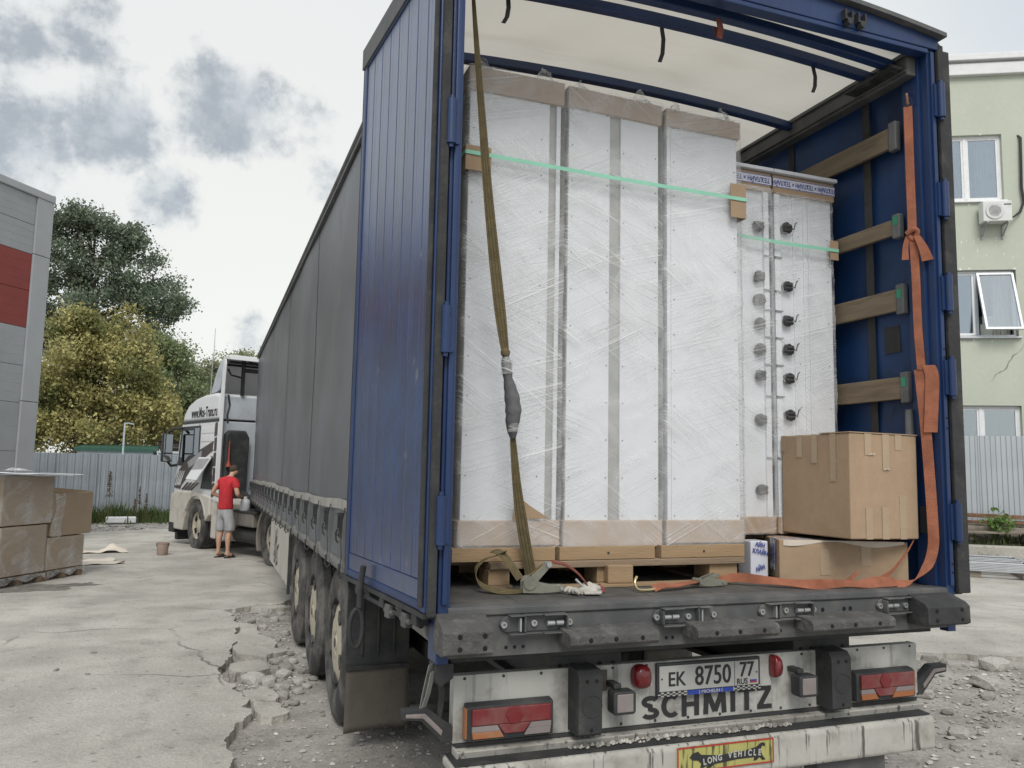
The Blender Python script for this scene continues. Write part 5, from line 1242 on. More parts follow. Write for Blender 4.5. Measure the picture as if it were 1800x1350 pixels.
for i, (x0, x1, lab) in enumerate(defs):
    c = empty('metal_cabinet', ((x0 + x1) / 2, CY0, 1.345)); tag(c, lab, 'cabinet', 'tall wrapped cabinets at the trailer rear')
    ox, oy, oz = c.location
    A = lambda a: a - ox
    Bz = lambda z: z - oz
    Yf = 0.0
    body = MB().box(A(x0) + .004, A(x1) - .004, Yf + .02, CY1 - oy, Bz(1.365), Bz(3.575))
    b = body.build('body', MATS['cabinet_side'], c, bev=.004)
    fp = []
    if i == 0:
        fp = [(x0, x1 - .075), ]
        MB().box(A(x1) - .022, A(x1), Yf - .002, Yf + .06, Bz(1.345), Bz(3.575)).build('flange', MATS['cabinet_white'], c, bev=.003)
        MB().box(A(x1) - .056, A(x1) - .023, Yf + .012, Yf + .03, Bz(1.365), Bz(3.575)).build('recessed_strip', MATS['cabinet_grey'], c)
        MB().box(A(x0), A(x1) - .058, Yf, Yf + .02, Bz(1.37), Bz(3.57)).build('front_panel', MATS['cabinet_white'], c, bev=.003)
        screws(c, (A(x0) + .02, A(x1) - .10), [Bz(1.5 + .18 * k) for k in range(12)], Yf)
    elif i == 1:
        MB().box(A(x0), A(x0) + .225, Yf, Yf + .02, Bz(1.37), Bz(3.57)).build('front_panel', MATS['cabinet_white'], c, bev=.003)
        MB().box(A(x0) + .285, A(x1), Yf, Yf + .02, Bz(1.37), Bz(3.57)).build('front_panel', MATS['cabinet_white'], c, bev=.003)
        MB().box(A(x0) + .226, A(x0) + .284, Yf + .012, Yf + .03, Bz(1.37), Bz(3.57)).build('recessed_strip', MATS['cabinet_grey'], c)
        screws(c, (A(x0) + .018, A(x0) + .21, A(x0) + .30, A(x1) - .018), [Bz(1.5 + .18 * k) for k in range(12)], Yf)
    else:
        MB().box(A(x0), A(x0) + .022, Yf - .002, Yf + .06, Bz(1.345), Bz(3.575)).build('flange', MATS['cabinet_white'], c, bev=.003)
        MB().box(A(x0) + .024, A(x1), Yf, Yf + .02, Bz(1.37), Bz(3.57)).build('front_panel', MATS['cabinet_white'], c, bev=.003)
        screws(c, (A(x0) + .04, A(x1) - .018), [Bz(1.5 + .18 * k) for k in range(12)], Yf)
    MB().box(A(x0) + (.0 if i != 1 else .01), A(x1) - .01, Yf + .004, Yf + .04, Bz(1.345), Bz(1.366)).build('base_rail', MATS['cabinet_white'], c)
    for fx_ in (x0 + .05, x1 - .05): MB().box(A(fx_) - .018, A(fx_) + .018, Yf - .006, Yf + .03, Bz(1.318), Bz(1.3445)).build('foot', MATS['cabinet_white'], c, bev=.003)
    cap(c, A(x0) - .014, A(x1) + .014, Yf - .016, CY1 - oy, Bz(1.366) if i != 1 else Bz(1.352), Bz(1.480))
    cap(c, A(x0) - .012, A(x1) + .014, Yf - .016, CY1 - oy, Bz(3.482), Bz(3.60 - .012 * i), tilt=(0, .025, .006)[i])
    wrap(c, A(x0) - .016, A(x1) + .016, Yf - .018, CY1 - oy, Bz(1.36), Bz(3.605 - .012 * i), FILM[i], i * 7.3)
    for k, tx in enumerate((.12, .80)): tuft(c, A(x0) + (x1 - x0) * tx, Yf - .01, Bz(3.59 - .012 * i), .08 + .02 * k, FILM_C, i * 3 + k)
    if i == 0:
        MB().add([(A(-.80), -.026, Bz(1.485)), (A(-.62), -.026, Bz(1.49)), (A(-.72), -.028, Bz(1.55)), (A(-.785), -.03, Bz(1.60))], [(0, 1, 2, 3)]).build('torn_cardboard', MATS['cardboard_light'], c, fix=False)
# mint strapping with corner protectors
def ring_strap(x0, x1, y0, y1, z, dz, label):
    o = MB().ribbon([(x0, y1, z), (x0, y0 + .004, z), (x0 + .004, y0, z), ((x0 + x1) / 2, y0 - .002, z + dz / 2 - .006), (x1 - .004, y0, z + dz), (x1, y0 + .004, z + dz), (x1, y1, z + dz), (x0, y1, z)], (0, 0, .019), .0012).build('packing_strap', MATS['strap_mint'])
    return tag(o, label, 'strap')
ring_strap(-1.072, .476, .470, 1.47, 3.160, -.020, 'mint green packing strap round the three tall front cabinets')
for x0, x1, z0, z1, lab in ((-1.068, -.945, 3.078, 3.195, 'small cardboard corner guard under the mint strap at the left cabinet'), (.375, .470, 3.040, 3.220, 'cardboard corner guard under the mint strap on the right front cabinet')):
    s = x0 if x0 < 0 else x1
    m = MB().box(x0, x1, .4745, .4785, z0, z1).box(s - .002, s + .002, .479, .56, z0, z1)
    tag(m.build('corner_guard', MATS['cardboard_light']), lab, 'cardboard guard')

# two lower cabinets behind, with printed tape
cap_txt = 'ТЕХЛАЙН'
for i, (x0, x1, lab) in enumerate(((.482, .720, 'narrow white cabinet with coiled cords, squeezed behind the plain front cabinet'), (.757, 1.158, 'lower white cabinet with coiled cords next to the blue trailer wall'))):
    y0 = .625; y1 = 1.45
    c = empty('corded_cabinet', ((x0 + x1) / 2, y0, 1.40)); tag(c, lab, 'cabinet', 'lower cabinets with cords')
    ox, oy, oz = c.location; A = lambda a: a - ox; Bz = lambda z: z - oz
    MB().box(A(x0) + .004, A(x1) - .004, .02, y1 - oy, Bz(1.402), Bz(3.36)).build('body', MATS['gap_shade_navy' if i else 'cabinet_white'], c, bev=.003)
    MB().box(A(x0), A(x1), .0, .02, Bz(1.402), Bz(3.36)).build('front_panel', MATS['cabinet_white'], c, bev=.003)
    e0, e1 = (x1 - .034, x1) if i == 0 else (x0, x0 + .040)
    MB().box(A(e0), A(e1), -.014, -.0005, Bz(1.42), Bz(3.28)).build('edge_profile', MATS['cabinet_white'], c, bev=.003)
    for q in ((x0 + .06, x0 + .085),) if i == 0 else ((x0 + .13, x0 + .145), (x0 + .20, x0 + .225), (x0 + .235, x0 + .245)):
        MB().box(A(q[0]), A(q[1]), -.007, -.0005, Bz(1.42), Bz(3.28)).build('rib', MATS['cabinet_white'], c, bev=.002)
    MB().box(A(x0) - .016, A(x1) + .016, -.045, y1 - oy, Bz(3.372), Bz(3.392)).build('lid', MATS['cabinet_white'], c, bev=.003)
    cap(c, A(x0) - .010, A(x1) + .012, -.022, y1 - oy, Bz(3.262), Bz(3.368), 'cardboard')
    cap(c, A(x0) - .010, A(x1) + .012, -.022, y1 - oy, Bz(1.401), Bz(1.490), 'cardboard')
    MB().box(A(x0) - .0105, A(x1) + .0125, -.0245, -.0225, Bz(3.296), Bz(3.352)).build('printed_tape', MATS['tape_print'], c)
    m = MB(); s = 'ТЕХЛАЙН × ТЕХЛАЙН × ТЕХЛАЙН' if i else 'ТЕХЛАЙН × ТЕХ'
    text_mb(m, s, .036, Matrix.Translation(((A(x0) + A(x1)) / 2, -.0252, Bz(3.325))) @ Matrix.Rotation(math.pi, 4, 'Y') @ Matrix.Rotation(rad(90), 4, 'X') @ Matrix.Rotation(0, 4, 'Z') if False else Matrix.Translation(((A(x0) + A(x1)) / 2, -.0252, Bz(3.325))) @ Matrix.Rotation(rad(90), 4, 'X') @ Matrix.Rotation(math.pi, 4, 'Z'), .0005, .72 if i else .85, .0008)
    for q in (3.299, 3.349): m.box(A(x0) - .009, A(x1) + .011, -.0255, -.0246, Bz(q) - .0015, Bz(q) + .0015)
    m.build('tape_lettering', MATS['tape_blue'], c)
    wrap(c, A(x0) + .002, A(x1) - .001, -.048 if i == 0 else -.020, y1 - oy, Bz(1.40), Bz(3.27), FILM_B, 40 + i * 9)
    zs = (3.06, 2.78, 2.65, 2.52, 2.38, 2.24, 2.0, 1.63) if i == 0 else (3.07, 2.74, 2.55, 2.39, 2.23, 2.03)
    for k, z in enumerate(zs):
        kx = A(e0) - .040 if i == 0 else A(e1) + .034; r = random.Random(k + 50 * i); m = MB()
        for w_ in range(7):
            a0 = r.uniform(0, 6.28); rr = r.uniform(.014, .029)
            m.tube([(kx + rr * math.cos(a0 + t) * 1.05 + r.uniform(-.003, .003), -.018 - .012 * math.sin(t * 1.3 + w_) , Bz(z) + rr * math.sin(a0 + t)) for t in np.linspace(0, 6.0, 12)], .0055, 6)
        m.tube([(kx - .026, -.020, Bz(z) - .012), (kx + .026, -.028, Bz(z) - .012)], .012, 6).tube([(kx - .024, -.020, Bz(z) + .012), (kx + .026, -.028, Bz(z) + .012)], .012, 6)
        if i == 1: m.tube([(kx + .03, -.02, Bz(z) + .01), (kx + .045, -.03, Bz(z) - .004), (kx + .055, -.03, Bz(z) + .03), (kx + .066, -.03, Bz(z) + .038)], .003, 5)
        m.build('cord_coil', MATS['black_cord'], c, smooth=60, fix=False)
    m = MB()
    for z in (2.90, 2.71, 2.60, 2.45, 2.30, 2.13, 1.80): m.cyl((A(e0) - .004, -.017, Bz(z)), (A(e1) + .004, -.017, Bz(z)), .005, n=6)
    for k, z in enumerate((2.90, 2.71, 2.60, 2.45, 2.30, 2.13, 1.80)):
        MB().cyl((A(e0) - .004, -.018, Bz(z)), (A(e1) + .004, -.018, Bz(z)), .005, n=6).build('hinge_pin', MATS['galv'], c)
    screws(c, (A(x0) + .05, A(x1) - .03) if i == 0 else (A(x0) + .17, A(x1) - .03), [Bz(1.6 + .24 * k) for k in range(7)], -.001)
ring_strap(.466, 1.176, .580, 1.47, 2.985, -.010, 'mint green packing strap round the two lower cabinets')
tag(MB().box(1.115, 1.172, .5835, .5865, 2.92, 3.03).build('corner_guard', MATS['cardboard_light']), 'small cardboard corner guard under the strap beside the blue wall', 'cardboard guard')

# pallets under the cargo
def small_base(x0, x1, lab):
    c = empty('cabinet_base', (x0, .46, 1.303)); tag(c, lab, 'pallet base', 'wooden bases under the cabinets')
    w = x1 - x0
    MB().box(0, w, 0, .022, .001, .060).mat(0).build('front_board', MATS['pallet_wood'], c, bev=.002)
    MB().cyl((w * .5, -.002, .03), (w * .5, .004, .03), .006, n=8).build('knot', MATS['web_brown'], c)
    for q in (0, w - .022): MB().box(q, q + .022, .023, .95, .001, .060).build('side_board', MATS['pallet_wood'], c)
    for k in range(6): MB().box(.024, w - .024, .03 + k * .155, .13 + k * .155, -.0005 + .001, .0145).build('slat', MATS['pallet_wood'], c)
small_base(-1.090, -.602, 'new wooden base under the left tall cabinet')
small_base(-.580, -.085, 'new wooden base under the middle tall cabinet')
small_base(-.050, .425, 'new wooden base under the right tall cabinet')
p = empty('euro_pallet', (-1.06, .44, 1.188)); tag(p, 'worn wooden pallet carrying the three tall cabinets', 'pallet')
for k in range(6): MB().box(.14 if k == 0 else .0, 1.47, k * .19, k * .19 + .12, .084, .114).build('deck_board', MATS['pallet_old'], p, bev=.003)
for xx in (.14, .67, 1.28):
    for yy in (.0, .45, .92): MB().box(xx, xx + (.10 if xx < 1 else .16), yy + .02, yy + .16, .013, .0835).build('block', MATS['pallet_wood'], p, bev=.004)
for xx in (.14, .67, 1.28): MB().box(xx, xx + .11, 0.01, 1.08, .0, .0125).build('bottom_board', MATS['pallet_old'], p)
o = MB().box(0, .125, 0, .12, 0, .082).build('wood_offcut', MATS['pallet_wood'], bev=.006); o.location = (-.362, .405, 1.1925 + .0085); o.rotation_euler = (0, 0, rad(-6)); tag(o, 'split wood block standing under the front edge of the pallet', 'wood block')
o = MB().box(-.70, .34, 0, .07, 0, .012).build('loose_board', MATS['pallet_wood'], bev=.002); o.location = (-.05, .375, 1.1885); tag(o, 'flat pale board lying on the deck before the pallet', 'board')
p = empty('rear_pallet', (.48, .74, 1.188)); tag(p, 'pallet hidden under the lower cabinets behind the cartons', 'pallet')
for k in range(5): MB().box(0, .69, k * .17, k * .16 + .11, .18, .21).build('deck_board', MATS['pallet_old'], p)
for xx in (0, .30, .58): MB().box(xx, xx + .10, 0, .70, .0, .179).build('stringer', MATS['pallet_old'], p)

# cartons on the right
def carton(name, loc, rz, w, d, h, m, lab, tilt=(0, 0)):
    c = empty(name, loc, rz); c.rotation_euler = (tilt[0], tilt[1], rz); tag(c, lab, 'carton')
    mm = MB()
    n = 10
    def face(a, b, cc, dd):
        mm.grid(lambda u, v: (Vector(a) * (1 - u) + Vector(b) * u) * (1 - v) + (Vector(dd) * (1 - u) + Vector(cc) * u) * v, 6, 6)
    P = lambda x, y, z: (x * w, y * d, z * h)
    for q in ([(0, 0, 0), (1, 0, 0), (1, 0, 1), (0, 0, 1)], [(1, 0, 0), (1, 1, 0), (1, 1, 1), (1, 0, 1)], [(1, 1, 0), (0, 1, 0), (0, 1, 1), (1, 1, 1)], [(0, 1, 0), (0, 0, 0), (0, 0, 1), (0, 1, 1)], [(0, 0, 1), (1, 0, 1), (1, 1, 1), (0, 1, 1)], [(0, 1, 0), (1, 1, 0), (1, 0, 0), (0, 0, 0)]):
        face(*[P(*z) for z in q])
    bm = bmesh.new(); me = mm.mesh('box', MATS[m]); bm.from_mesh(me); bmesh.ops.remove_doubles(bm, verts=bm.verts, dist=1e-5)
    for v in bm.verts:
        k = .0024 * mnoise.noise(v.co * 5 + Vector((h * 9, 0, 0)))
        if .02 < v.co.z < h - .02: v.co += Vector((k, k, 0))
    bmesh.ops.recalc_face_normals(bm, faces=bm.faces); bm.to_mesh(me); bm.free()
    o = inst('box', me, c); b = o.modifiers.new('b', 'BEVEL'); b.width = .006; b.segments = 2; b.limit_method = 'ANGLE'; b.angle_limit = rad(50)
    return c
mat('clear_tape', (.39, .29, .195), .25, var=.04, bump=.05, bs=30, spec=.6)
mat('tape_shine', (.62, .56, .48), .2, var=.1, bump=.1)
cb = carton('upper_carton', (.765, .105, 1.412), 0, .42, .49, .505, 'cardboard_light', 'large plain cardboard box resting on top of the flat box', (0, .008))
for x, z0, z1 in ((.09, .40, .505), (.20, .33, .505), (.28, .43, .505), (.09, .0, .15), (.19, .0, .155), (.30, .0, .21)):
    MB().box(x, x + .042, -.0024, -.0019, z0, z1).build('tape_strip', MATS['clear_tape'], cb)
for y, z0 in ((.09, .27), (.22, .36), (.33, .39), (.45, .42)):
    MB().box(-.0024, -.0019, y, y + .042, z0, .505).build('tape_strip', MATS['clear_tape'], cb)
MB().box(-.004, .424, -.004, .20, .506, .511).build('lid_flap', MATS['cardboard_light'], cb)
for x, z in ((.13, .405), (.22, .335)):
    MB().tube([(x - .015, -.005, z - .003), (x, -.007, z + .003), (x + .01, -.006, z - .001), (x + .02, -.005, z + .003)], .0022, 5).build('tape_curl', MATS['tape_shine'], cb)
lc = carton('flat_carton', (.585, .400, 1.190), rad(-22.8), .63, .29, .200, 'cardboard_light', 'long flat cardboard box with printed blue tape lying on the deck')
MB().box(.20, .245, -.0024, -.0019, .03, .16).build('tape_strip', MATS['clear_tape'], lc)
MB().box(.40, .45, -.0024, -.0019, .08, .19).build('tape_strip', MATS['clear_tape'], lc)
m = MB(); m.grid(lambda u, v: (.02 + .59 * u, -.0035 - .003 * math.sin(u * 20), .200 - .03 * v * (.6 + .4 * math.sin(u * 9 + 1))), 40, 2)
m.build('tape_edge', MATS['tape_shine'], lc, smooth=60, fix=False)
m = MB(); m.grid(lambda u, v: (-.004 - .004 * math.sin(v * 7) * u, .05 + .085 * u + .01 * v, .200 - .15 * v - .012 * math.sin(u * 11)), 8, 8)
m.grid(lambda u, v: (.0 + .34 * u, .05 + .085 * v, .2005), 6, 3)
m.build('printed_tape', MATS['tape_print'], lc, smooth=60, fix=False)
m = MB()
for k, z in enumerate((.165, .125)):
    text_mb(m, 'НИЙАЛ' if k else 'ЛАЙН', .030, Matrix.Translation((-.0105, .10 - .035 * k, .125)) @ Matrix.Rotation(rad(90), 4, 'X') @ Matrix.Rotation(rad(-90), 4, 'Y') @ Matrix.Rotation(rad(-90), 4, 'Z'), .0005, .9, .0008)
for k in range(3): text_mb(m, 'ТЕХЛАЙН', .026, Matrix.Translation((.06 + .12 * k, .092, .2015)), .0004, .8, .0006)
m.build('tape_lettering', MATS['tape_blue'], lc)['kind'] = 'stuff'
pr = carton('taped_parcel', (.485, .492, 1.190), rad(-4), .10, .12, .185, 'tape_print', 'small parcel wrapped in white and blue printed tape between cabinet and flat box')
m = MB()
for k, z in enumerate((.165, .13, .05)): text_mb(m, 'ХЛАЙН' if k % 2 else 'АЙН', .030, Matrix.Translation((.05, -.0065, z)) @ Matrix.Rotation(rad(90), 4, 'X') @ Matrix.Rotation(rad(-12 + 30 * (k == 2)), 4, 'Z'), .0005, .85, .0008)
m.build('tape_lettering', MATS['tape_blue'], pr)['kind'] = 'stuff'

# ------------------------------------------------------------------ lashing straps
def spl(pts, n=8):
    P = [Vector(p) for p in pts]; out = []
    for i in range(len(P) - 1):
        p0, p1, p2, p3 = P[max(i - 1, 0)], P[i], P[i + 1], P[min(i + 2, len(P) - 1)]
        for k in range(n):
            t = k / n; out.append(.5 * ((2 * p1) + (p2 - p0) * t + (2 * p0 - 5 * p1 + 4 * p2 - p3) * t * t + (3 * p1 - p0 - 3 * p2 + p3) * t ** 3))
    return out + [P[-1]]
def striped(path, wd, parent, name='webbing', m0='olive_web', lines=3):
    o = MB().ribbon(path, wd, .003).build(name, MATS[m0], parent, smooth=50)
    if lines:
        n = len(path); W_ = wd if isinstance(wd, list) else [wd] * n
        for q in np.linspace(-.28, .28, lines):
            MB().ribbon([Vector(p) + Vector(w) * q for p, w in zip(path, W_)], [Vector(w) * .05 for w in W_], .0044).build('woven_line', MATS['olive_line'], parent)
ls = empty('lashing_strap', (0, 0, 0)); tag(ls, 'olive striped lashing strap with a grey padded sleeve hanging from the roof', 'strap')
path = spl([(-1.165, .15, 3.90), (-1.135, .18, 3.66), (-1.09, .205, 3.30), (-1.03, .24, 2.85), (-.965, .275, 2.45), (-.918, .30, 2.20)], 6)
wds = []
for k in range(len(path)):
    t = k / (len(path) - 1); w_ = .016 + .034 * min(1, max(0, (t - .15) / .6)) * (1 if t < .85 else max(.45, 1 - (t - .85) * 3.5)); a = .9 * (1 - t)
    wds.append(Vector((math.cos(a), -math.sin(a), .05)) * w_)
striped(path, wds, ls)
path = spl([(-.872, .315, 1.845), (-.835, .345, 1.62), (-.785, .385, 1.42), (-.742, .415, 1.27), (-.722, .425, 1.192)], 6)
striped(path, [Vector((.93, -.2, .22)) * (.026 + .026 * min(1, k / 10)) for k in range(len(path))], ls)
m = MB(); sp = spl([(-.920, .298, 2.215), (-.914, .298, 2.165), (-.905, .298, 2.10), (-.888, .298, 2.03), (-.878, .298, 1.96), (-.880, .303, 1.90), (-.874, .308, 1.845)], 4)
rs = [(.012, .026, .024, .038, .042, .034, .016)[min(6, int(i / 4))] * (1 - (i % 4) / 4) + (.012, .026, .024, .038, .042, .034, .016)[min(6, int(i / 4) + 1)] * ((i % 4) / 4) for i in range(len(sp))]
m.tube(sp, [r_ * (1 + .05 * math.sin(i * 2.1)) * .85 for i, r_ in enumerate(rs)], 14)
sl_ = m.build('padded_sleeve', MATS['grey_wrap'], ls, smooth=60)
for z, x in ((2.15, -.912), (1.90, -.879)):
    MB().tube([(x - .004, .298, z + .04), (x, .298, z + .01), (x + .003, .298, z - .03)], [.024, .0265, .026], 14).build('film_binding', FILM_C, ls, smooth=60)
MB().lathe([(.0, .0), (.018, .004), (.022, .02), (.012, .036), (.0, .04)], (-.920, .298, 2.195), (0, 0, 1), 10).build('knot', MATS['olive_web'], ls, smooth=50)

def ratchet(name, loc, rz, handle, lab, cat='ratchet strap'):
    c = empty(name, loc, rz); tag(c, lab, cat); return c
rt = ratchet('ratchet_strap', (-.80, .285, 1.190), rad(-8), .6, 'olive ratchet strap coiled on the deck edge at the left')
lp_ = spl([(.02, .015, .012), (-.06, .0, .008), (-.14, .01, .012), (-.20, .05, .035), (-.215, .08, .085), (-.18, .10, .125), (-.12, .09, .150), (-.085, .07, .165)], 6)
striped(lp_, [Vector((0, .042 * (1 - .3 * k / len(lp_)), .02 * math.sin(k * .1))) for k in range(len(lp_))], rt)
lp2 = spl([(-.135, .105, .168), (-.105, .085, .160), (-.075, .06, .125), (-.05, .04, .085), (-.03, .03, .055)], 6)
striped(lp2, [Vector((.034, .02, .012))] * len(lp2), rt)
for s in (-.024, .024):
    MB().prism([(-.03, .004), (.06, .002), (.15, .010), (.152, .034), (.10, .034), (.05, .045), (.02, .060), (-.03, .05)], 'y', s - .002, s + .002).build('side_plate', MATS['ratchet_steel'], rt, bev=.001)
    M = Matrix.Translation((.0, 0, .045)) @ Matrix.Rotation(rad(-42), 4, 'Y')
    MB().prism([(-.015, -.022), (.03, -.02), (.11, -.012), (.125, .0), (.11, .014), (.03, .016), (-.015, .02)], 'y', s * .8 - .002, s * .8 + .002, M).build('handle_plate', MATS['ratchet_steel'], rt, bev=.001)
M = Matrix.Translation((.0, 0, .045)) @ Matrix.Rotation(rad(-42), 4, 'Y')
MB().cyl(M @ Vector((.112, -.03, 0)), M @ Vector((.112, .03, 0)), .011, n=12).build('grip', MATS['galv'], rt, smooth=40)
MB().box(.03, .10, -.015, .015, .010, .016, M).build('pawl', MATS['gold_zinc'], rt)
MB().lathe([(.0, -.032), (.028, -.032), (.028, -.027), (.012, -.026), (.012, .026), (.028, .027), (.028, .032), (0, .032)], (0, 0, .045), (0, 1, 0), 18).build('spool', MATS['ratchet_steel'], rt, smooth=40)
MB().cyl((.14, -.03, .022), (.14, .03, .022), .008, n=10).build('axle_pin', MATS['galv'], rt, smooth=40)
hp = spl([(.10, -.01, .132), (.16, -.012, .118), (.21, -.02, .085), (.245, -.03, .045), (.262, -.035, .012)], 5)
MB().ribbon(hp, (0, .022, .01), .004).build('tail_webbing', MATS['strap_redbrown'], rt, smooth=50)
MB().tube(spl([(.20, -.025, .06), (.225, -.035, .035), (.25, -.045, .010), (.258, -.03, .006)], 5), .0055, 8).build('hook', MATS['galv'], rt, smooth=50)

gl_ = empty('work_glove', (-.545, .235, 1.190), rad(15)); tag(gl_, 'crumpled pair of dirty white work gloves with a red palm on the deck edge', 'gloves')
def blob(fn, nu, nv, name, mname):
    MB().grid(fn, nu, nv).build(name, MATS[mname], gl_, smooth=70, fix=True)
def gfn(cx, cy, sx, sy, sz, sd):
    def f(u, v):
        a = u * 2 * math.pi; e = v * math.pi / 2; k = 1 + .30 * mnoise.noise((math.cos(a) * 1.7 + sd, math.sin(a) * 1.7, v * 3)) + .14 * mnoise.noise((math.cos(a) * 5 + sd, math.sin(a) * 5, v * 7))
        return (cx + sx * math.cos(a) * math.cos(e) * k, cy + sy * math.sin(a) * math.cos(e) * k, max(0.001, sz * math.sin(e) * k))
    return f
blob(gfn(0, 0, .062, .045, .040, 1), 30, 10, 'glove', 'glove_white'); blob(gfn(.062, .0, .030, .024, .030, 5), 22, 8, 'red_palm', 'glove_red'); blob(gfn(-.055, .02, .040, .026, .024, 9), 22, 8, 'glove', 'glove_white')
M = Matrix.Rotation(rad(-30), 4, 'Z')
MB().box(-.03, .045, -.075, -.025, .003, .014, M).build('cuff', MATS['glove_white'], gl_, bev=.004)
for k in range(4):
    MB().tube(spl([(-.06 - .008 * k, .03 - .02 * k, .016), (-.085 - .004 * k, .03 - .022 * k, .020), (-.103 + .006 * k, .035 - .026 * k, .008)], 4), [.010] * 5 + [.010, .009, .009, .008][:4], 8).build('finger', MATS['glove_white'], gl_, smooth=60)

os_ = empty('orange_strap', (0, 0, 0)); tag(os_, 'long orange lashing strap hanging on the blue wall and trailing across the deck', 'strap')
hang = spl([(1.205, .100, 3.625), (1.200, .095, 3.50), (1.192, .088, 3.25), (1.185, .080, 3.02), (1.178, .075, 2.93)], 5)
MB().ribbon(hang, [Vector((.028, -.030, 0)) for _ in hang], .004).build('webbing', MATS['orange_web'], os_, smooth=50)
hang2 = spl([(1.178, .070, 2.93), (1.182, .066, 2.7), (1.180, .062, 2.45), (1.186, .055, 2.23)], 5)
MB().ribbon(hang2, [Vector((.026, -.028, 0)) for _ in hang2], .004).build('webbing', MATS['orange_web'], os_, smooth=50)
hang3 = spl([(1.176, .060, 2.24), (1.192, .052, 2.0), (1.200, .045, 1.75), (1.200, .035, 1.50), (1.190, .028, 1.38), (1.155, .035, 1.285), (1.085, .055, 1.215), (1.00, .075, 1.200)], 6)
w3 = []
for k in range(len(hang3)):
    t = k / (len(hang3) - 1); w3.append(Vector((.034, -.034, 0)).lerp(Vector((.012, .030, .042)), max(0, (t - .72) / .28)))
MB().ribbon(hang3, w3, .004).build('webbing', MATS['orange_web'], os_, smooth=50)
floor_p = spl([(1.00, .078, 1.213), (.90, .085, 1.214), (.80, .075, 1.208), (.70, .082, 1.214), (.60, .095, 1.212), (.52, .13, 1.208), (.44, .19, 1.213), (.36, .25, 1.219), (.27, .31, 1.224), (.20, .345, 1.212)], 6)
wf = [Vector((.006 * math.sin(k * .4), .022 + .018 * math.sin(k * .23), .036 + .008 * math.sin(k * .31))) for k in range(len(floor_p))]
MB().ribbon(floor_p, wf, .004).build('webbing', MATS['orange_web'], os_, smooth=50)
MB().ribbon(spl([(1.165, .115, 1.41), (1.12, .125, 1.34), (1.03, .13, 1.255), (.93, .125, 1.215)], 5), (.01, .0, .026), .004).build('webbing_tail', MATS['orange_web'], os_, smooth=50)
MB().ribbon(spl([(.735, .11, 1.212), (.775, .115, 1.235), (.815, .12, 1.262)], 5), [Vector((.0, .006, .030 - .0017 * k)) for k in range(11)], .004).build('webbing_end', MATS['orange_web'], os_, smooth=50)
MB().tube(spl([(1.215, .115, 3.70), (1.200, .10, 3.69), (1.196, .094, 3.66), (1.200, .096, 3.635), (1.208, .10, 3.64)], 4), .007, 8).build('hook', MATS['rusty'], os_, smooth=50)
# knot with two flapping ends, doubled tail further down
MB().tube(spl([(1.155, .088, 2.935), (1.168, .06, 2.955), (1.190, .055, 2.94), (1.182, .072, 2.905), (1.165, .085, 2.925)], 5), .014, 8).build('knot', MATS['orange_web'], os_, smooth=50)
MB().ribbon(spl([(1.160, .085, 2.93), (1.148, .092, 2.87), (1.140, .088, 2.80)], 4), [Vector((.020, -.012, .0)) * (.8 + .08 * k) for k in range(9)], .004).build('knot_end', MATS['orange_web'], os_, smooth=50)
MB().ribbon(spl([(1.180, .050, 2.92), (1.196, .030, 2.86), (1.215, .020, 2.79)], 4), [Vector((.028, -.020, .006)) * (.8 + .10 * k) for k in range(9)], .004).build('knot_end', MATS['orange_web'], os_, smooth=50)
MB().ribbon(spl([(1.186, .045, 2.24), (1.200, .028, 2.26), (1.212, .018, 2.20), (1.208, .022, 2.08), (1.200, .028, 1.93)], 5), [Vector((.046, -.040, .0))] * 21, .005).build('folded_tail', MATS['orange_web'], os_, smooth=50)

hk = ratchet('orange_ratchet', (.06, .290, 1.190), rad(6), 0, 'orange ratchet strap with a gold hook lying in the middle of the deck edge')
MB().tube(spl([(-.375, -.02, .062), (-.392, -.03, .040), (-.385, -.04, .012), (-.35, -.045, .007), (-.30, -.045, .008), (-.285, -.04, .012)], 5), .0065, 8).build('hook', MATS['gold_zinc'], hk, smooth=50)
MB().ribbon(spl([(-.305, -.045, .010), (-.25, -.04, .022), (-.18, -.03, .018), (-.10, -.015, .022), (-.02, .0, .026)], 5), [Vector((0, .036, .022 - .001 * k)) for k in range(21)], .004).build('webbing', MATS['orange_web'], hk, smooth=50)
for s in (-.022, .022):
    MB().prism([(-.03, .006), (.05, .002), (.13, .006), (.14, .022), (.10, .030), (.03, .040), (-.03, .030)], 'y', s - .002, s + .002).build('side_plate', MATS['ratchet_steel'], hk, bev=.001)
    MB().prism([(-.02, .030), (.02, .045), (.08, .060), (.10, .050), (.06, .038), (.0, .024)], 'y', s * .8 - .002, s * .8 + .002).build('handle_plate', MATS['ratchet_steel'], hk, bev=.001)
MB().cyl((-.02, -.03, .026), (-.02, .03, .026), .014, n=12).cyl((.11, -.028, .018), (.11, .028, .018), .008, n=10).build('spool', MATS['ratchet_steel'], hk, smooth=40)
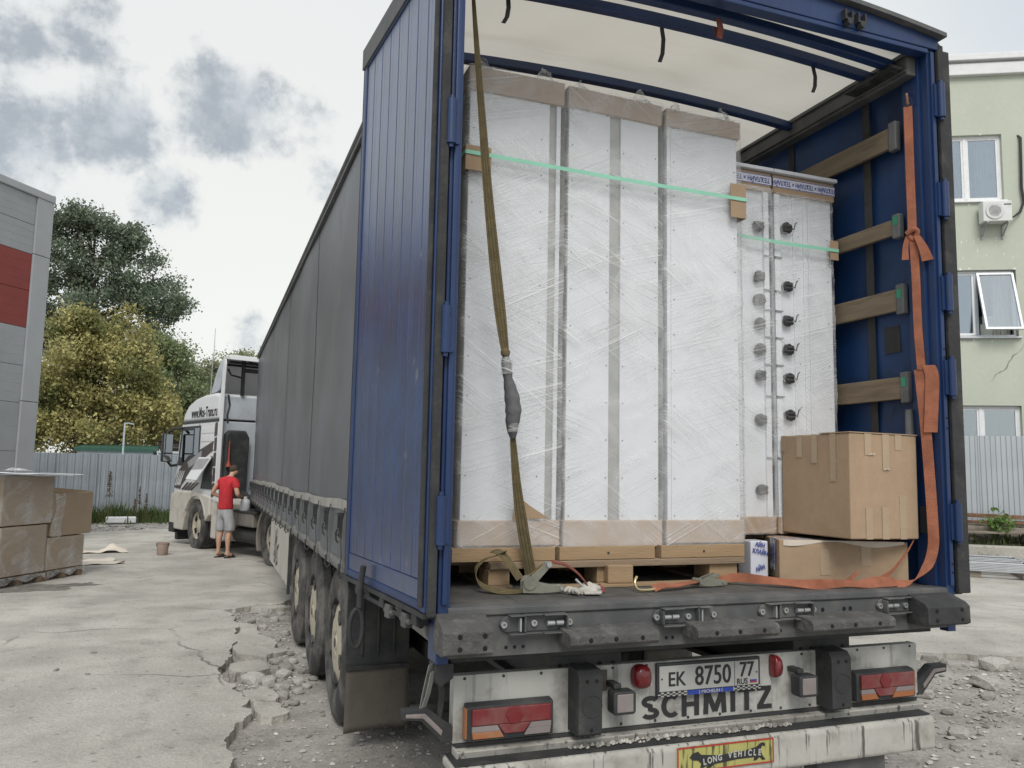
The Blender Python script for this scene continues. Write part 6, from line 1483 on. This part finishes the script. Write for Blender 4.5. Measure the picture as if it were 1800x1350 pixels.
# ================================================================== TRACTOR UNIT
mat('cab_white', (.66, .67, .68), .35, var=.04, vs=2, bump=.02, coat=.3, dirt=((.50, .48, .44), .4, 2, .5, .75))
mat('cab_dusty', (.54, .51, .455), .6, var=.08, vs=3, bump=.05, dirt=((.30, .27, .225), .7, 3, .45, .7))
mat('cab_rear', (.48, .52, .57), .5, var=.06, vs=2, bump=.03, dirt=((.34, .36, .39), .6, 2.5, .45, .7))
mat('decal_brown', (.055, .042, .038), .5, var=.1, bump=0)
mat('decal_grey', (.30, .29, .30), .5, var=.1, bump=0)
mat('black_plastic', (.018, .019, .021), .5, var=.15, vs=5, bump=.06, dirt=((.06, .058, .054), .5, 5, .5, .7))
mat('tank_dusty', (.20, .185, .16), .75, var=.1, vs=4, bump=.1, dirt=((.14, .13, .115), .7, 4, .46, .7))
mat('red_cone', (.30, .05, .03), .5, var=.1, bump=0)
CABG = glass('cab_glass', (.20, .25, .24), .16)
K = empty('tractor_unit', (0, 12.3, 0), rad(20))
tag(K, 'dusty white tractor unit with brown side graphics coupled to the trailer', 'truck')
def kp(mb, name, m, parent=K, **k): return mb.build(name, MATS[m] if isinstance(m, str) else ([MATS[x] for x in m] if isinstance(m, (list, tuple)) else m), parent, **k)
FA, RA = 3.30, -.35
SXF = Matrix(((0, 0, -1, 0), (-1, 0, 0, 0), (0, 1, 0, 0), (0, 0, 0, 1)))
# upper cab (above the wheel arch) and high roof
prof = [(2.35, 1.02), (2.35, 2.62), (4.46, 2.62), (4.58, 2.35), (4.72, 1.55), (4.76, 1.02)]
kp(MB().prism(prof, 'x', -1.21, 1.21), 'cab', 'cab_white', bev=.05, seg=3)
roofp = [(2.33, 2.625), (2.33, 3.14), (2.62, 3.18), (3.20, 3.17), (3.75, 3.11), (4.12, 3.0), (4.34, 2.84), (4.45, 2.625)]
kp(MB().prism(roofp, 'x', -1.215, 1.215), 'high_roof', 'cab_white', bev=.07, seg=3, smooth=40)
kp(MB().box(-1.222, 1.222, 2.36, 4.44, 2.600, 2.632), 'roof_joint', 'black_plastic')
# lower front: bumper, fender with wheel arch
arch = [(FA + .59 * math.cos(t), .50 + .59 * math.sin(t)) for t in np.linspace(.25, math.pi - .18, 14)]
low = [(4.80, .36), (4.84, .60), (4.80, 1.015), (2.42, 1.015), (2.42, .78)] + arch[::-1] + [(4.05, .36)]
low = [(4.80, .36), (4.84, .60), (4.80, 1.10), (4.45, 1.17), (3.30, 1.18), (2.52, 1.10), (2.52, .74)] + arch[::-1] + [(4.02, .36)]
for sx in (-1, 1):
    kp(MB().prism(low, 'x', *sorted((sx * 1.245, sx * .85))), 'fender', 'cab_dusty', bev=.03, seg=3)
    kp(MB().prism([(FA + .65 * math.cos(t), .50 + .65 * math.sin(t)) for t in np.linspace(.45, math.pi - .35, 14)] + [(FA + .595 * math.cos(t), .50 + .595 * math.sin(t)) for t in np.linspace(math.pi - .35, .45, 14)], 'x', *sorted((sx * 1.252, sx * 1.20))), 'arch_lip', 'cab_dusty', bev=.01)
    kp(MB().prism([(2.50, .30), (2.50, 1.0), (2.44, 1.10), (2.30, 1.10), (1.86, 1.0), (1.86, .30)], 'x', *sorted((sx * 1.20, sx * .72))), 'side_skirt', 'cab_dusty', bev=.03)
    kp(MB().box(*sorted((sx * 1.203, sx * 1.19)), 2.17, 2.19, .30, 1.0), 'skirt_joint', 'black_plastic')
kp(MB().box(-.85, .85, 4.2, 4.80, .36, 1.3), 'bumper', 'cab_dusty', bev=.03)
kp(MB().box(-1.15, 1.15, 4.55, 4.70, .12, .36), 'valance', 'black_plastic', bev=.02)
kp(MB().box(-1.250, -1.10, 4.50, 4.83, .28, .50), 'front_step', 'black_plastic', bev=.02)
kp(MB().box(-1.10, 1.10, 4.742, 4.79, 1.35, 1.9), 'grille', 'black_plastic', bev=.02)
kp(MB().prism([(4.505, 2.56), (4.600, 2.33), (4.715, 1.66), (4.735, 1.66), (4.62, 2.35), (4.525, 2.57)], 'x', -1.05, 1.05), 'windscreen', CABG)
# side windows, door lines, mirror
for sx in (-1, 1):
    a, b = sorted((sx * 1.2115, sx * 1.222)); d = kp(MB().prism([(4.44, 2.54), (4.58, 1.72), (4.20, 1.70), (3.90, 1.84), (3.30, 1.86), (3.30, 2.54)], 'x', a, b), 'window_surround', 'black_plastic', bev=.008)
    a2, b2 = sorted((sx * 1.219, sx * 1.226)); kp(MB().prism([(4.32, 2.45), (4.44, 1.80), (4.20, 1.78), (3.90, 1.92), (3.68, 1.93), (3.68, 2.45)], 'x', a2, b2), 'side_window', CABG, d)
    kp(MB().prism([(3.60, 2.49), (3.60, 1.94), (3.34, 1.92), (3.34, 2.49)], 'x', a2, b2), 'rear_side_window', CABG, d)
    m = MB()
    for y0, y1, z0, z1 in ((3.38, 3.392, 1.36, 2.58), (4.60, 4.61, 1.20, 1.80)): m.box(*sorted((sx * 1.209, sx * 1.214)), y0, y1, z0, z1)
    kp(m, 'door_gap', 'black_plastic')
    mm = MB().box(*sorted((sx * 1.34, sx * 1.56)), 4.55, 4.69, 1.78, 2.40)
    mi = kp(mm, 'mirror', 'black_plastic', bev=.035, seg=3)
    kp(MB().tube([(sx * 1.20, 4.45, 2.52), (sx * 1.34, 4.55, 2.50), (sx * 1.45, 4.62, 2.42)], .028, 8).tube([(sx * 1.20, 4.62, 1.72), (sx * 1.34, 4.64, 1.70), (sx * 1.42, 4.64, 1.80)], .03, 8), 'mirror_arm', 'black_plastic', mi, smooth=50)
    kp(MB().box(*sorted((sx * 1.36, sx * 1.54)), 4.541, 4.549, 1.98, 2.37).box(*sorted((sx * 1.36, sx * 1.54)), 4.541, 4.549, 1.80, 1.95), 'mirror_glass', glass('mirror_glass', (.02, .02, .02), .75), mi)
# ribbed stowage panel behind the side window
for k in range(6): kp(MB().box(-1.218, -1.208, 2.52, 3.24, 1.52 + k * .17, 1.64 + k * .17), 'pressed_rib', 'cab_white', bev=.004)
# brown swoosh graphics and the open locker lid
gx = -1.2225
def deco(pts, m, x=gx): kp(MB().prism([(4.75 - a, b) for a, b in pts], 'x', x, x + .006), 'side_graphic', m)
deco([(.05, 1.24), (.12, 1.42), (.30, 1.62), (.60, 1.77), (1.00, 1.88), (1.50, 2.04), (2.20, 2.20), (2.20, 2.02), (1.60, 1.80), (1.10, 1.62), (.80, 1.46), (.50, 1.30), (.42, 1.21)], 'decal_brown')
deco([(.80, 1.78), (1.2, 1.90), (1.60, 2.02), (1.60, 1.90), (1.2, 1.74), (.9, 1.66)], 'decal_grey', gx - .003)
for k in range(4): deco([(.50 + .17 * k, 1.20), (.84 + .20 * k, 1.36), (.94 + .20 * k, 1.365), (.62 + .17 * k, 1.20)], 'decal_brown', gx - .001)
for k in range(4): deco([(.10 + .09 * k, 1.28 + .01 * k), (.30 + .11 * k, 1.60), (.33 + .11 * k, 1.595), (.15 + .09 * k, 1.28)], 'cab_white', gx - .004)
for k in range(5): deco([(2.24 + .03 * (k % 2), 1.1 + .30 * k), (2.37, 1.12 + .30 * k), (2.37, 1.38 + .30 * k), (2.26, 1.36 + .30 * k)], 'decal_brown')
kp(MB().prism([(2.52, 1.25), (3.10, 1.25), (3.0, 1.55), (2.62, 1.90), (2.52, 1.90)], 'x', -1.2265, -1.2175), 'locker_opening', 'black_plastic')
M = Matrix.Translation((-1.226, 2.80, 1.90)) @ Matrix.Rotation(rad(22), 4, 'Y') 
kp(MB().prism([(-.25, -.02), (.42, -.02), (.62, -.50), (.0, -.52)], 'x', -.012, .012, M), 'locker_lid', 'cab_white', bev=.004)
kp(MB().prism([(-.20, -.05), (.40, -.06), (.52, -.30), (-.06, -.28)], 'x', -.016, -.0125, M), 'lid_graphic', 'decal_grey')
m = MB(); text_mb(m, 'www.Mos-Trans.ru', .30, Matrix.Translation((-1.2185, 3.16, 2.80)) @ SXF, .002, .62, .004); kp(m, 'lettering', 'ink')
# rear of the cab: pressed panels, intake, fairing, cone
kp(MB().box(-1.16, 1.16, 2.31, 2.349, 1.10, 2.60), 'rear_wall', 'cab_rear', bev=.02)
for x0, x1, z0, z1 in ((-.38, .30, 2.0, 2.48), (.36, 1.05, 2.0, 2.48), (-.38, .30, 1.2, 1.60), (.36, 1.05, 1.2, 1.6)): kp(MB().box(x0, x1, 2.285, 2.309, z0, z1), 'pressed_panel', 'cab_rear', bev=.012)
kp(MB().box(-.30, .9, 2.27, 2.30, 1.78, 1.86), 'rear_slot', 'black_plastic', bev=.01)
kp(MB().box(-1.19, 1.19, 2.30, 2.328, 2.64, 3.10), 'rear_roof_panel', 'cab_rear', bev=.03)
kp(MB().prism([(-1.12, 1.15), (-.66, 1.15), (-.64, 2.28), (-.72, 2.42), (-1.04, 2.42), (-1.12, 2.34)], 'y', 2.14, 2.305), 'air_intake', 'plastic_dark', bev=.03)
kp(MB().lathe([(.0, .0), (.10, .0), (.12, .02), (.12, .05)], (-.84, 2.136, 1.95), (0, 1, 0), 20), 'intake_cap', 'rubber', smooth=40)
kp(MB().tube([(-.75, 2.2, 1.2), (-.5, 2.1, 1.0), (-.35, 1.9, .95)], .07, 10), 'intake_hose', 'rubber', smooth=50)
kp(MB().lathe([(.055, .0), (.05, .02), (.018, .13), (.012, .50), (0, .51)], (-1.07, 2.08, 1.70), (0, 0, 1), 12), 'red_funnel', 'red_cone', smooth=40)
kp(MB().prism([(2.17, 1.02), (2.15, 3.30), (2.12, 3.72), (2.16, 3.82), (2.24, 3.82), (2.30, 3.30), (2.32, 1.02)], 'x', -1.218, -1.190), 'side_fairing', 'cab_white', bev=.008)
kp(MB().prism([(2.17, 1.02), (2.15, 3.30), (2.12, 3.72), (2.16, 3.82), (2.24, 3.82), (2.30, 3.30), (2.32, 1.02)], 'x', 1.190, 1.218), 'side_fairing', 'cab_white', bev=.008)
kp(MB().tube([(-1.17, 2.02, 3.1), (-1.1, 2.1, 2.9), (-1.16, 2.05, 2.7), (-1.12, 2.1, 2.55)], .02, 6), 'fairing_stay', 'rubber')
# roof deflector, hollow from behind
dp = [(2.02, 3.80), (2.04, 3.90), (2.30, 3.895), (2.52, 3.80), (2.75, 3.56), (2.95, 3.20), (2.91, 3.18), (2.72, 3.53), (2.50, 3.75), (2.30, 3.835)]
kp(MB().prism(dp, 'x', -1.17, 1.17), 'roof_deflector', 'cab_white', bev=.012, smooth=40)
for sx in (-1, 1): kp(MB().prism([(2.24, 3.84), (2.50, 3.77), (2.72, 3.54), (2.92, 3.19), (2.7, 3.19), (2.5, 3.24)], 'x', *sorted((sx * 1.175, sx * 1.150))), 'deflector_cheek', 'cab_rear')
for y in (2.2, 2.4, 2.6): kp(MB().box(-1.1, 1.1, y, y + .04, 3.76 - (y - 2.2) * .2, 3.80 - (y - 2.2) * .2), 'deflector_rib', 'black_plastic')
m = MB().box(-.82, -.76, 2.25, 2.31, 3.12, 3.84).box(.76, .82, 2.25, 2.31, 3.12, 3.84).box(-.76, .76, 2.27, 2.31, 3.60, 3.68).tube([(-.70, 2.28, 3.84), (-.2, 2.28, 3.66)], .015, 6).tube([(-1.12, 2.25, 3.64), (-1.05, 2.25, 3.52), (-.80, 2.27, 3.48)], .02, 6)
kp(m, 'deflector_frame', 'black_plastic', smooth=40)
kp(MB().cyl((-1.0, 3.45, 3.10), (-1.0, 3.45, 4.1), .012, .006, 6), 'aerial', 'galv')
# chassis, deck, tanks
for x in (-.40, .40): kp(MB().box(x - .05, x + .05, -1.1, 4.3, .62, .88), 'frame_rail', 'steel_dark')
kp(MB().box(-1.08, .60, .62, 1.95, .855, .884), 'catwalk', 'steel_dark', bev=.006)
kp(MB().box(-1.06, -.60, .80, 1.86, .60, .853), 'battery_box', 'tank_dusty', bev=.02)
for k in range(6): kp(MB().box(-1.066, -1.058, .86 + k * .165, .98 + k * .165, .63, .82), 'box_rib', 'tank_dusty')
for z, rr_ in ((.42, .15),): kp(MB().cyl((-.86, .66, z), (-.86, 1.86, z), rr_, n=18), 'air_tank', 'steel_dark', smooth=40)
kp(MB().cyl((-.62, 1.1, .36), (-.62, 1.84, .36), .13, n=18), 'air_tank', 'steel_dark', smooth=40)
m = MB().lathe([(.0, .0), (.46, .0), (.50, .03), (.50, .06), (.0, .06)], (0, .0, .93), (0, 0, 1), 28)
kp(m, 'fifth_wheel', 'steel_dark', smooth=40)
def arc_shell(x0, x1, r0, r1, a0, a1, yc, zc, n=16):
    t = np.linspace(a0, a1, n); return MB().prism([(yc + r1 * math.cos(q), zc + r1 * math.sin(q)) for q in t] + [(yc + r0 * math.cos(q), zc + r0 * math.sin(q)) for q in t[::-1]], 'x', x0, x1)
for sx in (-1, 1):
    a, b = sorted((sx * 1.22, sx * .60)); kp(arc_shell(a, b, .565, .60, -.45, 2.75, RA, .50), 'rear_mudguard', 'tank_dusty', bev=.01, smooth=40)
    for k in range(3): 
        q = sorted((sx * (1.215 - .20 * k), sx * (1.05 - .20 * k))); kp(arc_shell(q[0], q[1], .60, .632, -.42, 2.72, RA, .50), 'mudguard_rib', 'tank_dusty', bev=.012, smooth=40)
ty = MB().lathe([(r_ * .96, h * .82) for r_, h in tyre_prof] + [(tyre_prof[0][0] * .96, tyre_prof[0][1] * .82)], (0, 0, 0), (1, 0, 0), 40, cap=False).mesh('tyre', MATS['tyre'], smooth=40)
cv = MB().lathe([(.0, -.13), (.055, -.13), (.06, -.12), (.10, -.115), (.12, -.10), (.22, -.085), (.255, -.10), (.272, -.135), (.285, -.14), (.285, -.12), (.24, -.06), (0, -.06)], (0, 0, 0), (1, 0, 0), 36).mat(1)
for k in range(5):
    M = Matrix.Rotation(k * 2 * math.pi / 5, 4, 'X'); cv.prism([(-.025, .15), (.055, .17), (.06, .235), (-.045, .235)], 'x', -.118, -.08, M)
cvm = cv.mesh('wheel_cover', [MATS['wheel_cream'], MATS['black_hole']], smooth=30)
for y in (FA, RA):
    for sx in (-1, 1):
        xx = sx * 1.06
        w = inst('wheel', rim_me, K, Matrix.Translation((xx, y, .497)) @ (Matrix() if sx < 0 else Matrix.Rotation(math.pi, 4, 'Z')) @ Matrix.Rotation(.4, 4, 'X'))
        w.scale = (.8, .96, .96); inst('tyre', ty, w).scale = (1.25, 1 / .96, 1 / .96); inst('wheel_cover', cvm, w)

# ================================================================== MAN
mat('skin', (.50, .30, .21), .55, var=.06, vs=10, bump=.05)
mat('shirt_red', (.44, .022, .030), .85, var=.22, vs=9, bump=1.0, bs=9, stretch=(1, 1, .45))
mat('shorts_grey', (.34, .35, .36), .9, var=.16, vs=9, bump=1.0, bs=10, stretch=(1, 1, .35))
mat('hair_brown', (.060, .042, .028), .8, var=.2, vs=40, bump=.5, bs=90)
mat('sandal', (.03, .025, .022), .8, var=.1, bump=.05)
def skin_mesh(name, verts, edges, sub=2):
    me = bpy.data.meshes.new(name); me.from_pydata([v[:3] for v in verts], edges, [])
    o = bpy.data.objects.new(name, me); COL.objects.link(o)
    sk = o.modifiers.new('skin', 'SKIN'); sk.use_smooth_shade = True; sk.branch_smoothing = .4
    if not me.skin_vertices: raise RuntimeError('no skin layer')
    for i, v in enumerate(verts):
        d_ = me.skin_vertices[0].data[i]; d_.radius = (v[3], v[4] if len(v) > 4 else v[3]); d_.use_root = (i == 0)
    s = o.modifiers.new('sub', 'SUBSURF'); s.levels = sub; s.render_levels = sub
    bpy.context.view_layer.update()
    out = bpy.data.meshes.new_from_object(o.evaluated_get(bpy.context.evaluated_depsgraph_get())); bpy.data.objects.remove(o)
    out.polygons.foreach_set('use_smooth', [True] * len(out.polygons)); out.name = name
    return out
P = empty('person', (-1.74, 13.08, .045), rad(-46)); tag(P, 'person in a red T-shirt and grey shorts bending over the tractor frame', 'person')
vs = [(0, 0, .94, .075, .06), (0, -.01, 1.10, .105, .075), (0, .01, 1.28, .13, .085), (0, .045, 1.41, .10, .08), (0, .085, 1.475, .052, .052), (0, .13, 1.525, .060, .062), (0, .165, 1.585, .078, .088), (0, .185, 1.64, .060, .068)]
ed = [(0, 1), (1, 2), (2, 3), (3, 4), (4, 5), (5, 6), (6, 7)]
def add(v, to): vs.append(v); ed.append((to, len(vs) - 1)); return len(vs) - 1
add((0, .262, 1.545, .014), 6)                                   # nose
for s in (-1, 1): add((s * .082, .155, 1.565, .016), 6)          # ears
hands = {}
for s, el, wr, ha in ((-1, (-.305, -.05, 1.165), (-.20, .13, 1.07), (-.165, .19, 1.055)), (1, (.295, -.02, 1.145), (.17, .19, 1.11), (.13, .245, 1.115))):
    sh = add((s * .165, .03, 1.405, .062), 3); um = add(((s * .165 + el[0]) / 2, el[1] * .5, 1.29, .050), sh); e = add((*el, .041), um); f = add(tuple((a + b) / 2 for a, b in zip(el, wr)) + (.038,), e); w = add((*wr, .026, .02), f); h = add((*ha, .034, .016), w)
    dv = (Vector(ha) - Vector(wr)).normalized(); sd = Vector((s, .2, .1)).normalized()
    for k in range(4):
        b0 = Vector(ha) + sd * (-.026 + .017 * k) + dv * .02; m1 = b0 + dv * (.034 + .004 * (k in (1, 2))) + Vector((0, 0, -.008)); t1 = m1 + dv * .024 + Vector((0, 0, -.022))
        q = add((*b0, .010), h); q = add((*m1, .009), q); add((*t1, .0075), q)
    t0 = Vector(ha) - sd * .030 - dv * .015; q = add((*t0, .011), h); q = add((*(t0 + dv * .03 - sd * .018), .010), q); add((*(t0 + dv * .055 - sd * .020 + Vector((0, 0, -.01))), .008), q)
for s in (-1, 1):
    hp_ = add((s * .085, 0, .86, .062), 0); th = add((s * .10, .01, .66, .078), hp_); kn = add((s * .105, .02, .48, .056), th); cf = add((s * .11, -.015, .34, .055), kn); sh = add((s * .112, -.01, .18, .038), cf); an = add((s * .115, -.02, .075, .034), sh)
    hl = add((s * .115, -.055, .040, .030), an); bl_ = add((s * .125, .085, .032, .040, .026), an); add((s * .128, .150, .026, .036, .018), bl_)
body = inst('body', skin_mesh('body', vs, ed), P); body.data.materials.append(MATS['skin'])
tv = [(0, -.005, .84, .160, .128), (0, -.005, .92, .162, .128), (0, -.012, 1.05, .150, .112), (0, .0, 1.25, .170, .120), (0, .035, 1.40, .125, .098), (0, .070, 1.455, .072, .068)]; te = [(0, 1), (1, 2), (2, 3), (3, 4), (4, 5)]
for s, el in ((-1, (-.305, -.05, 1.165)), (1, (.295, -.02, 1.145))):
    a = len(tv); tv += [(s * .165, .03, 1.405, .078), (s * .215, .012, 1.31, .074), (s * .262, -.012, 1.235, .070)]; te += [(4, a), (a, a + 1), (a + 1, a + 2)]
o = inst('shirt', skin_mesh('shirt', tv, te), P); o.data.materials.append(MATS['shirt_red'])
sv = [(0, -.004, 1.0, .150, .118), (0, -.004, .90, .156, .124), (0, 0, .84, .12, .11)]; se = [(0, 1), (1, 2)]
for s in (-1, 1):
    a = len(sv); sv += [(s * .10, .005, .78, .112), (s * .108, .012, .62, .104), (s * .112, .018, .50, .100), (s * .113, .018, .470, .098)]; se += [(2, a), (a, a + 1), (a + 1, a + 2), (a + 2, a + 3)]
o = inst('shorts', skin_mesh('shorts', sv, se), P); o.data.materials.append(MATS['shorts_grey'])
hm = MB()
def hairf(u, v):
    a = u * 2 * math.pi; e = -.15 - .35 * max(0, -math.sin(a)) + v * (math.pi / 2 + .15 + .35 * max(0, -math.sin(a))); d_ = Vector((math.cos(a) * math.cos(e), math.sin(a) * math.cos(e), math.sin(e)))
    front = max(0, d_.y) * max(0, .75 - d_.z); k = 1 - .22 * front * 1.6 + .03 * mnoise.noise(d_ * 9)
    k *= 1 - .25 * max(0, .12 - d_.z); return (d_.x * .080 * k, .160 + d_.y * .092 * k, 1.598 + d_.z * .096 * k)
hm.grid(hairf, 32, 12); hm.build('hair', MATS['hair_brown'], P, smooth=80, fix=True)
for s in (-1, 1):
    m = MB().prism([(s * .12 + .047 * math.cos(t) * (1 if math.sin(t) > 0 else .85), .045 + .145 * math.sin(t)) for t in np.linspace(0, 2 * math.pi, 18, endpoint=False)], 'z', -.004, .014)
    sn = m.build('sandal', MATS['sandal'], P, bev=.004)
    MB().ribbon([(s * .122 - .048, .075, .016), (s * .122 - .042, .08, .045), (s * .124, .085, .064), (s * .122 + .042, .08, .045), (s * .122 + .048, .075, .016)], (0, .055, 0), .005).build('sandal_band', MATS['sandal'], sn)
# jug on the catwalk, green rag, bucket
mat('jug_plastic', (.66, .68, .72), .4, var=.04, bump=.03, transl=.2)
j = empty('plastic_jug', (-1.395, 13.235, .886), rad(20)); tag(j, 'white plastic jug standing on the tractor frame beside the man', 'jug')
MB().lathe([(.0, 0), (.085, 0), (.092, .012), (.092, .15), (.082, .19), (.035, .225), (.028, .232), (.028, .25)], (0, 0, 0), (0, 0, 1), 24).build('bottle', MATS['jug_plastic'], j, smooth=45)
MB().lathe([(.031, .238), (.031, .262), (.0, .262)], (0, 0, 0), (0, 0, 1), 16).build('cap', MATS['white_paint'], j, smooth=40)
mat('rag_green', (.08, .40, .06), .8, var=.2, bump=.2)
o = MB().grid(lambda u, v: (.16 * (u - .5), .10 * (v - .5), .012 + .020 * abs(mnoise.noise((u * 5, v * 5, 0))) + .012 * math.sin(u * 9)), 14, 10).build('rag', MATS['rag_green'], smooth=70, fix=False); o.location = (-1.50, 13.38, .889); tag(o, 'small bright green rag lying beside the white jug', 'rag')
mat('bucket_pink', (.36, .27, .225), .5, var=.06, bump=.04, dirt=((.24, .19, .16), .6, 8, .45, .7))
b = empty('bucket', (-2.80, 13.75, .045)); tag(b, 'small dusty pinkish bucket standing alone on the concrete', 'bucket')
MB().lathe([(.0, .0), (.092, .0), (.095, .004), (.108, .205), (.116, .208), (.116, .222), (.106, .222), (.088, .012), (.0, .012)], (0, 0, 0), (0, 0, 1), 28).build('pail', MATS['bucket_pink'], b, smooth=40)
MB().tube([(.112 * math.cos(t), -.118 * math.sin(t) * .35 - .03 * math.sin(t), .205 - .105 * math.sin(t)) for t in np.linspace(0, math.pi, 14)], .006, 6).build('handle', MATS['black_plastic'], b, smooth=50)

# ================================================================== STACKED CARTONS AT THE LEFT
bx_rot = math.atan2(.877, .48)
def BX(x, y, z):
    c, s = math.cos(bx_rot), math.sin(bx_rot); return (-4.193 + x * c - y * s, 10.241 + x * s + y * c, z + .045)
mat('carton_brown', (.36, .285, .205), .85, var=.06, vs=2, bump=.05, bs=30, spec=.25)
def wcarton(x0, x1, z0, z1, d_, lab, seed, rot=0., film=True):
    c = empty('wrapped_carton', BX(x0, 0, z0), bx_rot + rot); tag(c, lab, 'carton', 'wrapped cartons stacked on pallets at the left')
    w = x1 - x0; h = z1 - z0
    MB().box(0, w, 0, d_, .002, h - .002).build('box', MATS['carton_brown'], c, bev=.008)
    if film: wrap(c, -.004, w + .004, -.006, d_, .01, h - .01, FILM_B, seed)
    return c
c1 = wcarton(-.84, .02, .14, .80, .80, 'film-wrapped carton at the bottom of the left stack', 60)
c2 = wcarton(-.86, .10, .81, 1.48, .80, 'film-wrapped carton on top of the left stack, under the white sheets', 65)
c3 = wcarton(.06, .84, .14, .60, .78, 'lower film-wrapped carton of the right stack on the left side', 70)
c4 = wcarton(.11, .985, .61, 1.235, .80, 'open-topped carton overhanging the right stack on the left side', 75, 0, False)
MB().prism([(.0, .628), (.87, .628), (.87, .634), (.0, .70)], 'y', .002, .006).build('raised_flap', MATS['cardboard_light'], c4)
m = MB(); m.grid(lambda u, v: (.02 + .20 * u + .03 * math.sin(v * 6), -.010 - .022 * abs(mnoise.noise((u * 4, v * 6, 1))), .60 - .62 * v + .02 * math.sin(u * 8)), 14, 26); m.build('loose_film', FILM_C, c4, smooth=70, fix=False)
for x0, x1, lab in ((-.84, .04, 'wooden pallet under the left carton stack'), (.065, .88, 'wooden pallet under the right carton stack with the overhanging box')):
    p = empty('pallet', BX(x0, 0, 0), bx_rot); tag(p, lab, 'pallet', 'pallets under the carton stacks'); w = x1 - x0
    for k in range(5): MB().box(0, w, .02 + k * .16, .12 + k * .16, .112, .134).build('deck_board', MATS['pallet_old'], p)
    for q in (0, w / 2 - .05, w - .10):
        MB().box(q, q + .10, .02, .78, .088, .1115).build('stringer', MATS['pallet_old'], p); MB().box(q, q + .10, .02, .78, .0, .02).build('bottom_board', MATS['pallet_old'], p)
        for yy in (.02, .36, .66): MB().box(q, q + .10, yy, yy + .12, .0205, .0875).build('block', MATS['pallet_old'], p)
    m = MB(); m.grid(lambda u, v: (w * u, -.012 - .012 * mnoise.noise((u * 6, v * 4, x0)), .13 - .10 * v * (.7 + .3 * math.sin(u * 13))), 26, 6); m.build('film_skirt', FILM_C, p, smooth=70, fix=False)
mat('foam_white', (.74, .76, .78), .5, var=.04, bump=.05)
for k, (x0, x1, y0, y1, z, t_) in enumerate(((-1.7, .12, -.06, .8, 1.483, .01), (-1.8, .40, -.10, .7, 1.500, -.004), (-1.75, .70, -.05, .75, 1.515, -.008))):
    s = empty('white_sheet', BX(0, 0, z), bx_rot); tag(s, ['lowest of the white plastic sheets on the left carton stack', 'middle white plastic sheet on the left carton stack', 'topmost white plastic sheet, jutting out past the left carton stack'][k], 'plastic sheet')
    m = MB(); m.grid(lambda u, v: (x0 + (x1 - x0) * u, y0 + (y1 - y0) * v, .012 * mnoise.noise((u * 5 + k, v * 4, 0)) + t_ * (u - .3) + (.0 if u < .7 else -.04 * (u - .7))), 40, 12)
    o = m.build('sheet', MATS['foam_white'], s, smooth=70, fix=False); o.modifiers.new('s', 'SOLIDIFY').thickness = .006
o = MB().grid(lambda u, v: (.42 * (u - .5), .22 * (v - .5), .02 + .055 * max(0, mnoise.noise((u * 4, v * 3, 7)) + .45) * math.sin(u * math.pi) * math.sin(v * math.pi)), 24, 14).build('crumpled_film', FILM_C, smooth=70, fix=False); o.location = BX(-.40, .18, 1.53); o.rotation_euler = (0, 0, bx_rot); tag(o, 'crumpled clear film lying on the white sheets of the left stack', 'plastic film')
# fabric sheets on the ground
mat('ground_sheet', (.62, .56, .48), .8, var=.06, vs=4, bump=.15, bs=14)
for k, (cx, cy, sx_, sy_, a, lab) in enumerate(((-3.92, 12.55, .95, .75, .35, 'nearer pale cloth sheet spread on the ground behind the cartons'), (-4.0, 14.45, 1.0, .55, .1, 'farther pale crumpled sheet on the ground behind the cartons'))):
    o = MB().grid(lambda u, v: ((u - .5) * sx_ * (1 + .25 * mnoise.noise((v * 3, k, 0))), (v - .5) * sy_ * (1 + .3 * mnoise.noise((u * 3, k + 4, 0))), .006 + .075 * max(0, mnoise.noise((u * 3.3 + k * 9, v * 3.1, 2)) + .12) + (.13 * k * math.exp(-((u - .8) / .14) ** 2) * math.sin(v * math.pi))), 34, 26).build('cloth_sheet', MATS['ground_sheet'], smooth=70, fix=False)
    o.location = (cx, cy, .045); o.rotation_euler = (0, 0, a); tag(o, lab, 'cloth sheet')
# small litter on the concrete
for k, (x, y, s) in enumerate(((-2.95, 5.2, .03), (-3.15, 4.6, .035), (-2.9, 4.4, .025), (-3.5, 3.0, .06))):
    o = inst('pebble', lumps[k % 5]); o.location = (x, y, .045 + s * .2); o.scale = (s, s * .6, s * .4); o.rotation_euler = (0, 0, k * 1.3)
    tag(o, 'small dark pebble lying on the bare concrete left of the trailer', 'pebble', 'pebbles on the bare concrete')
